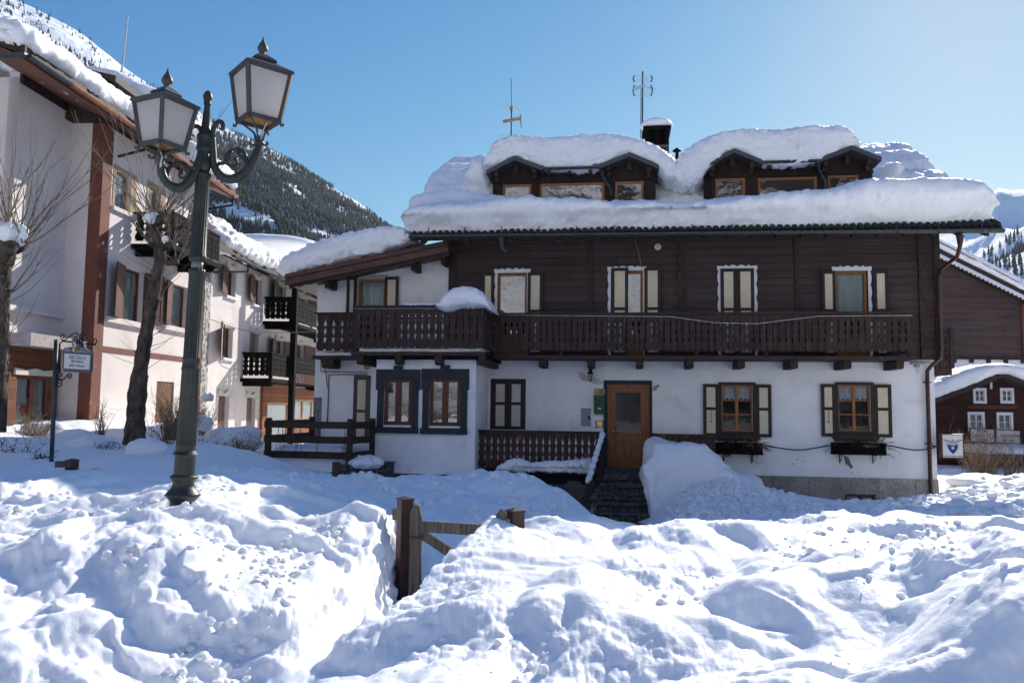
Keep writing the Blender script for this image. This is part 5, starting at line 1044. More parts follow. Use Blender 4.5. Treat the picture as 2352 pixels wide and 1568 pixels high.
# snow on the two dormers
def loaf(name, sil, wf, wb, label, floor=-.0, drop=.34, amp=.05, M=HM, rr=.38, extra=None, seed=0):
    """sil: outline points in the view (top then bottom), at the front plane"""
    pts = [(H(x, y, wf).x, H(x, y, wf).z) for x, y in sil]
    o = sweep(name, pts, -wf, -wb, mapW, rr=rr, step=.05, amp=amp, sc_=1.4, fine=.028, post=extra, seed=seed)
    return place(o, M, label)
def rise(k): 
    def f(V): V[:, 2] += np.clip(V[:, 1] - .3, 0, 9) * k; return V
    return f
def rb(name, top, bot, wf, wb, label, **k):
    o = ribbon(name, [(H(x, y, wf).x, H(x, y, wf).z) for x, y in top], [(H(x, y, wf).x, H(x, y, wf).z) for x, y in bot], -wf, -wb, **k); return place(o, HM, label)
rb('dormer_snow', [(1108, 372), (1114, 350), (1126, 326), (1148, 312), (1180, 305), (1240, 311), (1330, 308), (1420, 301), (1480, 316), (1530, 343), (1560, 364), (1572, 380)], [(1108, 388), (1130, 381), (1150, 371), (1182, 357), (1215, 369), (1247, 384), (1310, 387), (1378, 382), (1412, 365), (1446, 351), (1480, 364), (1513, 382), (1535, 410), (1572, 412)], .14, -4.6, 'thick snow loaf sagging over the left dormer between its two small gables', rise=.10, amp=.05, fine=.04)
rb('dormer_snow', [(1540, 385), (1552, 364), (1580, 338), (1620, 311), (1670, 294), (1740, 293), (1820, 289), (1890, 280), (1940, 284), (1966, 300), (1980, 324)], [(1540, 405), (1565, 425), (1600, 418), (1622, 385), (1655, 356), (1686, 342), (1720, 356), (1752, 371), (1820, 375), (1880, 367), (1915, 350), (1955, 335), (1980, 334)], .16, -4.6, 'thick snow loaf sagging over the right dormer, rising towards the sun', rise=.10, amp=.05, fine=.04, seed=9)
def hblob(name, x, y, wd, r, label, cat='snow', **k):
    p = H(x, y, wd); o = blob(name, (0, 0, 0), r, **k); o.matrix_world = HM @ Matrix.Translation(p); return tag(o, label, cat, kind='thing')
hblob('icy_snow', 1572, 405, -.75, (.62, .8, .42), 'icy compacted snow filling the valley between the two dormers', amp=.25, s=3, fine=.09)
hblob('icy_snow', 1108, 405, -1.1, (.42, .9, .50), 'snow drift pressed against the left side of the left dormer', amp=.2, s=3)
hblob('icy_snow', 2034, 408, -1.6, (.34, 1.0, .34), 'snow drift pressed against the right side of the right dormer', amp=.2, s=3, seed=4)
hblob('chimney_snow', 1508, 290, -3.4, (.50, .48, .22), 'round snow cap sitting on the chimney', amp=.1, s=2.2, fine=.06, flat=.7)
# annex roof snow
rb('annex_roof_snow', [(628, 606), (640, 588), (690, 560), (770, 533), (850, 518), (905, 514), (928, 520), (940, 534)], [(628, 626), (665, 631), (720, 611), (800, 592), (880, 572), (915, 562), (940, 556)], 1.08, -8.8, 'thick snow slab on the sloping side roof left of the main roof', amp=.07, sc_=1.2, fine=.05, a=.4, ends=.5)
# balcony and porch snow
sn = lambda x0, x1, yc, wd: (H(x0, yc, wd).x, H(x1, yc, wd).x)
rb('balcony_snow', [(1000, 700), (1008, 678), (1030, 659), (1060, 652), (1090, 657), (1110, 673), (1122, 694), (1130, 712)], [(1000, 712), (1020, 713), (1045, 704), (1080, 703), (1112, 704), (1130, 717)], 2.55, 1.5, 'rounded snow mushroom sitting on the corner of the balcony railing', closed=True, a=.42, ends=.22, amp=.03, sc_=2, step=.03)
def strip(name, a0, a1, y0, y1, z, h, label, group=None, amp=.03, fine=.03, seed=0, step=.035):
    sec_ = [(y0, z), (y0 - .02, z + h * .5), (y0 + .05, z + h), ((y0 + y1) / 2, z + h * 1.1), (y1 - .05, z + h), (y1 + .02, z + h * .5), (y1, z), ((y0 + y1) / 2, z - .01)]
    o = sweep(name, sec_, a0, a1, mapU, rr=min(.2, h * .6), step=step, amp=amp, sc_=2.5, fine=fine, seed=seed); return place(o, HM, label)
strip('railing_snow', H(930, 705, 2.1).x, H(1010, 705, 2.1).x, -2.18, -2.04, zct + .05, .05, 'thin line of snow on the handrail left of the snow mushroom', amp=.01, fine=.01)
strip('balcony_snow', uC0 + .1, uC1 - .1, -2.0, -1.4, deck_z, .14, 'layer of old snow on the projecting balcony floor above the bay', amp=.02)
strip('balcony_snow', uD0 + .1, uC0 - .1, -.5, -.1, deck_z, .10, 'thin layer of snow on the floor of the far left balcony end', amp=.02)
pq = [(H(x, y, 1.7).x, H(x, y, 1.7).z) for x, y in [(1143, 1078), (1160, 1062), (1190, 1052), (1225, 1062), (1270, 1058), (1310, 1058), (1345, 1054), (1362, 1060), (1366, 1084), (1300, 1086), (1200, 1083)]]
o = sweep('porch_snow', pq, -1.88, -1.56, mapW, rr=.14, step=.025, amp=.03, sc_=3, fine=.035); place(o, HM, 'lumpy snow left on the ledge in front of the carved porch railing')
mb = None
a_, b_ = Vector(hb(1384, 1006, 1.6)), Vector(hb(1350, 1118, 2.85)); k = 40; vs = []
V = []; 
for i in range(k + 1):
    p = a_.lerp(b_, i / k) + Vector((0, 0, .11)); r_ = .055 + .03 * math.sin(i * 1.9) * math.cos(i * .7) if 0 < i < k else .01
    for j in range(12): q = 2 * math.pi * j / 12; V.append((p.x + r_ * math.cos(q), p.y, p.z + r_ * 1.1 * math.sin(q)))
V = np.array(V); i, j = np.meshgrid(np.arange(k), np.arange(12), indexing='ij'); F = np.stack([i * 12 + j, i * 12 + (j + 1) % 12, (i + 1) * 12 + (j + 1) % 12, (i + 1) * 12 + j], -1).reshape(-1, 4)
place(np_mesh('railing_snow', V, F, snow), HM, 'narrow ribbon of snow along the sloping stair handrail')
# the tall snow block beside the stairs
rb('snow_heap', [(1476, 1062), (1488, 1032), (1502, 1013), (1540, 1014), (1600, 1022), (1640, 1040), (1664, 1066), (1695, 1088), (1730, 1100), (1765, 1118)], [(1476, 1100), (1492, 1200), (1600, 1235), (1765, 1160)], 3.1, 1.5, 'tall smooth snow block overhanging the right side of the entrance steps', closed=True, a=.6, ends=.3, amp=.12, sc_=1.3, fine=.03)
# ================================================================== ANTENNAS, CABLE, BOXES, SIGNS ON THE CHALET
an = empty('roof_antenna', HM, 'thin mast antenna with a small crossbar above the left dormer', 'antenna', None)
W_ = -3.6; b0 = H(1174, 312, W_); t0 = H(1173, 180, W_); mb = MB(); y_ = -W_; mb.tube([(b0.x, y_, b0.z - .8), (b0.x, y_, H(1173, 250, W_).z)], .022, 6); mb.tube([(b0.x, y_, H(1173, 250, W_).z), (b0.x - .02, y_, t0.z)], .010, 5); mb.build('mast', grey_metal, an)
mb = MB(); c0, c1 = H(1156, 281, W_), H(1198, 273, W_); mb.beam((c0.x, y_ - .05, c0.z), (c1.x, y_ - .05, c1.z), .035, .045); mb.beam((c1.x - .03, y_ - .05, H(1196, 264, W_).z), (c1.x, y_ - .05, H(1199, 294, W_).z), .012, .02); mb.box(b0.x - .05, b0.x + .05, H(1173, 254, W_).z, H(1173, 246, W_).z, W_ - .04, W_ + .05); mb.build('receiver_bar', tan, an)
mb = MB(); q = H(1174, 241, W_); e0, e1 = H(1150, 254, W_), H(1199, 256, W_); mb.tube([(q.x, y_, q.z), (e0.x, y_ - .3, e0.z)], .005, 4); mb.tube([(q.x, y_, q.z), (e1.x, y_, e1.z)], .006, 4); e = H(1158, 312, W_); mb.tube([(e.x - .15, y_, e.z - .0), (e.x + .4, y_, e.z + .05)], .008, 4); build_each(mb, 'aerial_rod', white_cable, an)
an = empty('roof_antenna', HM, 'television antenna with grid reflectors on a tall mast beside the chimney', 'antenna')
W_ = -3.9; y_ = -W_; b0 = H(1475, 305, W_); t0 = H(1476, 165, W_); mb = MB(); mb.tube([(b0.x, y_, b0.z - 1.2), (t0.x, y_, t0.z)], .026, 6); mb.tube([(b0.x - .06, y_, b0.z - 1.2), (t0.x - .05, y_, H(1476, 200, W_).z)], .012, 5); mb.build('mast', grey_metal, an)
mb = MB()
for x in (1457, 1495):
    for ya, yb in ((177, 192), (199, 224)):
        p0, p1 = H(x, ya, W_), H(x, yb, W_); s = -1 if x < 1475 else 1; mb.tube([(p0.x, y_ - .1, p0.z), ((p0.x + p1.x) / 2 + s * .045, y_ - .1, (p0.z + p1.z) / 2), (p1.x, y_ - .1, p1.z)], .022, 6)
mb.build('reflector_edge', mat('blue plastic', (0.015, 0.09, 0.16), .5, bump=0), an)
mb = MB()
for yy in (178, 182, 186, 190, 200, 205, 210, 215, 220, 224): p0, p1 = H(1458, yy, W_), H(1494, yy + 1, W_); mb.tube([(p0.x, y_ - .1, p0.z), (p1.x, y_ - .1, p1.z)], .006, 4)
for k in range(6): p = H(1478 - k * 4, 202 + k * 4.5, W_); mb.tube([(p.x - .12, y_ - .2 - k * .1, p.z), (p.x + .12, y_ - .2 - k * .1, p.z + .03)], .006, 4)
p0, p1 = H(1480, 199, W_), H(1458, 227, W_); mb.tube([(p0.x, y_ - .1, p0.z), (p1.x, y_ - .7, p1.z)], .02, 5); p0, p1 = H(1476, 199, W_), H(1503, 204, W_); mb.tube([(p0.x, y_, p0.z), (p1.x, y_, p1.z)], .012, 5); mb.tube([(p1.x, y_, p1.z - .08), (p1.x, y_, p1.z + .08)], .008, 4); mb.build('grid_rods', white_cable, an)
# hose
hs = [(1560, 1013), (1640, 1018), (1700, 1009), (1740, 1018), (1830, 1033), (1912, 1021), (1960, 1016), (2035, 1022), (2100, 1033), (2146, 1027), (2157, 1012), (2158, 1000)]
mb = MB(); P_ = [H(x, y, .14) for x, y in hs]; 
def cat(ps, n=8):
    out = []
    for i in range(len(ps) - 1):
        p0, p1, p2, p3 = ps[max(i - 1, 0)], ps[i], ps[i + 1], ps[min(i + 2, len(ps) - 1)]
        for t in [j / n for j in range(n)]: out.append(0.5 * (2 * p1 + (p2 - p0) * t + (2 * p0 - 5 * p1 + 4 * p2 - p3) * t * t + (3 * p1 - p0 - 3 * p2 + p3) * t ** 3))
    return out + [ps[-1]]
mb.tube(cat(P_), .016, 6); o = mb.build('hose', cable_mat, None, smooth=True); place(o, HM, 'black hose sagging along the white wall between the flower boxes', 'hose')
# flower boxes
def flower_box(x0, x1, ytop, ybot, label, seed):
    c = H((x0 + x1) / 2, ybot, .22); root = empty('flower_box', HM @ Matrix.Translation((c.x, 0, c.z)), label, 'flower box', 'flower boxes below the windows')
    w_ = H(x1, ybot, .3).x - H(x0, ybot, .3).x; h = H(x0, ytop, .3).z - c.z; a, b = -w_ / 2, w_ / 2; rs = random.Random(seed); mb = MB()
    mb.box(a - .02, b + .02, -.03, 0, .05, .36); mb.box(a, b, 0, .035, .32, .35); mb.box(a, b, h - .04, h, .32, .35); mb.box(a, a + .03, 0, h, .06, .35); mb.box(b - .03, b, 0, h, .06, .35); mb.box(a, b, 0, h, .05, .065)
    n = int(w_ / .075)
    for k in range(n): u = a + w_ * (k + .5) / n; mb.box(u - .022, u + .022, .035, h - .04, .325, .345)
    bx = mb.build('box', black_wood, root, bevel=.003); mb = MB(); mb.box(a + .04, b - .04, .01, h * .7, .08, .28); mb.build('soil', dark_room, root)
    for s in (a + .22, b - .22): mb = MB(); mb.box(s - .012, s + .012, -.05, -.03, .0, .30); mb.box(s - .012, s + .012, -.26, -.03, .0, .02); mb.tube([(s, -.02, -.22), (s, -.13, -.2), (s, -.26, -.05)], .009, 5); mb.build('bracket', black_iron, root)
    for nm, m_, cnt, ff in (('spruce_sprigs', needle, 34, 1), ('dry_sprigs', shrub_brown, 16, 0)):
        mb = MB()
        for _ in range(cnt):
            x = rs.uniform(a + .05, b - .02) if ff else rs.uniform(w_ * .05, b); y = -rs.uniform(.08, .34); z = h * rs.uniform(.5, 1); L = rs.uniform(.18, .42); dx = rs.uniform(-.2, .9); dz = rs.uniform(-.2, .55); dy = -rs.uniform(0, .5); d = Vector((dx, dy, dz)).normalized() * L
            pts = [Vector((x, y, z)) + d * t - Vector((0, 0, .10 * t * t)) for t in (0, .33, .66, 1)]; mb.tube(pts, [.006, .005, .004, .002], 4)
            for q in range(46 if ff else 26):
                t = rs.random(); p = pts[0].lerp(pts[3], t); v = (d.normalized() * .5 + Vector((rs.uniform(-1, 1), rs.uniform(-1, 1), rs.uniform(-1, 1)))).normalized() * (.045 if ff else .05); s_ = v.cross(Vector((0, 1, .3))).normalized() * .0035
                mb.add([p - s_, p + s_, p + v], [(0, 1, 2)])
        mb.build(nm, m_, root)
    return root
flower_box(1643, 1750, 1016, 1040, 'dark wooden flower box with spruce sprigs under the window nearest the stairs', 1)
flower_box(1912, 2032, 1016, 1041, 'dark wooden flower box with spruce and dry brown sprigs under the rightmost window', 2)
# club sign at the right corner
c = H(2187, 1025, .35); sg = empty('club_sign', HM @ Matrix.Translation((c.x, -.35, c.z)), 'square lit sign box with eagle and blue shield on the chalet corner', 'sign')
w_ = (H(2213, 1025, .35).x - H(2159, 1025, .35).x) / 2; h_ = (H(2187, 998, .35).z - H(2187, 1052, .35).z) / 2; mb = MB(); mb.box(-w_, w_, -h_, h_, -.12, -.002); mb.box(-w_, w_, h_, h_ + .02, -.13, .02); mb.box(-w_ - .0, -w_ + .05, -h_, h_, -.002, .01); mb.box(w_ - .025, w_, -h_, h_, -.002, .01); mb.box(-w_, w_, -h_ - .01, -h_ + .02, -.12, .01); mb.beam((-w_ - .2, .06, 0), (-w_, .06, 0), .02, .02); mb.build('sign_case', brown_metal, sg)
mb = MB(); mb.box(-w_ + .05, w_ - .025, -h_ + .02, h_, -.001, .004); mb.build('sign_panel', sign_white, sg)
ox = .012; Z0 = -.02
def shield(s, z): return [(ox - .118 * s, z + .07 * s), (ox - .05 * s, z + .05 * s), (ox, z + .046 * s), (ox + .05 * s, z + .05 * s), (ox + .118 * s, z + .07 * s), (ox + .105 * s, z - .02 * s), (ox + .06 * s, z - .10 * s), (ox, z - .155 * s), (ox - .06 * s, z - .10 * s), (ox - .105 * s, z - .02 * s)]
mb = MB(); mb.prism(shield(1.10, -.02), .004, .0055); mb.build('shield_rim', ink_grey, sg); mb = MB(); mb.prism(shield(1.0, -.02), .004, .007); mb.build('shield', sign_blue, sg)
mb = MB(); mb.prism([(ox + (.052 if k % 2 == 0 else .021) * math.sin(k * math.pi / 5), -.035 + (.052 if k % 2 == 0 else .021) * math.cos(k * math.pi / 5)) for k in range(10)], .007, .009); mb.build('star', sign_white, sg)
mb = MB()
wing = [(0, .10), (.03, .135), (.07, .145), (.12, .165), (.19, .175), (.245, .18), (.225, .155), (.18, .13), (.13, .105), (.08, .09), (.04, .085), (0, .07)]
for s in (-1, 1): mb.prism([(ox + s * a, z) for a, z in wing], .004, .006)
mb.prism([(ox - .035, .10), (ox + .035, .10), (ox + .02, .17), (ox - .0, .185), (ox - .03, .178), (ox - .02, .165)], .004, .0065); mb.prism([(ox - .04, .09), (ox + .04, .09), (ox + .025, .055), (ox - .025, .055)], .004, .0062); mb.build('eagle', ink_grey, sg)
mb = MB(); mb.prism([(ox - .17, .055), (ox - .10, .078), (ox, .085), (ox + .10, .078), (ox + .17, .055), (ox + .16, .02), (ox + .09, .045), (ox, .053), (ox - .09, .045), (ox - .16, .02)], .0055, .0068); mb.prism([(ox + .14, .02), (ox + .16, .01), (ox + .13, -.09), (ox + .11, -.08)], .004, .006); mb.prism([(ox - .14, .02), (ox - .16, .01), (ox - .14, -.09), (ox - .12, -.08)], .004, .006); mb.build('ribbon', mat('pale ribbon', (.5, .5, .52), .6, bump=0), sg)
FS = lambda u, z, e: Matrix.Translation((u, -e, z)) @ Matrix.Rotation(R(90), 4, 'X')
text('CLUB ALPINO ITALIANO', .026, ink_blue, sg, FS(ox, .055, .0075)); text('CAI MACUGNAGA 1970-2020', .037, ink_blue, sg, FS(ox, -h_ + .042, .0065), bold=.0006)
# ================================================================== DECK WITH PLANK FENCE, LEFT OF THE BAY
dk = empty('deck_fence', HM, 'dark brown plank fence with three rails around the small terrace left of the bay', 'fence')
D0, D1, D2 = H(607, 1020, 3.0), H(806, 1025, 3.1), H(858, 1020, 1.9)
zt3 = [H(700, 967, 3.05).z, H(700, 1001, 3.05).z, H(700, 1036, 3.05).z]; zh = .165
p0, p1, p2 = Vector((D0.x, -3.0, 0)), Vector((D1.x, -3.1, 0)), Vector((D2.x, -1.9, 0)); p3 = Vector((H(716, 980, .3).x, -.3, 0))
for z in zt3:
    for a, b in ((p0, p1), (p1, p2)):
        mb = MB(); mb.beam(a + Vector((0, 0, z - zh / 2)), b + Vector((0, 0, z - zh / 2)), .022, zh / 2); mb.build('rail', dark_wood, dk, bevel=.004)
for z in zt3[:2]: mb = MB(); mb.beam(p0 + Vector((0, 0, z - zh / 2)), p3 + Vector((0, 0, z - zh / 2)), .02, zh / 2); mb.build('rail', dark_wood, dk)
for p, e in ((p0 + Vector((.06, .08, 0)), 0), (p1 + Vector((-.06, .08, 0)), 0), (p2 + Vector((-.04, .02, 0)), 0), (p3, 0)): mb = MB(); mb.box(p.x - .06, p.x + .06, zt3[2] - 1.0, zt3[0] + .07, -p.y - .06, -p.y + .06); mb.build('post', dark_wood, dk, bevel=.005)
mb = MB(); rs = random.Random(4)
for x in (640, 650, 680, 690, 732, 793):
    q = H(x, 985, 3.12); z = q.z
    for k in range(2): pts = [Vector((q.x + rs.uniform(-.02, .02) * i, -3.13, z + .05 - .16 * i)) for i in range(5)]; mb.tube(pts, .005, 4)
build_each(mb, 'dangling_wire', cable_mat, dk, per=2)
mb = MB(); mb.prism([(D0.x, 0), (D1.x, 0)], 0, 0) if False else None
zD = H(700, 1078, 3.0).z; mb.box(D0.x, D1.x + .1, GZ, zD - .04, .02, 3.0); mb.build('deck_base', stonework, chalet)
o = sweep('terrace_snow', [(-2.9, zD - .1), (-2.95, zD + .15), (-2.88, zD + .42), (-2.4, zD + .55), (-1.5, zD + .5), (-.3, zD + .5), (-.1, zD + .3), (-.1, zD - .05), (-1.5, zD - .1)], D0.x + .1, D1.x - .15, mapU, rr=.2, step=.05, amp=.03, sc_=2, fine=.015); place(o, HM, 'flat deep snow layer behind the dark plank fence of the small terrace')
sw = empty('stone_wall', HM, 'low dry stone wall corner beneath the plank fence', 'wall'); q0, q1 = H(783, 1080, 3.2), H(877, 1075, 2.6); z1 = H(840, 1070, 3.0).z
mb = MB(); mb.add([(u, y, z) for u, y in ((q0.x, -3.3), (q1.x, -2.7), (q1.x + .1, -1.9), (q0.x, -1.9)) for z in (GZ, z1)], [(0, 2, 3, 1), (2, 4, 5, 3), (4, 6, 7, 5), (6, 0, 1, 7), (1, 3, 5, 7)]); mb.build('wall_body', stonework, sw)
mb = MB(); mb.add([(u, y, z) for u, y in ((q0.x - .03, -3.36), (q1.x + .03, -2.74), (q1.x + .14, -1.9), (q0.x - .03, -1.9)) for z in (z1 + .002, z1 + .05)], [(0, 2, 3, 1), (2, 4, 5, 3), (4, 6, 7, 5), (6, 0, 1, 7), (1, 3, 5, 7), (0, 6, 4, 2)]); mb.build('coping_slab', slate, sw, bevel=.01)
hblob('wall_snow', 838, 1060, 2.9, (.42, .3, .16), 'small crumbling snow heap on the stone wall corner', amp=.4, s=4, fine=.2)
# ================================================================== LAMP POST
LY = 7.0; lb = P(418, 1165, LY); LM = Matrix.Translation(lb) @ Matrix.Rotation(R(1.0), 4, 'Y'); LI = LM.inverted()
lamp = empty('street_lamp', LM, 'tall green grey cast iron lamp post with two square lanterns standing in the snow bank', 'street lamp')
def Lp(x, y, dy=0.0): return LI @ P(x, y, LY + dy)
zl = lambda y: Lp(418 + (1165 - y) * .064, y).z
px = LY / FP
prof = [(.20, -.9), (.20, -.1), (.10, zl(1160)), (.105, zl(1150)), (.135, zl(1140)), (.150, zl(1136)), (.138, zl(1132)), (.125, zl(1127)), (.095, zl(1118)), (.088, zl(1108)), (.10, zl(1102)), (.112, zl(1098)), (.118, zl(1094)), (.10, zl(1090))]
mb = MB(); mb.lathe(prof, n=32); mb.build('foot', iron, lamp, smooth=True)
mb = MB(); mb.lathe([(.088, zl(1090)), (.086, zl(1049)), (.09, zl(1046)), (.108, zl(1042)), (.088, zl(1037)), (.083, zl(1034)), (.083, zl(1020))], n=32, flute=16, fl=.06, fz=(zl(1089), zl(1050))); mb.build('diamond_collar', iron, lamp, smooth=False)
mb = MB(); mb.lathe([(.084, zl(1020)), (.074, zl(852)), (.078, zl(850)), (.08, zl(846)), (.074, zl(842)), (.072, zl(826)), (.078, zl(824)), (.07, zl(820)), (.066, zl(632)), (.072, zl(628)), (.072, zl(620)), (.066, zl(618))], n=64, flute=16, fl=.10); mb.build('fluted_shaft', iron, lamp, smooth=True)
mb = MB(); mb.lathe([(.05, zl(620)), (.05, zl(598))], n=20); mb.build('joint', mat('bare zinc', (.16, .19, .18), .5, .3), lamp, smooth=True)
mb = MB(); mb.lathe([(.066, zl(600)), (.075, zl(597)), (.075, zl(588)), (.068, zl(585)), (.062, zl(412)), (.066, zl(408)), (.074, zl(404)), (.07, zl(399)), (.05, zl(396))], n=64, flute=16, fl=.10); mb.build('upper_shaft', iron, lamp, smooth=True)
mb = MB(); mb.lathe([(.05, zl(397)), (.062, zl(385)), (.068, zl(375)), (.045, zl(362)), (.036, zl(352)), (.05, zl(350)), (.072, zl(346)), (.074, zl(342)), (.068, zl(338)), (.068, zl(320)), (.074, zl(316)), (.07, zl(311)), (.046, zl(309)), (.040, zl(290)), (.024, zl(243)), (.032, zl(241)), (.034, zl(238)), (.028, zl(234)), (.038, zl(228)), (.042, zl(222)), (.03, zl(214)), (.01, zl(209))], n=28, flute=7, fl=.12, fz=(zl(397), zl(360))); mb.build('crown_stem', iron, lamp, smooth=True)
def l3(pts, dy=0): return [Lp(x, y, dy) for x, y in pts]
def arm(side, pth, scr, hook, dy):
    root = MB(); n = len(pth); pts = cat([Lp(x, y, dy * min(1, i / (n - 1))) for i, (x, y) in enumerate(pth)], 7); m_ = len(pts)
    root.tube(pts, [.036 - .004 * math.cos(i / m_ * 6) for i in range(m_)], 12)
    for i in (int(m_ * .55), m_ - 2): p = pts[i]; root.tube([p - (pts[i] - pts[i - 1]).normalized() * .012, p + (pts[i] - pts[i - 1]).normalized() * .012], [.045, .045], 12)
    a_ = root.build('arm', iron, lamp, smooth=True)
    for s_ in scr:
        mb = MB(); q = cat([Lp(x, y, dy * .5) for x, y in s_], 6); k = len(q); mb.tube(q, [.019 - .009 * i / k for i in range(k)], 8)
        mb.lathe([(.0, -.02), (.02, -.01), (.02, .01), (0, .02)], q[-1], 8); mb.build('scroll', iron, a_, smooth=True)
    mb = MB(); q = cat(l3(hook), 6); k = len(q); mb.tube(q, [.026 - .012 * i / k for i in range(k)], 8); mb.build('hook', iron, a_, smooth=True)
arm(1, [(487, 316), (489, 350), (492, 378), (505, 402), (528, 412), (556, 402), (578, 376), (592, 345), (596, 328)], [[(566, 388), (566, 368), (560, 350), (545, 342), (528, 348), (518, 362), (523, 376), (536, 381), (545, 374), (541, 366)], [(500, 376), (515, 374), (527, 362), (530, 350)], [(562, 364), (552, 358), (548, 350)]], [(488, 312), (492, 292), (502, 280), (511, 283), (512, 296), (507, 296)], .12)
arm(-1, [(465, 318), (462, 350), (452, 384), (436, 414), (412, 432), (388, 424), (373, 402), (369, 375), (366, 352)], [[(396, 428), (386, 408), (388, 388), (402, 376), (420, 374), (432, 386), (430, 402), (420, 410), (412, 404), (415, 398)], [(416, 374), (428, 384), (446, 386)], [(384, 400), (378, 394), (380, 388)]], [(463, 318), (462, 300), (452, 290), (441, 293), (436, 304), (441, 306)], -.25)
def lantern(cx, yb, yt, yapex, st_, sb, rot, dy, base):
    """cx: axis x; yb/yt body bottom/top row at the axis"""
    b_, t_ = Lp(cx[0], yb, dy), Lp(cx[1], yt, dy); c_ = Vector((b_.x, b_.y, 0)); zb, zt_ = b_.z, t_.z; ap = Lp(cx[2], yapex, dy).z; hb_ = zt_ - zb
    R_ = Matrix.Rotation(rot, 4, 'Z'); T_ = Matrix.Translation(c_)
    def tr(x, y, z): return T_ @ R_ @ Vector((x, y, z))
    def ring(s, z): return [tr(a * s / 2, b * s / 2, z) for a, b in ((-1, -1), (1, -1), (1, 1), (-1, 1))]
    mb = MB(); B_, Tp = ring(sb, zb), ring(st_, zt_)
    for i in range(4):
        mb.beam(B_[i], Tp[i], .017, .017, up=(B_[i] - c_).cross(Vector((0, 0, 1)))); mb.beam(B_[i], B_[(i + 1) % 4], .016, .016); mb.beam(Tp[i], Tp[(i + 1) % 4], .016, .016)
    fr_ = mb.build('lantern_frame', iron_grey, lamp)
    mb = MB(); I0, I1 = ring(sb - .01, zb), ring(st_ - .01, zt_)
    mb.add(I0 + I1, [(i, (i + 1) % 4, 4 + (i + 1) % 4, 4 + i) for i in range(4)]); mb.build('lantern_pane', lamp_pane, fr_)
    mb = MB(); r0_, r1_, r2_, r3_, r4_, r5_ = ring(st_ + .05, zt_ + .0), ring(st_ + .05, zt_ + .022), ring(st_ * .46, zt_ + hb_ * .24), ring(st_ * .54, zt_ + hb_ * .255), ring(st_ * .50, zt_ + hb_ * .30), ring(st_ * .18, zt_ + hb_ * .43)
    rs_ = [r0_, r1_, r2_, r3_, r4_, r5_]; vs = [v for r in rs_ for v in r]; fs = [(4 * k + i, 4 * k + (i + 1) % 4, 4 * k + 4 + (i + 1) % 4, 4 * k + 4 + i) for k in range(5) for i in range(4)] + [(3, 2, 1, 0), (20, 21, 22, 23)]; mb.add(vs, fs); mb.build('lantern_roof', iron_grey, fr_, bevel=.004)
    za = zt_ + hb_ * .425; fh = ap - za; mb = MB(); mb.lathe([(.036, 0), (.022, fh * .08), (.044, fh * .24), (.050, fh * .34), (.038, fh * .52), (.014, fh * .76), (.002, fh)], (c_.x, c_.y, za), 16); mb.build('finial', iron_grey, fr_, smooth=True)
    mb = MB(); q = ring(sb - .03, zb + .012); mb.add(q + [tr(0, 0, zb + .05)], [(0, 1, 4), (1, 2, 4), (2, 3, 4), (3, 0, 4)]); mb.build('reflector_plate', mat('warm reflector', (.42, .22, .08), .4, .4, var=.3), fr_)
    mb = MB(); bs = Lp(*base, dy); bs = Vector((bs.x, bs.y, bs.z))
    for q in ring(sb, zb):
        d = (q - Vector((c_.x, c_.y, zb))); d.z = 0; dn = d.normalized(); top = q + Vector((0, 0, -.012)); pts = [top + dn * .035 + Vector((0, 0, -.012)), top + dn * .032 + Vector((0, 0, -.03)), top + dn * .012 + Vector((0, 0, -.028)), top + dn * .008 + Vector((0, 0, -.004)), top - dn * .04 - Vector((0, 0, .006))]
        mid = Vector((bs.x, bs.y, bs.z + (zb - bs.z) * .45)) + dn * .05; lo = Vector((bs.x, bs.y, bs.z)) + dn * .038; cu = lo + dn * .035 - Vector((0, 0, .015)); mb.tube(cat([*pts, top.lerp(mid, .55) + Vector((0, 0, .015)), mid, lo, cu, cu + dn * .012 + Vector((0, 0, .02)), cu - dn * .006 + Vector((0, 0, .026))], 4), .0105, 6)
    mb.lathe([(.03, -.06), (.042, -.02), (.036, .01), (.03, .05), (.018, .07)], bs, 12)
    mb.build('lantern_bracket', iron_grey, fr_, smooth=True)
lantern((594, 597, 602), 279, 172, 85, .40, .285, R(39), .12, (595, 330))
lantern((374, 380, 387), 337, 242, 156, .355, .25, R(63), -.25, (366, 362))
mb = MB(); q = l3([(597, 330), (600, 310), (608, 292), (614, 282)], .1); mb.tube(q, .007, 5); q = l3([(368, 384), (372, 360), (362, 330), (360, 315)], -.28); mb.tube(q, .008, 5); mb.build('lamp_cable', white_cable, lamp)
# ================================================================== GATE AND FENCE POSTS
def gpost(x, ytop, Y, s, ybot, label, rot=35, capz=.02):
    p = P(x, ytop, Y); root = Matrix.Translation((p.x, p.y, p.z)) @ Matrix.Rotation(R(rot), 4, 'Z'); h = max(.5, p.z - (CZ - 2.0)); mb = MB(); a = s / 2
    mb.box(-a, a, -h, 0, -a, a); mb.box(-a - .008, a + .008, -.0, .012, -a - .008, a + .008); b = a + .008
    mb.add([(-b, -b, .0121), (b, -b, .0121), (b, b, .0121), (-b, b, .0121), (0, 0, .012 + capz)], [(0, 1, 4), (1, 2, 4), (2, 3, 4), (3, 0, 4)]); o = mb.build('gate_post' if ybot else 'fence_post', post_paint, None, bevel=.004); o.matrix_world = root; return tag(o, label, 'post')
gA, gB = P(930, 1143, 7.1), P(1184, 1171, 6.75)
gpost(931, 1147, 7.1, .115, 1, 'red brown square gate post at the left edge of the weathered gate', 30); gpost(1184, 1174, 6.75, .115, 1, 'red brown square gate post behind the right end of the weathered gate', 30)
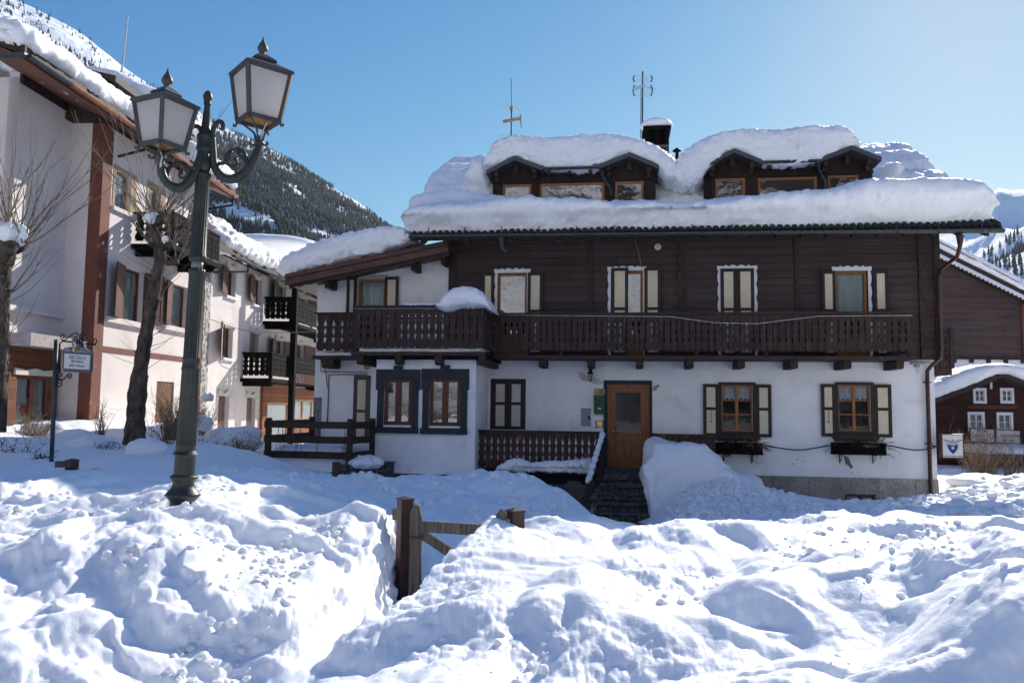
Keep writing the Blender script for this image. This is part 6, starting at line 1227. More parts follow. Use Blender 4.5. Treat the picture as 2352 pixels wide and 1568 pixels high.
gpost(476, 1098, 8.7, .105, 0, 'short red brown post top sticking out of the snow just right of the lamp post', 40); gpost(773, 1063, 14.2, .14, 0, 'short red brown post at the foot of the stone wall corner', 20); gpost(166, 1058, 10.2, .13, 0, 'buried red brown post top left of the lamp post near the street sign', 15)
gpost(1318, 1108, 14.4, .2, 0, 'red brown post rising from the snow left of the entrance steps', 20)
mb = MB(); a, b = P(135, 1060, 10.3), P(172, 1060, 10.1); mb.beam(a - Vector((0, 0, .03)), b - Vector((0, 0, .03)), .05, .04); o = mb.build('fence_rail', post_paint); tag(o, 'red brown fence rail end surfacing from the snow beside the buried post', 'rail')
mb = MB(); a, b = P(215, 1079, 10.6), P(262, 1083, 10.4); mb.beam(a - Vector((0, 0, .03)), b - Vector((0, 0, .03)), .04, .05); o = mb.build('fence_rail', dark_wood); tag(o, 'dark plank edge showing through the snow left of the lamp post', 'rail')
mb = MB(); a, b = P(905, 1180, 7.2), P(922, 1180, 7.1); mb.beam(a, b, .02, .05); a, b = P(905, 1316, 7.2), P(922, 1316, 7.1); mb.beam(a, b, .02, .06); o = mb.build('fence_rail', post_paint); tag(o, 'red brown rail stubs entering the left snow bank at the gate post', 'rail')
gate = empty('wooden_gate', None, 'weathered grey wooden gate half buried in snow between two red brown posts', 'gate'); gate.location = P(957, 1300, 7.0); gate_inv = Matrix.Translation(gate.location).inverted()
def gp(x, y, Y): return gate_inv @ P(x, y, Y)
def gb(name, a, b, hw, hh, bv=.006): mb = MB(); mb.beam(a, b, hw, hh); return mb.build(name, old_wood, gate, bevel=bv)
up_ = Vector((.25, 0, 1))
def stile(x, yt, yb, Y, s):
    a = gp(x, yb, Y); t = gp(x, yt, Y); a.x = t.x; mb = MB(); h = t.z - a.z
    mb.add([(a.x + u, a.y + v, a.z + z) for u, v, z in ((-s, -.035, 0), (s, -.035, 0), (s, .035, 0), (-s, .035, 0), (-s, -.035, h * .93), (s, -.035, h * .86), (s, .035, h * .86), (-s, .035, h * .93), (-s * .2, -.035, h), (s * .45, -.035, h * .985), (s * .45, .035, h * .985), (-s * .2, .035, h))],
           [(3, 2, 1, 0), (0, 1, 5, 9, 8, 4), (2, 3, 7, 11, 10, 6), (1, 2, 6, 5), (3, 0, 4, 7), (4, 8, 11, 7), (9, 5, 6, 10), (8, 9, 10, 11)]); return mb.build('stile', old_wood, gate, bevel=.004)
st1 = stile(957, 1156, 1400, 6.95, .052); stile(1153, 1167, 1400, 6.72, .050)
mb = MB(); z = gp(957, 1232, 6.95).z; x = gp(957, 1232, 6.95).x; y_ = gp(957, 1232, 6.95).y; mb.box(x - .056, x + .056, z - .012, z + .012, -y_ + .036, -y_ + .042); mb.build('iron_strap', mat('rusty iron', (.12, .06, .04), .8, .3), st1)
gb('top_rail', gp(968, 1208, 6.93), gp(1146, 1219, 6.74), .022, .046); gb('diagonal_brace', gp(968, 1224, 6.95), gp(1100, 1312, 6.8), .02, .042); gb('bottom_rail', gp(968, 1372, 6.93), gp(1146, 1385, 6.74), .022, .045)
# ================================================================== STREET SIGN
p = P(120, 1052, 12.2); ss = empty('street_sign', Matrix.Translation((p.x, p.y, p.z)) @ Matrix.Rotation(.0, 4, 'Z'), 'hanging street name sign with wrought iron scrolls on a grey pole', 'sign'); SI = Matrix.Translation((p.x, p.y, p.z)).inverted()
def S(x, y): return SI @ P(x, y, 12.2)
mb = MB(); t = S(129, 780); mb.tube([(0, 0, -.8), (t.x * .5, 0, t.z * .5), (t.x, 0, t.z)], .032, 10); mb.build('pole', grey_metal, ss, smooth=True)
mb = MB(); sp = lambda pts, r=.010: mb.tube(cat([S(x, y) for x, y in pts], 6), r, 6)
a = S(137, 855); b = S(137, 790); c = S(143, 783); d = S(220, 791); mb.tube([a, b, c, d], .013, 8)
z_ = lambda X, Yv: (103.35 + X * .0879, 757.9 + Yv * .0879)
for pts in ([(470, 210), (510, 180), (500, 120), (450, 115), (415, 170), (430, 230), (490, 265), (600, 200), (720, 110), (810, 75), (880, 120), (905, 200), (880, 290), (830, 300), (780, 270), (770, 200), (820, 175), (855, 215), (820, 250)], [(970, 270), (1015, 250), (1020, 205), (960, 195), (920, 240), (930, 300), (970, 325), (925, 300), (905, 200), (940, 115), (1000, 100), (1080, 150), (1200, 300), (1290, 360), (1350, 310), (1345, 240), (1290, 230), (1265, 280), (1310, 300)], [(310, 960), (345, 1005), (355, 960), (330, 915), (390, 950), (390, 1020), (330, 1180), (350, 1250), (420, 1295), (500, 1270), (610, 1150), (680, 1150), (690, 1220), (640, 1255), (610, 1200), (650, 1190)], [(350, 1180), (400, 1210), (435, 1160), (390, 1110), (340, 1150), (320, 1210)], [(380, 1390), (330, 1350), (370, 1300), (430, 1330), (430, 1420), (360, 1475), (300, 1430), (290, 1330), (330, 1220)]): sp([z_(*q) for q in pts], .009)
mb.build('scroll_bracket', black_iron, ss, smooth=True)
mb = MB(); T2 = lambda x, y: (S(x, y).x, S(x, y).z)
outl = [(148, 851), (147, 808), (150, 800), (165, 797), (176, 797), (196, 798), (203, 803), (211, 808), (212, 815), (210, 852), (207, 855), (151, 853)]; mb.prism([T2(*q) for q in outl], -.03, .03); pl_ = mb.build('sign_board', sign_grey, ss, bevel=.004)
mb = MB(); mb.prism([T2(*q) for q in [(151, 812), (210, 816), (208, 849), (150, 846)]], .031, .036); mb.build('name_plate', sign_white, pl_)
mb = MB(); mb.prism([T2(*q) for q in [(169, 796), (174.5, 796.5), (174.5, 808), (168.5, 807.5)]], .031, .036); mb.build('arms_shield', yellow, pl_); mb = MB(); mb.prism([T2(*q) for q in [(169, 796.4), (174.3, 796.8), (169, 803)]], .0361, .037); mb.build('arms_field', azure, pl_)
slp = Matrix.Rotation(R(3.5), 4, 'Y')
def stx(s, x, y, size, m, **k): q = S(x, y); return text(s, size, m, pl_, Matrix.Translation((q.x, -.038, q.z)) @ slp @ Matrix.Rotation(R(90), 4, 'X'), **k)
stx('VICOLO', 180, 825, .072, ink); stx('Stretto', 180, 833, .066, ink); stx('(Zèr Gassu)', 179, 842, .048, ink, shear=.3); stx('Comunità', 158.5, 801.6, .018, sign_white); stx('Walser', 158, 805.2, .027, sign_white); stx('Macugnaga-Monte Rosa', 194, 808.8, .026, sign_white, shear=.3, sx=.8)
mb = MB(); mb.tube([S(x, y) - Vector((0, .034, 0)) for x, y in ((186, 803.5), (190, 801.8), (193, 803.3), (198, 800.8), (203, 804), (211, 806.8))], .003, 4); mb.tube([S(x, y) - Vector((0, .034, 0)) for x, y in ((150, 805.8), (168, 807.2), (180, 808.5))], .002, 4); mb.build('skyline_line', sign_white, pl_)
mb = MB(); 
for x in (171.5, 195): q0, q1 = S(x, 786.5), S(x, 799); mb.tube([q0, q1], .016, 8); mb.lathe([(.0, -.02), (.028, -.012), (.028, .012), (0, .02)], q0, 8)
mb.build('hanger', white_cable, ss)
strip_ = blob('sign_snow', (0, 0, 0), (.1, .03, .02), amp=.3, s=8, fine=.1, n=24); strip_.matrix_world = Matrix.Translation(P(162, 798, 12.2)); tag(strip_, 'small white snow patches on the top edge of the street sign board', 'snow', kind='thing')
# ================================================================== HOTEL ON THE LEFT
hotel = empty('hotel', GM, 'pale pink three storey hotel with brown pilasters, shutters and dark balconies, snow on its roofs', 'hotel')
XM, XR, XE = -11.6, -12.45, -10.95
mG = lambda a, z, w: (XM + w, a, z)
mR = lambda a, z, w: (XR + w, a, z)
def gr2(x0, y0, x1, y1, X=XM):
    xc, yc = (x0 + x1) / 2, (y0 + y1) / 2; return G(x0, yc, X).y, G(x1, yc, X).y, G(xc, y1, X).z, G(xc, y0, X).z
yN = G(25, 500, XR).y; yM0 = G(222, 600, XM).y; yP = G(244, 600, XM).y; yM1 = G(452, 600, XM).y; yQ0 = G(466, 700, XM).y; yQ1 = G(481, 700, XM).y; yF1 = 46.0
zE = np.mean([G(x, y, XE).z for x, y in ((75, 157), (220, 242), (318, 308), (528, 438))]); zEF = G(600, 622, XE).z; yE0 = G(72, 150, XE).y; yE1 = G(538, 440, XE).y
# walls
rA = gr2(264, 396, 300, 483); rB = gr2(341, 430, 368, 490); rC = gr2(281, 618, 328, 738); rD = gr2(392, 655, 430, 752); rE = gr2(310, 470, 330, 560); rGd = gr2(357, 876, 397, 1010); rH = gr2(410, 500, 440, 590)
F_win = {'T1': gr2(520, 618, 540, 681), 'T2': gr2(582, 640, 600, 701), 'T3': gr2(636, 655, 655, 720), 'M1': gr2(511, 752, 533, 822), 'M2': gr2(573, 765, 592, 830), 'M3': gr2(632, 782, 650, 850), 'T4': gr2(684, 684, 706, 745), 'M4': gr2(678, 791, 696, 850), 'G1': gr2(500, 909, 523, 1030), 'G2': gr2(566, 913, 585, 985)}
wall('wall', yP, yM1, -1, zE + .26, 0, [rA, rB, rC, rD, rGd, rH], pink_plaster, .22, hotel, mapf=mG)
wall('wall', yQ1, yF1, -1, zEF + .2, 0, list(F_win.values()), pink_plaster, .2, hotel, mapf=mG)
mb = MB(mG); mb.quad((yP, -1, -8), (yP, zE, -8), (yP, zE, -.3), (yP, -1, -.3)); mb.quad((yF1, -1, -8), (yF1, zEF, -8), (yF1, zEF, 0), (yF1, -1, 0)); mb.quad((yP, -1, -8), (yF1, -1, -8), (yF1, zEF, -8), (yP, zEF, -8)); mb.build('rear_wall', pink_plaster, hotel)
mb = MB(mR); rS = gr2(34, 862, 112, 985, XR); mb.build
wall('wall', yN, yM0 - .0, -1, zE + .58, 0, [rS], pink_plaster, .25, hotel, mapf=mR)
mb = MB(); mb.add([(x, yM0 - .003, z) for x in (XR, XM - .30) for z in (-1, zE + .45)], [(0, 2, 3, 1)]); mb.add([(x, yN, z) for x in (XR - 9, XR) for z in (-1, zE + .45)], [(0, 2, 3, 1)]); mb.add([(XR - 9, y, z) for y in (yN, yM0) for z in (-1, zE + .45)], [(0, 2, 3, 1)]); mb.build('wall', pink_plaster, hotel)
mb = MB(mG); mb.box(yM0, yP, -1, zE + .24, -.30, .03); mb.box(yM1, yQ0, -1, zE + .24, -.2, .03); mb.build('pilaster', hotel_brown, hotel)
mb = MB(mG); mb.box(yQ0, yQ1, -1, zEF, -.2, .045); mb.build('quoin_strip', quoin, hotel)
zb0, zb1 = G(320, 818, XM).z, G(320, 806, XM).z; mb = MB(mG); mb.box(yP, rD[1] + 9 if False else yM1, zb0, zb1 + .0, .001, .025); mb.build('wall_band', hotel_brown, hotel)
mb = MB(mG); zs_ = rC[2]; mb.box(yP + .02, rC[1] + .6, zs_ - .15, zs_ - .01, .002, .12); mb.box(rD[0] - .5, rD[1] + .3, rD[2] - .15, rD[2] - .01, .002, .12); mb.box(rA[0] - .15, rA[1] + .4, rA[2] - .12, rA[2] - .01, .002, .09); build_each(mb, 'sill', pink_plaster, hotel)
mb = MB(mR); z_ = G(90, 715, XR).z; mb.box(yN, yM0 - .05, z_ - .1, z_ + .02, .002, .12); mb.build('wall_band', pink_plaster, hotel)
# recessed shop front with timber and flashing
zf0, zf1 = G(60, 792, XR + .6).z, G(60, 762, XR + .6).z
mb = MB(mR); mb.box(yN + .05, yM0 - .1, zf0, zf1, .01, .62); mb.build('shop_canopy', mat('dull zinc flashing', (.34, .29, .29), .5, .2), hotel)
shopw = plank('shop timber', (0.16, 0.065, 0.03), 0.22, var=.5, along='Y')
rs2 = gr2(34, 862, 112, 985, XR + .1); wall('shop_front', yN + .05, yM0 - .12, -1, zf0, .1, [rs2], shopw, .1, hotel, mapf=mR)
w_ = window(rs2, .1, rec=.03, mull=1, m=hotel_brown, g=glass, drape=.8, parent=hotel, mapf=mR, back=.5, fw=.09)
a, b, c, d = rs2; mb = MB(mR); pz0, pz1 = c + .05, d - .55; pa, pb = a + .15, a + (b - a) * .52; mb.quad((pa, pz0, .03), (pb, pz0, .03), (pb, pz1, .03), (pa, pz1, .03)); ps_ = mb.build('poster', sign_white, w_)
mb = MB(mR); k = 22; cy_, cz_ = (pa + pb) / 2, pz0 + (pz1 - pz0) * .58; rr_ = (pb - pa) * .28
mb.prism([(cy_ + rr_ * math.cos(i * 2 * math.pi / k), cz_ + rr_ * math.sin(i * 2 * math.pi / k)) for i in range(k)], .031, .034); mb.build('poster_emblem', red_paint, w_)
for k, m_ in enumerate((green_paint, sign_white, red_paint)): mb = MB(mR); t0, t1 = pa + (pb - pa) * k / 3, pa + (pb - pa) * (k + 1) / 3; mb.quad((t0, pz0 + .02, .033), (t1, pz0 + .02, .033), (t1, pz0 + .18, .033), (t0, pz0 + .18, .033)); mb.build('flag_stripe', m_, w_)
text('SCUOLA ITALIANA DI SCI', .115, red_paint, w_, Matrix.Translation((XR + .04, cy_, pz1 - .16)) @ Matrix.Rotation(R(90), 4, 'Z') @ Matrix.Rotation(R(90), 4, 'X'), sx=.9)
mb = MB(mR); p = [(a - .1, d - .0), (a - .1, d + .16), (a + .3, d + .12), ((a + b) / 2, d + .17), (b - .3, d + .12), (b + .05, d + .16), (b + .05, d)]; mb.prism(p, .1, .15); mb.build('carved_lintel', cream_pale, hotel)
# windows on the middle section
def hwin(r, rec=.14, sh=None, shw=None, m=hotel_brown, drape=None, lint=True, mull=0, angs=(70, 5), g=glass, sill=True, closed=False):
    w_ = window(r, 0, rec=rec, fw=.06, mull=mull, m=m, g=g, parent=hotel, mapf=mG, back=.35, drape=drape); a, b, c, d = r; W = b - a
    if lint:
        n = 16; top = [(a - .12 + (W + .24) * k / n, d + .16 + .05 * math.sin(k / n * math.pi * 3 + .5)) for k in range(n + 1)]
        mb = MB(mG); mb.prism([(a - .12, d - .06)] + top + [(b + .12, d - .06), (b + .03, d + .03), (a - .03, d + .03)], .002, .05); mb.build('carved_lintel', cream_pale, w_)
        mb = MB(mG); mb.box(b, b + .10, c, d, .002, .02); mb.build('window_casing', cream_pale, w_)
    if sill: mb = MB(mG); mb.box(a - .1, b + .15, c - .10, c - .01, .002, .10); mb.build('sill', white_paint, w_)
    return w_
def hshut(w_, r, side, ang=8, m=hotel_shut, w0=.03):
    a, b, c, d = r; W = (b - a) * .98
    if side == 'l': return shutter(w_, a - W, a, c, d, w0, R(ang), 'b', m=m, pm=m, fr=.07, mapf=mG)
    return shutter(w_, b, b + W, c, d, w0, R(ang), 'a', m=m, pm=m, fr=.07, mapf=mG)
for r in (rA, rB): 
    w_ = hwin(r, rec=.1, lint=False, sill=False, m=tan, g=glass_b); a, b, c, d = r; mb = MB(mG); mb.box(a - .12, a, c, d + .1, .002, .015); mb.box(b, b + .3, c, d + .1, .002, .015); mb.box(a, b, d, d + .1, .002, .015); mb.build('window_casing', tan, w_)
w_ = hwin(rC, lint=False, sill=False, drape=.9); a, b, c, d = rC; hshut(w_, (a, a + .8, c, d), 'l', 14); shutter(w_, b, b + .75, c, d, .03, R(14), 'a', m=hotel_shut, pm=hotel_shut, mapf=mG)
w_ = hwin(rD, lint=False, sill=False, drape=.9); a, b, c, d = rD; hshut(w_, (a, a + .75, c, d), 'l', 14)
hwin(rH, lint=False, sill=False); a, b, c, d = rGd; mb = MB(mG); mb.box(a, b, c, d, -.12, -.03); mb.build('cellar_door', mat('old brown panel', (.13, .06, .03), .8, var=.4, stretch=(3, 3, .6)), hotel)
for k, sd_ in (('T1', 'l'), ('T2', 'l'), ('T3', 'l'), ('M1', 'l'), ('M2', 'x'), ('M3', 'l'), ('T4', 'r'), ('M4', 'r'), ('G1', 'x'), ('G2', 'x')):
    r = F_win[k]; big = k in ('M2', 'T3', 'M3'); w_ = hwin(r, sill=k in ('T1', 'T2', 'M1', 'M4', 'T4'))
    if sd_ in 'lr': hshut(w_, r, sd_, 10 if k != 'M1' else 22)
    if k == 'M3': hshut(w_, r, 'r', 10)
    if k in ('M2', 'G1', 'G2'): shutter(w_, r[0] + .05, (r[0] + r[1]) / 2 + .1, r[2], r[3] - .05, -.05, R(0), 'a', m=hotel_shut, pm=hotel_shut, mapf=mG)
# wooden hotel entrance
e0, e1 = G(597, 930, XM).y, G(668, 930, XM).y; ze1 = G(620, 882, XM).z; wood_o = plank('entrance pine', (0.22, 0.075, 0.028), 0.18, var=.4, along='Y')
mb = MB(mG); mb.box(e0, e1, ze1 - .75, ze1, .002, .12); mb.box(e0, e0 + .5, -1, ze1 - .75, .002, .12); mb.box(e1 - .7, e1, -1, ze1 - .75, .002, .12); en = mb.build('entrance', wood_o, hotel)
window((e0 + .5, e1 - .7, -.6, ze1 - .75), .1, rec=.0, mull=0, m=orange_wood, g=glass, drape=.95, parent=en, mapf=mG, fw=.12, back=.3)
v0, v1 = G(668, 905, XM).y, yF1 - 3; zv = G(690, 917, XM).z; mb = MB(mG); mb.box(v0, v1, zv, ze1 - .1, .002, .14); mb.box(v0, v1, -1, G(690, 965, XM).z, .002, .12); mb.build('timber_band', wood_o, en)
n = 5
for k in range(n): a = v0 + (v1 - v0) * k / n; window((a, v0 + (v1 - v0) * (k + 1) / n, G(690, 965, XM).z, zv), .1, rec=0, mull=0, m=orange_wood, drape=.55, parent=en, mapf=mG, fw=.10, back=.3)
# hotel roofs
mb = MB(); 
def rslab(mb, y0, y1, x0, x1, z0, z1, t=.2): mb.add([(x, y, z + dz) for y in (y0, y1) for x, z in ((x0, z0), (x1, z1)) for dz in (0, t)], [(0, 2, 3, 1), (4, 5, 7, 6), (0, 1, 5, 4), (2, 6, 7, 3), (0, 4, 6, 2), (1, 3, 7, 5)])
rslab(mb, yE0 - .3, yE1, XE + .05, -17, zE + .02, zE + 2.4); rslab(mb, yE0 - .3, yE1, -17, -24, zE + 2.4, zE); rslab(mb, yM1 - .6, yF1, XE + .1, -16, zEF + .02, zEF + 2.0); rslab(mb, yM1 - .6, yF1, -16, -21, zEF + 2, zEF)
rf = mb.build('roof', dark_wood, hotel)
sf_ = lambda x: zE + .0 + .397 * (XE - x)
mb = MB(); mb.add([(x, y, sf_(x) + dz) for x in (XE - .02, XR - .05) for y in (yE0 - .25, yE1 - .05) for dz in (-.05, .01)], [(0, 1, 3, 2), (4, 6, 7, 5), (0, 4, 5, 1), (2, 3, 7, 6), (0, 2, 6, 4), (1, 5, 7, 3)]); mb.build('soffit', soffit, rf)
mb = MB(); mb.add([(x, y, sf_(x) - dz) for x in (XR - .0, XR + .06) for y in (yN, yM0) for dz in (.28, .06)], [(0, 1, 3, 2), (4, 6, 7, 5), (0, 4, 5, 1), (2, 3, 7, 6), (0, 2, 6, 4), (1, 5, 7, 3)]); mb.build('eave_beam', dark_wood, rf)
mb = MB(); gutter(mb, (XE + .09, yE0 - .25, zE + .05), (XE + .09, G(150, 200, XE).y, zE + .05), .085); gutter(mb, (XE - 12, yE0 - .28, zE + .05), (XE + .09, yE0 - .28, zE + .05), .085); mb.build('gutter', grey_metal, rf)
mb = MB(); gutter(mb, (XE + .09, G(150, 200, XE).y + .02, zE + .05), (XE + .09, yE1, zE + .05), .085); mb.build('gutter', copper, rf)
mb = MB(); gutter(mb, (XE + .12, yQ1, zEF + .04), (XE + .12, yF1, zEF + .04), .08); mb.tube([(XE + .1, yQ1 + 1.4, zEF), (XE + .1, yQ1 + 1.4, zEF - .3), (XM + .06, yQ1 + .1, zEF - .55)], .04, 8); mb.build('gutter', grey_metal, rf)
mb = MB(); mb.tube([(XE + .08, yE1 - .3, zE), (XE + .08, yE1 - .3, zE - .35), (XM + .05, yE1 - 1.2, zE - .75)], .04, 8); mb.tube([(XE + .08, G(330, 310, XE).y, zE), (XE + .05, G(330, 310, XE).y, zE - .35), (XM + .08, yP + .15, zE - .6)], .04, 8); build_each(mb, 'downpipe', black_iron, rf)
# upper cross roof
yc0, yc1 = G(268, 220, XE).y, G(476, 300, XE).y; zc = zE + .95
mb = MB(); rslab(mb, yc0, yc1, XE - .05, -13.6, zc, zc + .6, .16); mb.add([(x, y, z) for x in (XE - .6, -13.6) for y in (yc0 + .3, yc1 - .3) for z in (zE + .1, zc)], [(0, 1, 3, 2), (4, 6, 7, 5), (0, 4, 5, 1), (2, 3, 7, 6), (0, 2, 6, 4), (1, 5, 7, 3)]); mb.build('dormer', dark_wood, hotel)
# balconies
def hbalc(y0, y1, zf, zr_, nb, nl, label=None):
    mb = MB(); X1 = XM + 1.12; mb.add([(x, y, z) for x in (XM + .002, X1 + .08) for y in (y0 - .12, y1) for z in (zf - .14, zf)], [(0, 1, 3, 2), (4, 6, 7, 5), (0, 4, 5, 1), (2, 3, 7, 6), (0, 2, 6, 4), (1, 5, 7, 3)]); fl = mb.build('balcony', black_wood, hotel)
    mb = MB(); boards(mb, (XM + .05, y0), (X1, y0), zf + .1, zr_, nb, .03); boards(mb, (X1, y0), (X1, y1), zf + .1, zr_, nl, .03); mb.beam((XM, y0, zr_ + .02), (X1 + .05, y0, zr_ + .02), .05, .03); mb.beam((X1, y0, zr_ + .02), (X1, y1, zr_ + .02), .05, .03); mb.beam((X1, y0, zf), (X1, y0, zr_), .06, .06); mb.build('balcony_railing', black_wood, fl)
    for k in range(3): yk = y0 + .2 + k * (y1 - y0 - .5) / 2; mb = MB(); mb.beam((XM, yk, zf - .22), (X1, yk, zf - .22), .08, .08); mb.build('corbel', black_wood, fl)
    return fl
y0u = G(607, 710, XM).y; hbalc(y0u, yF1, G(607, 738, XM).z, G(607, 684, XM).z, 5, 64)
y0l = G(555, 850, XM).y; hbalc(y0l, yF1, G(555, 868, XM).z, G(555, 811, XM).z, 5, 80)
y0m = G(308, 520, XM).y; yml = G(425, 520, XM).y; hbalc(y0m, yml, G(307, 562, XM).z, G(307, 490, XM).z, 4, 22)
px_ = G(671, 800, XM + 1.2); mb = MB(); mb.add([(x, y, z) for x in (XM + 1.14, XM + 1.36) for y in (px_.y - .12, px_.y + .12) for z in (-1, zEF + .1)], [(0, 1, 3, 2), (4, 6, 7, 5), (0, 4, 5, 1), (2, 3, 7, 6), (0, 2, 6, 4), (1, 5, 7, 3)]); mb.build('balcony_post', black_wood, hotel)
mb = MB(); p = G(505 / 1, 1012 if False else 905, XM); q = G(552, 900, XM + .1); mb.box(q.y - .12, q.y + .12, q.z - .3, q.z + .1, 0, 0) if False else None
# hotel sign
a0, a1 = G(669, 870, XM + 1.25), G(716, 872, XM + 1.25); zs0, zs1 = G(690, 883, XM + 1.25).z, G(690, 858, XM + 1.25).z
hs_ = empty('hotel_sign', GM @ Matrix.Translation((XM + 1.22, a0.y, 0)), 'brown carved board reading HOTEL hanging below the lower hotel balcony', 'sign'); L_ = a1.y - a0.y + 2.0
mb = MB(lambda a, z, w: (w, a, z)); n = 30; bot = [(L_ * k / n, zs0 + .05 * abs(math.sin(k * .9))) for k in range(n + 1)]; mb.prism(bot + [(L_, zs1), (0, zs1)], 0, .05); mb.build('sign_board', mat('sign brown', (.06, .026, .022), .9, var=.2, spec=.1), hs_)
text('HOTEL F', (zs1 - zs0) * .86, ink, hs_, Matrix.Translation((.053, .12, zs0 + (zs1 - zs0) * .22)) @ Matrix.Rotation(R(90), 4, 'Z') @ Matrix.Rotation(R(90), 4, 'X'), align='LEFT', sx=.95, bold=.006)
# snow on the hotel
mapY = lambda a, z, s: (a, s, z)
def hsec(x0, z0, th_, back, sl_): return [(x0 - .35, z0), (x0 - .02, z0 + .04), (x0 + .12, z0 + th_ * .35), (x0 + .05, z0 + th_ * .75), (x0 - .35, z0 + th_ * 1.02), (x0 - 1.2, z0 + th_ * 1.1 + 1.2 * sl_), (x0 - back, z0 + th_ + back * sl_), (x0 - back, z0 + back * sl_), (x0 - 1.5, z0 + 1.4 * sl_)]
def hsnow(name, sec, y0, y1, label, **k): o = sweep(name, sec, y0, y1, mapY, step=.08, **k); o.matrix_world = GM; return tag(o, label, 'snow', kind='thing')
def curl(V): V[:, 2] += .10 * np.sin(V[:, 1] * 1.1); return V
hsnow('hotel_roof_snow', hsec(XE + .05, zE + .18, .66, 3.2, .30), yE0 - .4, G(326, 300, XE).y, 'thick snow slab on the nearest hotel roof, hanging over its grey and copper gutter', rr=.5, amp=.10, sc_=1.1, fine=.05)
hsnow('hotel_roof_snow', hsec(XE - .05, zc + .14, .66, 1.9, .22), 20.6, yc1 + .1, 'high snow slab on the raised cross roof of the hotel beside the thin white pole', rr=.6, amp=.08, sc_=.9, fine=.03)
hsnow('hotel_roof_snow', hsec(XE + .1, zE + .15, .85, 5, .42), G(430, 380, XE).y, G(540, 430, XE).y, 'snow chunk at the far end of the upper hotel roof behind the lamp post', rr=.5, amp=.08, fine=.05, seed=3)
hsnow('hotel_roof_snow', hsec(XE + .12, zEF + .18, .80, 5, .38), yQ0 - .3, yF1, 'long snow slab on the lower hotel roof ending at the chalet', rr=.6, amp=.14, sc_=.8, fine=.07, seed=5)
o = blob('neighbour_roof_snow', (0, 0, 0), (4.2, 4, .8), amp=.1, s=.4, n=48); o.matrix_world = Matrix.Translation(P(632, 578, 52)); tag(o, 'smooth distant snow covered roof rising behind the lower hotel roof', 'snow', kind='thing')
mb = MB(); p0, p1 = G(279, 148, -13.5), G(294, 38, -13.5); mb.tube([p0 - Vector((0, 0, .6)), p1], [.035, .02], 8); o = mb.build('flag_pole', white_cable); o.matrix_world = GM; tag(o, 'thin white pole rising from the snowy hotel roof', 'pole')
mb = MB(); q = [G(482, 733, XM + .1), G(560, 758, XM + .6), G(640, 764, XM + 1.2), G(723, 761, XM + 1.6)]; mb.tube(cat(q), .012, 4); o = mb.build('overhead_cable', cable_mat); o.matrix_world = GM; tag(o, 'thin dark cable strung along the hotel wall to the chalet', 'cable')
# ================================================================== HOUSES ON THE RIGHT
def facing(Y): return lambda a, z, w: (a, Y - w, z)
Y1 = 44.0; q = lambda x, y, Y=Y1: P(x, y, Y); bg1 = empty('timber_house', None, 'big grey brown timber building with white base behind the right corner of the chalet', 'house')
A1, B1 = q(2100, 572), q(2358, 700); zw0, zw1 = q(2250, 960).z, q(2250, 823).z; ex = B1.x
mb = MB(facing(Y1)); mb.prism([(A1.x, zw1), (ex, zw1), (ex, B1.z), (A1.x, A1.z)], 0, -12); mb.build('timber_wall', timber_bg, bg1)
mb = MB(facing(Y1)); mb.box(A1.x, ex, zw0 - 3, zw1 - .003, 0, -12); mb.build('base_wall', white_plaster, bg1); mb = MB(facing(Y1)); mb.box(ex - .35, ex + .05, zw1, B1.z, .0, .12); mb.build('corner_post', hotel_brown, bg1)
mb = MB(facing(Y1)); mb.box(A1.x, ex, zw1 - .06, zw1 + .06, .0, .10); 
for k in range(12): u = A1.x + k * .95; mb.box(u, u + .2, zw1 - .25, zw1 - .06, 0, .12)
mb.build('beam', dark_wood, bg1)
mb = MB(facing(Y1)); e_ = Vector((A1.x - ex, 0, A1.z - B1.z)); s_ = (B1.z - A1.z) / (ex - A1.x); xr = ex + 1.6
mb.prism([(A1.x - .5, A1.z - .5 * s_), (xr, A1.z + (xr - A1.x) * s_), (xr, A1.z + (xr - A1.x) * s_ + .28), (A1.x - .5, A1.z - .5 * s_ + .28)], 1.0, -12); rf1 = mb.build('roof', dark_wood, bg1)
n = 70; mb = MB(facing(Y1)); mb.prism([(A1.x + (xr - A1.x) * k / n, A1.z + (xr - A1.x) * k / n * s_ - .28 + (.10 if k % 2 else 0)) for k in range(n + 1)] + [(xr, A1.z + (xr - A1.x) * s_ - .01), (A1.x, A1.z - .01)], 1.02, .98); mb.build('scalloped_trim', white_paint, rf1)
o = sweep('house_roof_snow', [(A1.x - .5, A1.z + .30 - .5 * s_), (A1.x - .5, A1.z + .9), (A1.x + 3, A1.z + .95 + 3 * s_), (xr - .6, A1.z + .85 + (xr - .6 - A1.x) * s_), (xr + .1, A1.z + .5 + (xr - A1.x) * s_), (xr - .1, A1.z + .27 + (xr - A1.x) * s_), ((A1.x + xr) / 2, A1.z + .28 + (xr - A1.x) / 2 * s_)], -Y1 + 0 if False else Y1 - 1.1, Y1 + 11, lambda a, z, s: (a, s, z), rr=.3, step=.15, amp=.06); tag(o, 'snow layer along the sloping gable roof of the big timber building', 'snow', kind='thing')
Y2 = 31.0; bg2 = empty('brown_house', None, 'dark brown wooden house with white framed windows and shop signs at the right edge', 'house')
AP = P(2277, 868, Y2); LE = P(2130, 925, Y2); sl2 = (AP.z - LE.z) / (AP.x - LE.x); xr2 = AP.x + (AP.x - LE.x) * 1.0; zb2 = P(2250, 1120, Y2).z; W2 = lambda x0, y0, x1, y1: (P(x0, (y0 + y1) / 2, Y2).x, P(x1, (y0 + y1) / 2, Y2).x, P((x0 + x1) / 2, y1, Y2).z, P((x0 + x1) / 2, y0, Y2).z)
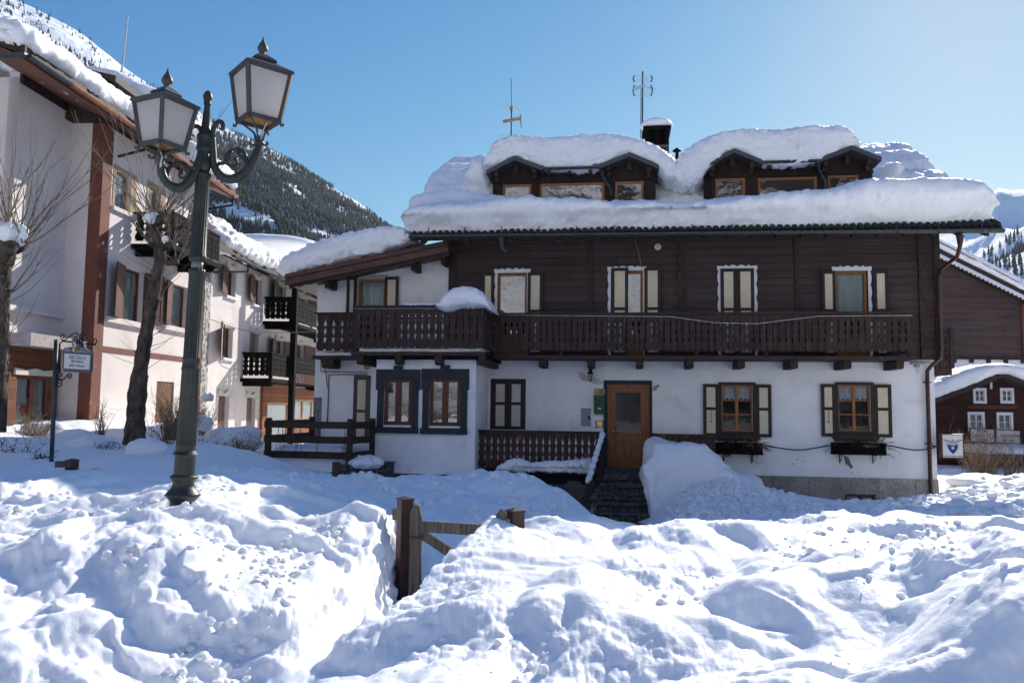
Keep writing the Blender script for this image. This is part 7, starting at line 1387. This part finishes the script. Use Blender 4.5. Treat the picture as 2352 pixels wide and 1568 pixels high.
r4 = [W2(2240, 896, 2260, 921), W2(2302, 896, 2323, 921), W2(2228, 951, 2256, 984), W2(2294, 952, 2321, 986)]
wall('timber_wall', LE.x, xr2, zb2, LE.z, 0, r4[2:], timber_red, .08, bg2, mapf=facing(Y2)); a_ = P(2277, 925, Y2).z
mb = MB(facing(Y2)); h1 = r4[0][3] + .06
zU = r4[0][2]
wall('timber_wall', r4[0][0] - 1.2, r4[1][1] + 1.2, LE.z, h1, 0, r4[:2], timber_red, .08, bg2, mapf=facing(Y2))
u0_, u1_ = r4[0][0] - 1.2, r4[1][1] + 1.2; zs2 = lambda x: AP.z - abs(x - AP.x) * sl2
mb.quad((u0_, h1, 0), (u1_, h1, 0), (u1_, max(h1, zs2(u1_)), 0), (AP.x, AP.z, 0), (u0_, max(h1, zs2(u0_)), 0)); mb.quad((LE.x, LE.z, 0), (u0_, LE.z, 0), (u0_, zs2(u0_), 0)); mb.quad((u1_, LE.z, 0), (xr2, LE.z, 0), (u1_, zs2(u1_), 0))
mb.quad((LE.x, zb2, -.3), (LE.x, LE.z, -.3), (LE.x, LE.z, -9), (LE.x, zb2, -9)); mb.quad((LE.x, zb2, -2), (xr2, zb2, -2), (xr2, LE.z, -2), (LE.x, LE.z, -2)); mb.build('gable_wall', timber_red, bg2)
for r in r4:
    w_ = window(r, 0, rec=.01, fw=.03, mull=1, rows=(.5,), m=white_paint, drape=.9, parent=bg2, mapf=facing(Y2), back=.3); a, b, c, d = r; t = .09; mb = MB(facing(Y2)); mb.box(a - t, a, c - t, d + t, .001, .03); mb.box(b, b + t, c - t, d + t, .001, .03); mb.box(a, b, d, d + t, .001, .03); mb.box(a, b, c - t, c, .001, .03); mb.build('window_casing', white_paint, w_)
mb = MB(facing(Y2)); a, b, c, d = W2(2219, 931, 2330, 938); mb.box(a, b, d - .03, d, .1, .14); mb.box(a, b, c, c + .03, .1, .14)
for k in range(34): u = a + (b - a) * k / 33; mb.box(u - .012, u + .012, c + .03, d - .03, .11, .13)
mb.build('carved_rail', hotel_brown, bg2)
mb = MB(facing(Y2)); p = P(2275, 878, Y2); mb.box(p.x - .04, p.x + .04, p.z - .25, p.z + .25, .001, .05); mb.build('gable_ornament', white_paint, bg2)
mb = MB(facing(Y2))
for sgn in (-1, 1): x1_ = AP.x + sgn * (AP.x - LE.x + .5); mb.prism([(AP.x, AP.z), (x1_, AP.z - abs(x1_ - AP.x) * sl2), (x1_, AP.z - abs(x1_ - AP.x) * sl2 + .2), (AP.x, AP.z + .2)], .8, -8)
rf2 = mb.build('roof', dark_wood, bg2)
aw = W2(2205, 1038, 2420, 1046); mb = MB(facing(Y2)); mb.prism([(aw[0], aw[2]), (aw[1], aw[2]), (aw[1], aw[3]), (aw[0], aw[3])], 0, 1.5); aa_ = W2(2205, 1016, 2420, 1022); mb.box(aa_[0], aa_[1], aa_[2] - .1, aa_[3], .0, .18); mb.build('canopy', dark_wood, bg2)
xs_ = np.linspace(LE.x - .75, xr2 + .7, 40)
o = ribbon('house_roof_snow', [(x, zs2(x) + .85 - .25 * math.exp(-((x - AP.x) / .8) ** 2)) for x in xs_], [(x, zs2(x) + .19) for x in xs_], Y2 - 1.0, Y2 + 8, a=.4, ends=.5, amp=.06, sc_=.9, step=.08); tag(o, 'thick snow cap on the gable roof of the small dark brown house', 'snow', kind='thing')
o = sweep('canopy_snow', [(-1.55, aw[3]), (-1.6, aw[3] + .15), (-1.3, aw[3] + .27), (-.1, aw[3] + .3), (-.1, aw[3])], aw[0], aw[1], lambda a, z, s: (s, Y2 + a, z), rr=.15, step=.08, amp=.02); tag(o, 'band of snow on the canopy below the shop signs', 'snow', kind='thing')
def shopsign(x0, y0, x1, y1, lines, label):
    a, b, c, d = W2(x0, y0, x1, y1); root = empty('shop_sign', Matrix.Translation(((a + b) / 2, Y2 - .2, (c + d) / 2)) @ Matrix.Rotation(R(2), 4, 'Y'), label, 'sign'); w_, h = (b - a) / 2, (d - c) / 2; mb = MB(); mb.box(-w_, w_, -h, h, 0, .03); mb.build('sign_board', mat('faded sign white', (.55, .55, .56), .8, var=.12, vs=9), root); mb = MB()
    for s in (-h - .03, h): mb.box(-w_ - .03, w_ + .03, s, s + .03, -.005, .05)
    mb.box(-w_ - .03, -w_, -h, h, -.005, .05); mb.box(w_, w_ + .03, -h, h, -.005, .05); mb.build('sign_frame', dark_wood, root)
    for s, u, z, size, m_ in lines: text(s, size, m_, root, Matrix.Translation((u, -.032, z)) @ Matrix.Rotation(R(90), 4, 'X'), bold=.004)
shopsign(2222, 985, 2275, 1013, [('SPORT', 0, .10, .15, ink), ('OBERTO', .0, -.095, .22, ink_red), ('GUIDA', -.05, -.215, .14, ink)], 'left white shop sign with the red word OBERTO')
shopsign(2280, 988, 2334, 1016, [('GIUSEPPE', .08, -.04, .19, ink_red), ('DEL CAI', .0, -.19, .13, ink)], 'right white shop sign with the red word GIUSEPPE')
# ================================================================== TREES AND SHRUBS
def shoot(mb, p, d, L, r, rs, n=7, up=.5, kink=.06, k=4):
    pts = [Vector(p)]; d = Vector(d).normalized()
    for i in range(n): d = (d + Vector((rs.gauss(0, kink), rs.gauss(0, kink), rs.gauss(0, kink) + up / n))).normalized(); pts.append(pts[-1] + d * L / n)
    mb.tube(pts, [r * (1 - .75 * i / n) for i in range(n + 1)], k, cap=False); return pts
def pollard(name, trunk, Y, label, heads, seed, pps, snowb):
    rs = random.Random(seed); base = P(*trunk[0][:2], Y); root = empty(name, Matrix.Translation(base), label, 'tree', 'bare pollarded trees before the hotel'); T = lambda x, y, dy=0: P(x, y, Y + dy) - base
    sc2 = Y / FP; mb = MB(); pts = cat([T(x, y) for x, y, r in trunk], 6); rr_ = np.interp(np.linspace(0, 1, len(pts)), np.linspace(0, 1, len(trunk)), [t[2] for t in trunk]) * sc2
    pts = [pts[0] - Vector((0, 0, .6))] + pts; rr_ = np.concatenate([[rr_[0] * 1.25], rr_]) * np.array([1 + .12 * math.sin(i * 1.3) * math.cos(i * .6) for i in range(len(pts))]); mb.tube(pts, list(rr_), 14)
    for i in range(110):
        k = rs.randrange(4, len(pts)); a = rs.uniform(0, 6.28); c = pts[k] + Vector((math.cos(a), math.sin(a), 0)) * rr_[k] * .72; s = rs.uniform(.02, .055); mb.tube([c - Vector((0, 0, s * 1.6)), c, c + Vector((math.cos(a) * s, math.sin(a) * s, s))], [s * .8, s, s * .35], 7)
    for hx, hy, r, n_, L in heads:
        j = T(hx, hy, rs.uniform(-.2, .2)); src = min(pts, key=lambda p: (p - j).length); mb.tube([src, src.lerp(j, .5) + Vector((0, 0, -.05)), j, j + Vector((0, 0, r * sc2))], [r * sc2 * .8, r * sc2 * .9, r * sc2 * 1.25, r * sc2 * .5], 9)
    mb.build('trunk', bark, root, smooth=True); mb = MB()
    for hx, hy, r, n_, L in heads:
        j = T(hx, hy)
        for i in range(n_):
            a = rs.uniform(0, 6.28); e = rs.uniform(.05, 1.3); d = Vector((math.cos(a) * 1.0, math.sin(a) * .8, .25 + e)); l = L * rs.uniform(.4, 1.15) * (.7 + .4 * e); p = shoot(mb, j + Vector((math.cos(a), math.sin(a), .3)) * r * sc2 * .8, d, l, .0125 * rs.uniform(.6, 1.3), rs, up=.8, kink=.10)
            for _ in range(rs.choice((1, 2, 3))): q = p[rs.randint(2, 6)]; shoot(mb, q, d + Vector((rs.uniform(-.8, .8), rs.uniform(-.8, .8), .3)), l * rs.uniform(.25, .55), .0065, rs, n=4, up=.6)
    for _ in range(26):
        k = rs.randrange(int(len(pts) * .3), len(pts)); a = rs.uniform(0, 6.28); shoot(mb, pts[k], (math.cos(a), math.sin(a) * .6, .25), rs.uniform(.4, 1.3), .007, rs, up=.5)
    mb.build('crown', twig, root)
    for hx, hy, rx, rz in snowb: o = blob('branch_snow', (0, 0, 0), (rx * sc2, rx * sc2 * .8, rz * sc2), amp=.35, s=6, fine=.12, n=28); o.matrix_world = Matrix.Translation(P(hx, hy, Y - .1)); tag(o, snowb_lab.pop(0), 'snow', kind='thing')
snowb_lab = ['small snow clump in the upper fork of the pollarded tree beside the lamp post', 'tiny snow clump on the trunk knob just left of the lamp post', 'snow cap on the knobbly head of the tree at the left edge']
pollard('pollard_tree', [(309, 1012, 23), (312, 950, 21), (318, 880, 19), (330, 800, 15), (342, 730, 14), (358, 650, 13), (368, 590, 13), (360, 545, 11), (357, 512, 9)], 16.0, 'bare pollarded tree with leaning knobbly trunk just left of the lamp post', [(352, 512, 9, 14, 2.2), (372, 500, 10, 22, 2.5), (392, 560, 9, 16, 1.6), (405, 600, 7, 12, 1.2), (345, 560, 6, 10, 1.6), (430, 520, 5, 8, 1.2)], 3, 1, [(348, 500, 20, 14), (380, 549, 9, 8)])
pollard('pollard_tree', [(-2, 900, 16), (2, 820, 15), (6, 740, 14), (8, 660, 15), (10, 610, 16), (16, 575, 20)], 12.0, 'bare pollarded tree with swollen snowy head at the left edge of the view', [(18, 560, 20, 20, 2.1), (55, 562, 11, 14, 1.9), (-30, 560, 15, 12, 1.8), (12, 680, 8, 9, 1.3)], 11, 1, [(18, 535, 44, 26)])
def shrub(x, y, Y, hp, sp, n, m, label, seed, leaves=None, snowc=0, group='bare shrubs in the snow'):
    rs = random.Random(seed); b = P(x, y, Y); b.z = min(b.z, ground_z(b.x, b.y) + .05); s = Y / FP; root = empty('shrub', Matrix.Translation(b), label, 'shrub', group); mb = MB(); H_ = hp * s * 1.0; W_ = sp * s; tips = []
    for i in range(n):
        a = rs.uniform(0, 6.28); o = Vector((rs.uniform(-.5, .5) * W_, rs.uniform(-.4, .4) * W_, -.1)); d = Vector((math.cos(a) * W_ * .9, math.sin(a) * W_ * .7, H_ * rs.uniform(.7, 1.1))); L = d.length * rs.uniform(.6, 1.05); p = shoot(mb, o, d, L, .009, rs, n=5, up=.1, kink=.16, k=3); tips += p[2:]
        for _ in range(4): q = p[rs.randint(1, 5)]; tips += shoot(mb, q, (rs.uniform(-1, 1), rs.uniform(-1, 1), rs.uniform(.0, 1.2)), L * rs.uniform(.15, .4), .0045, rs, n=3, up=.3, kink=.2, k=3)
    mb.build('branches', m, root)
    if leaves:
        mb = MB()
        for _ in range(leaves[1]): c = rs.choice(tips) + Vector((rs.gauss(0, .03), rs.gauss(0, .03), rs.gauss(0, .03))); v = Vector((rs.gauss(0, 1), rs.gauss(0, 1), rs.gauss(0, 1))).normalized(); t = v.orthogonal().normalized() * .012; v = v * .03; mb.add([c, c + v * .5 + t, c + v, c + v * .5 - t], [(0, 1, 2, 3)])
        mb.build('leaves', leaves[0], root)
shrub(75, 1005, 17.5, 75, 48, 60, shrub_brown, 'dry brown shrub below the shop window with the poster', 1)
shrub(35, 1052, 13.6, 62, 55, 34, mat('dark bare twigs', (.07, .05, .045), .9, bump=0), 'dark bare twigs sticking out of the snow at the left edge', 2, (leaf_green, 60))
shrub(233, 1000, 18.5, 105, 16, 26, shrub_brown, 'narrow upright shrub against the pink wall beside the brown pilaster', 3)
shrub(245, 1046, 15.5, 42, 32, 34, MATS['dark bare twigs'], 'low dark leafy shrub half buried left of the pollarded tree', 4, (mat('dark leaves', (.05, .04, .02), .8, bump=0), 260))
shrub(405, 1000, 19, 110, 46, 120, shrub_brown, 'dense brown twiggy shrub directly behind the lamp post', 5, (leaf_green, 160))
shrub(376, 1035, 16.5, 120, 28, 34, shrub_brown, 'loose thin shrub between the pollarded tree and the lamp post', 6)
shrub(468, 990, 21, 85, 26, 44, mat('pale shrub twigs', (.30, .22, .11), .9, bump=0), 'pale twiggy shrub with snow on top just right of the lamp post', 7)
shrub(550, 1045, 18.5, 52, 42, 60, MATS['pale shrub twigs'], 'olive green leafy shrub peeping from the snow beside the plank fence', 8, (leaf_green, 900))
shrub(460, 1048, 17, 46, 24, 30, shrub_brown, 'small tangled shrub at the foot of the lamp post background', 9, (leaf_green, 200))
shrub(97, 1054, 12.8, 26, 24, 26, MATS['dark bare twigs'], 'small dark shrub with leaves at the foot of the street sign pole', 10, (MATS['dark leaves'], 120))
shrub(2255, 1098, 25, 120, 50, 150, mat('golden twigs', (.26, .18, .12), .85, bump=0), 'big tangled golden bare bush below the shop signs', 11)
shrub(2330, 1092, 25, 85, 36, 60, MATS['golden twigs'], 'smaller tangled bare bush at the right edge of the view', 12)
def heap(x, y, Y, rx, rz, label, seed=0, **k):
    s = Y / FP; o = blob('snow_mound', (0, 0, 0), (rx * s, rx * s * .8, rz * s), amp=k.get('amp', .22), s=k.get('s', 2.2), fine=.07, n=56, seed=seed); o.matrix_world = Matrix.Translation(P(x, y, Y)); tag(o, label, 'snow', 'snow mounds in the hotel garden', kind='thing')
heap(105, 990, 18.3, 55, 24, 'snow mound between the street sign and the brown pilaster', 1); heap(45, 1040, 13.9, 55, 24, 'snow mound at the far left edge below the shop window', 2)
heap(205, 1030, 15.8, 62, 26, 'snow mound just right of the street sign pole', 3); heap(340, 1030, 15.2, 45, 26, 'snow mound at the foot of the leaning tree', 4)
heap(530, 1012, 20.5, 66, 32, 'large snow heap in front of the hotel door right of the lamp post', 5); heap(474, 912, 21, 15, 9, 'snow clump on top of the pale shrub right of the lamp post', 6, amp=.6, s=6); heap(470, 970, 20, 20, 18, 'snow clump low in the shrub right of the lamp post', 7, amp=.4, s=4)
heap(170, 1003, 18, 42, 18, 'snow mound at the foot of the brown pilaster', 8); heap(575, 992, 21.5, 28, 14, 'snow drift beside the left post of the plank fence', 9)
heap(2260, 1108, 21, 78, 20, 'rounded snow bank below the tangled bush right of the chalet', 10); heap(2340, 1112, 19, 40, 22, 'snow bank at the right edge below the bush', 11); heap(2200, 1084, 27, 40, 8, 'snow ridge behind the chalet corner under the club sign', 12)
# ================================================================== AIR
mb = MB(lambda a, z, w: (a, w, z)); mb.box(-5400, 5400, -2.5, 1500, -5400, 5400); mb.f = [f[::-1] for f in mb.f] if True else mb.f; hz = mb.build('haze', white_paint); hz.data.materials.clear()
import bmesh
b_ = bmesh.new(); b_.from_mesh(hz.data); bmesh.ops.recalc_face_normals(b_, faces=b_.faces); b_.to_mesh(hz.data); b_.free()
hm = bpy.data.materials.new('thin mountain air'); hm.use_nodes = True; hm.node_tree.nodes.clear(); ho = hm.node_tree.nodes.new('ShaderNodeOutputMaterial'); hv = hm.node_tree.nodes.new('ShaderNodeVolumePrincipled')
hv.inputs['Density'].default_value = 0.000030; hv.inputs['Color'].default_value = (0.72, 0.84, 1.0, 1); hv.inputs['Anisotropy'].default_value = 0.3; hm.node_tree.links.new(hv.outputs[0], ho.inputs['Volume']); hz.data.materials.append(hm); hz['kind'] = 'stuff'
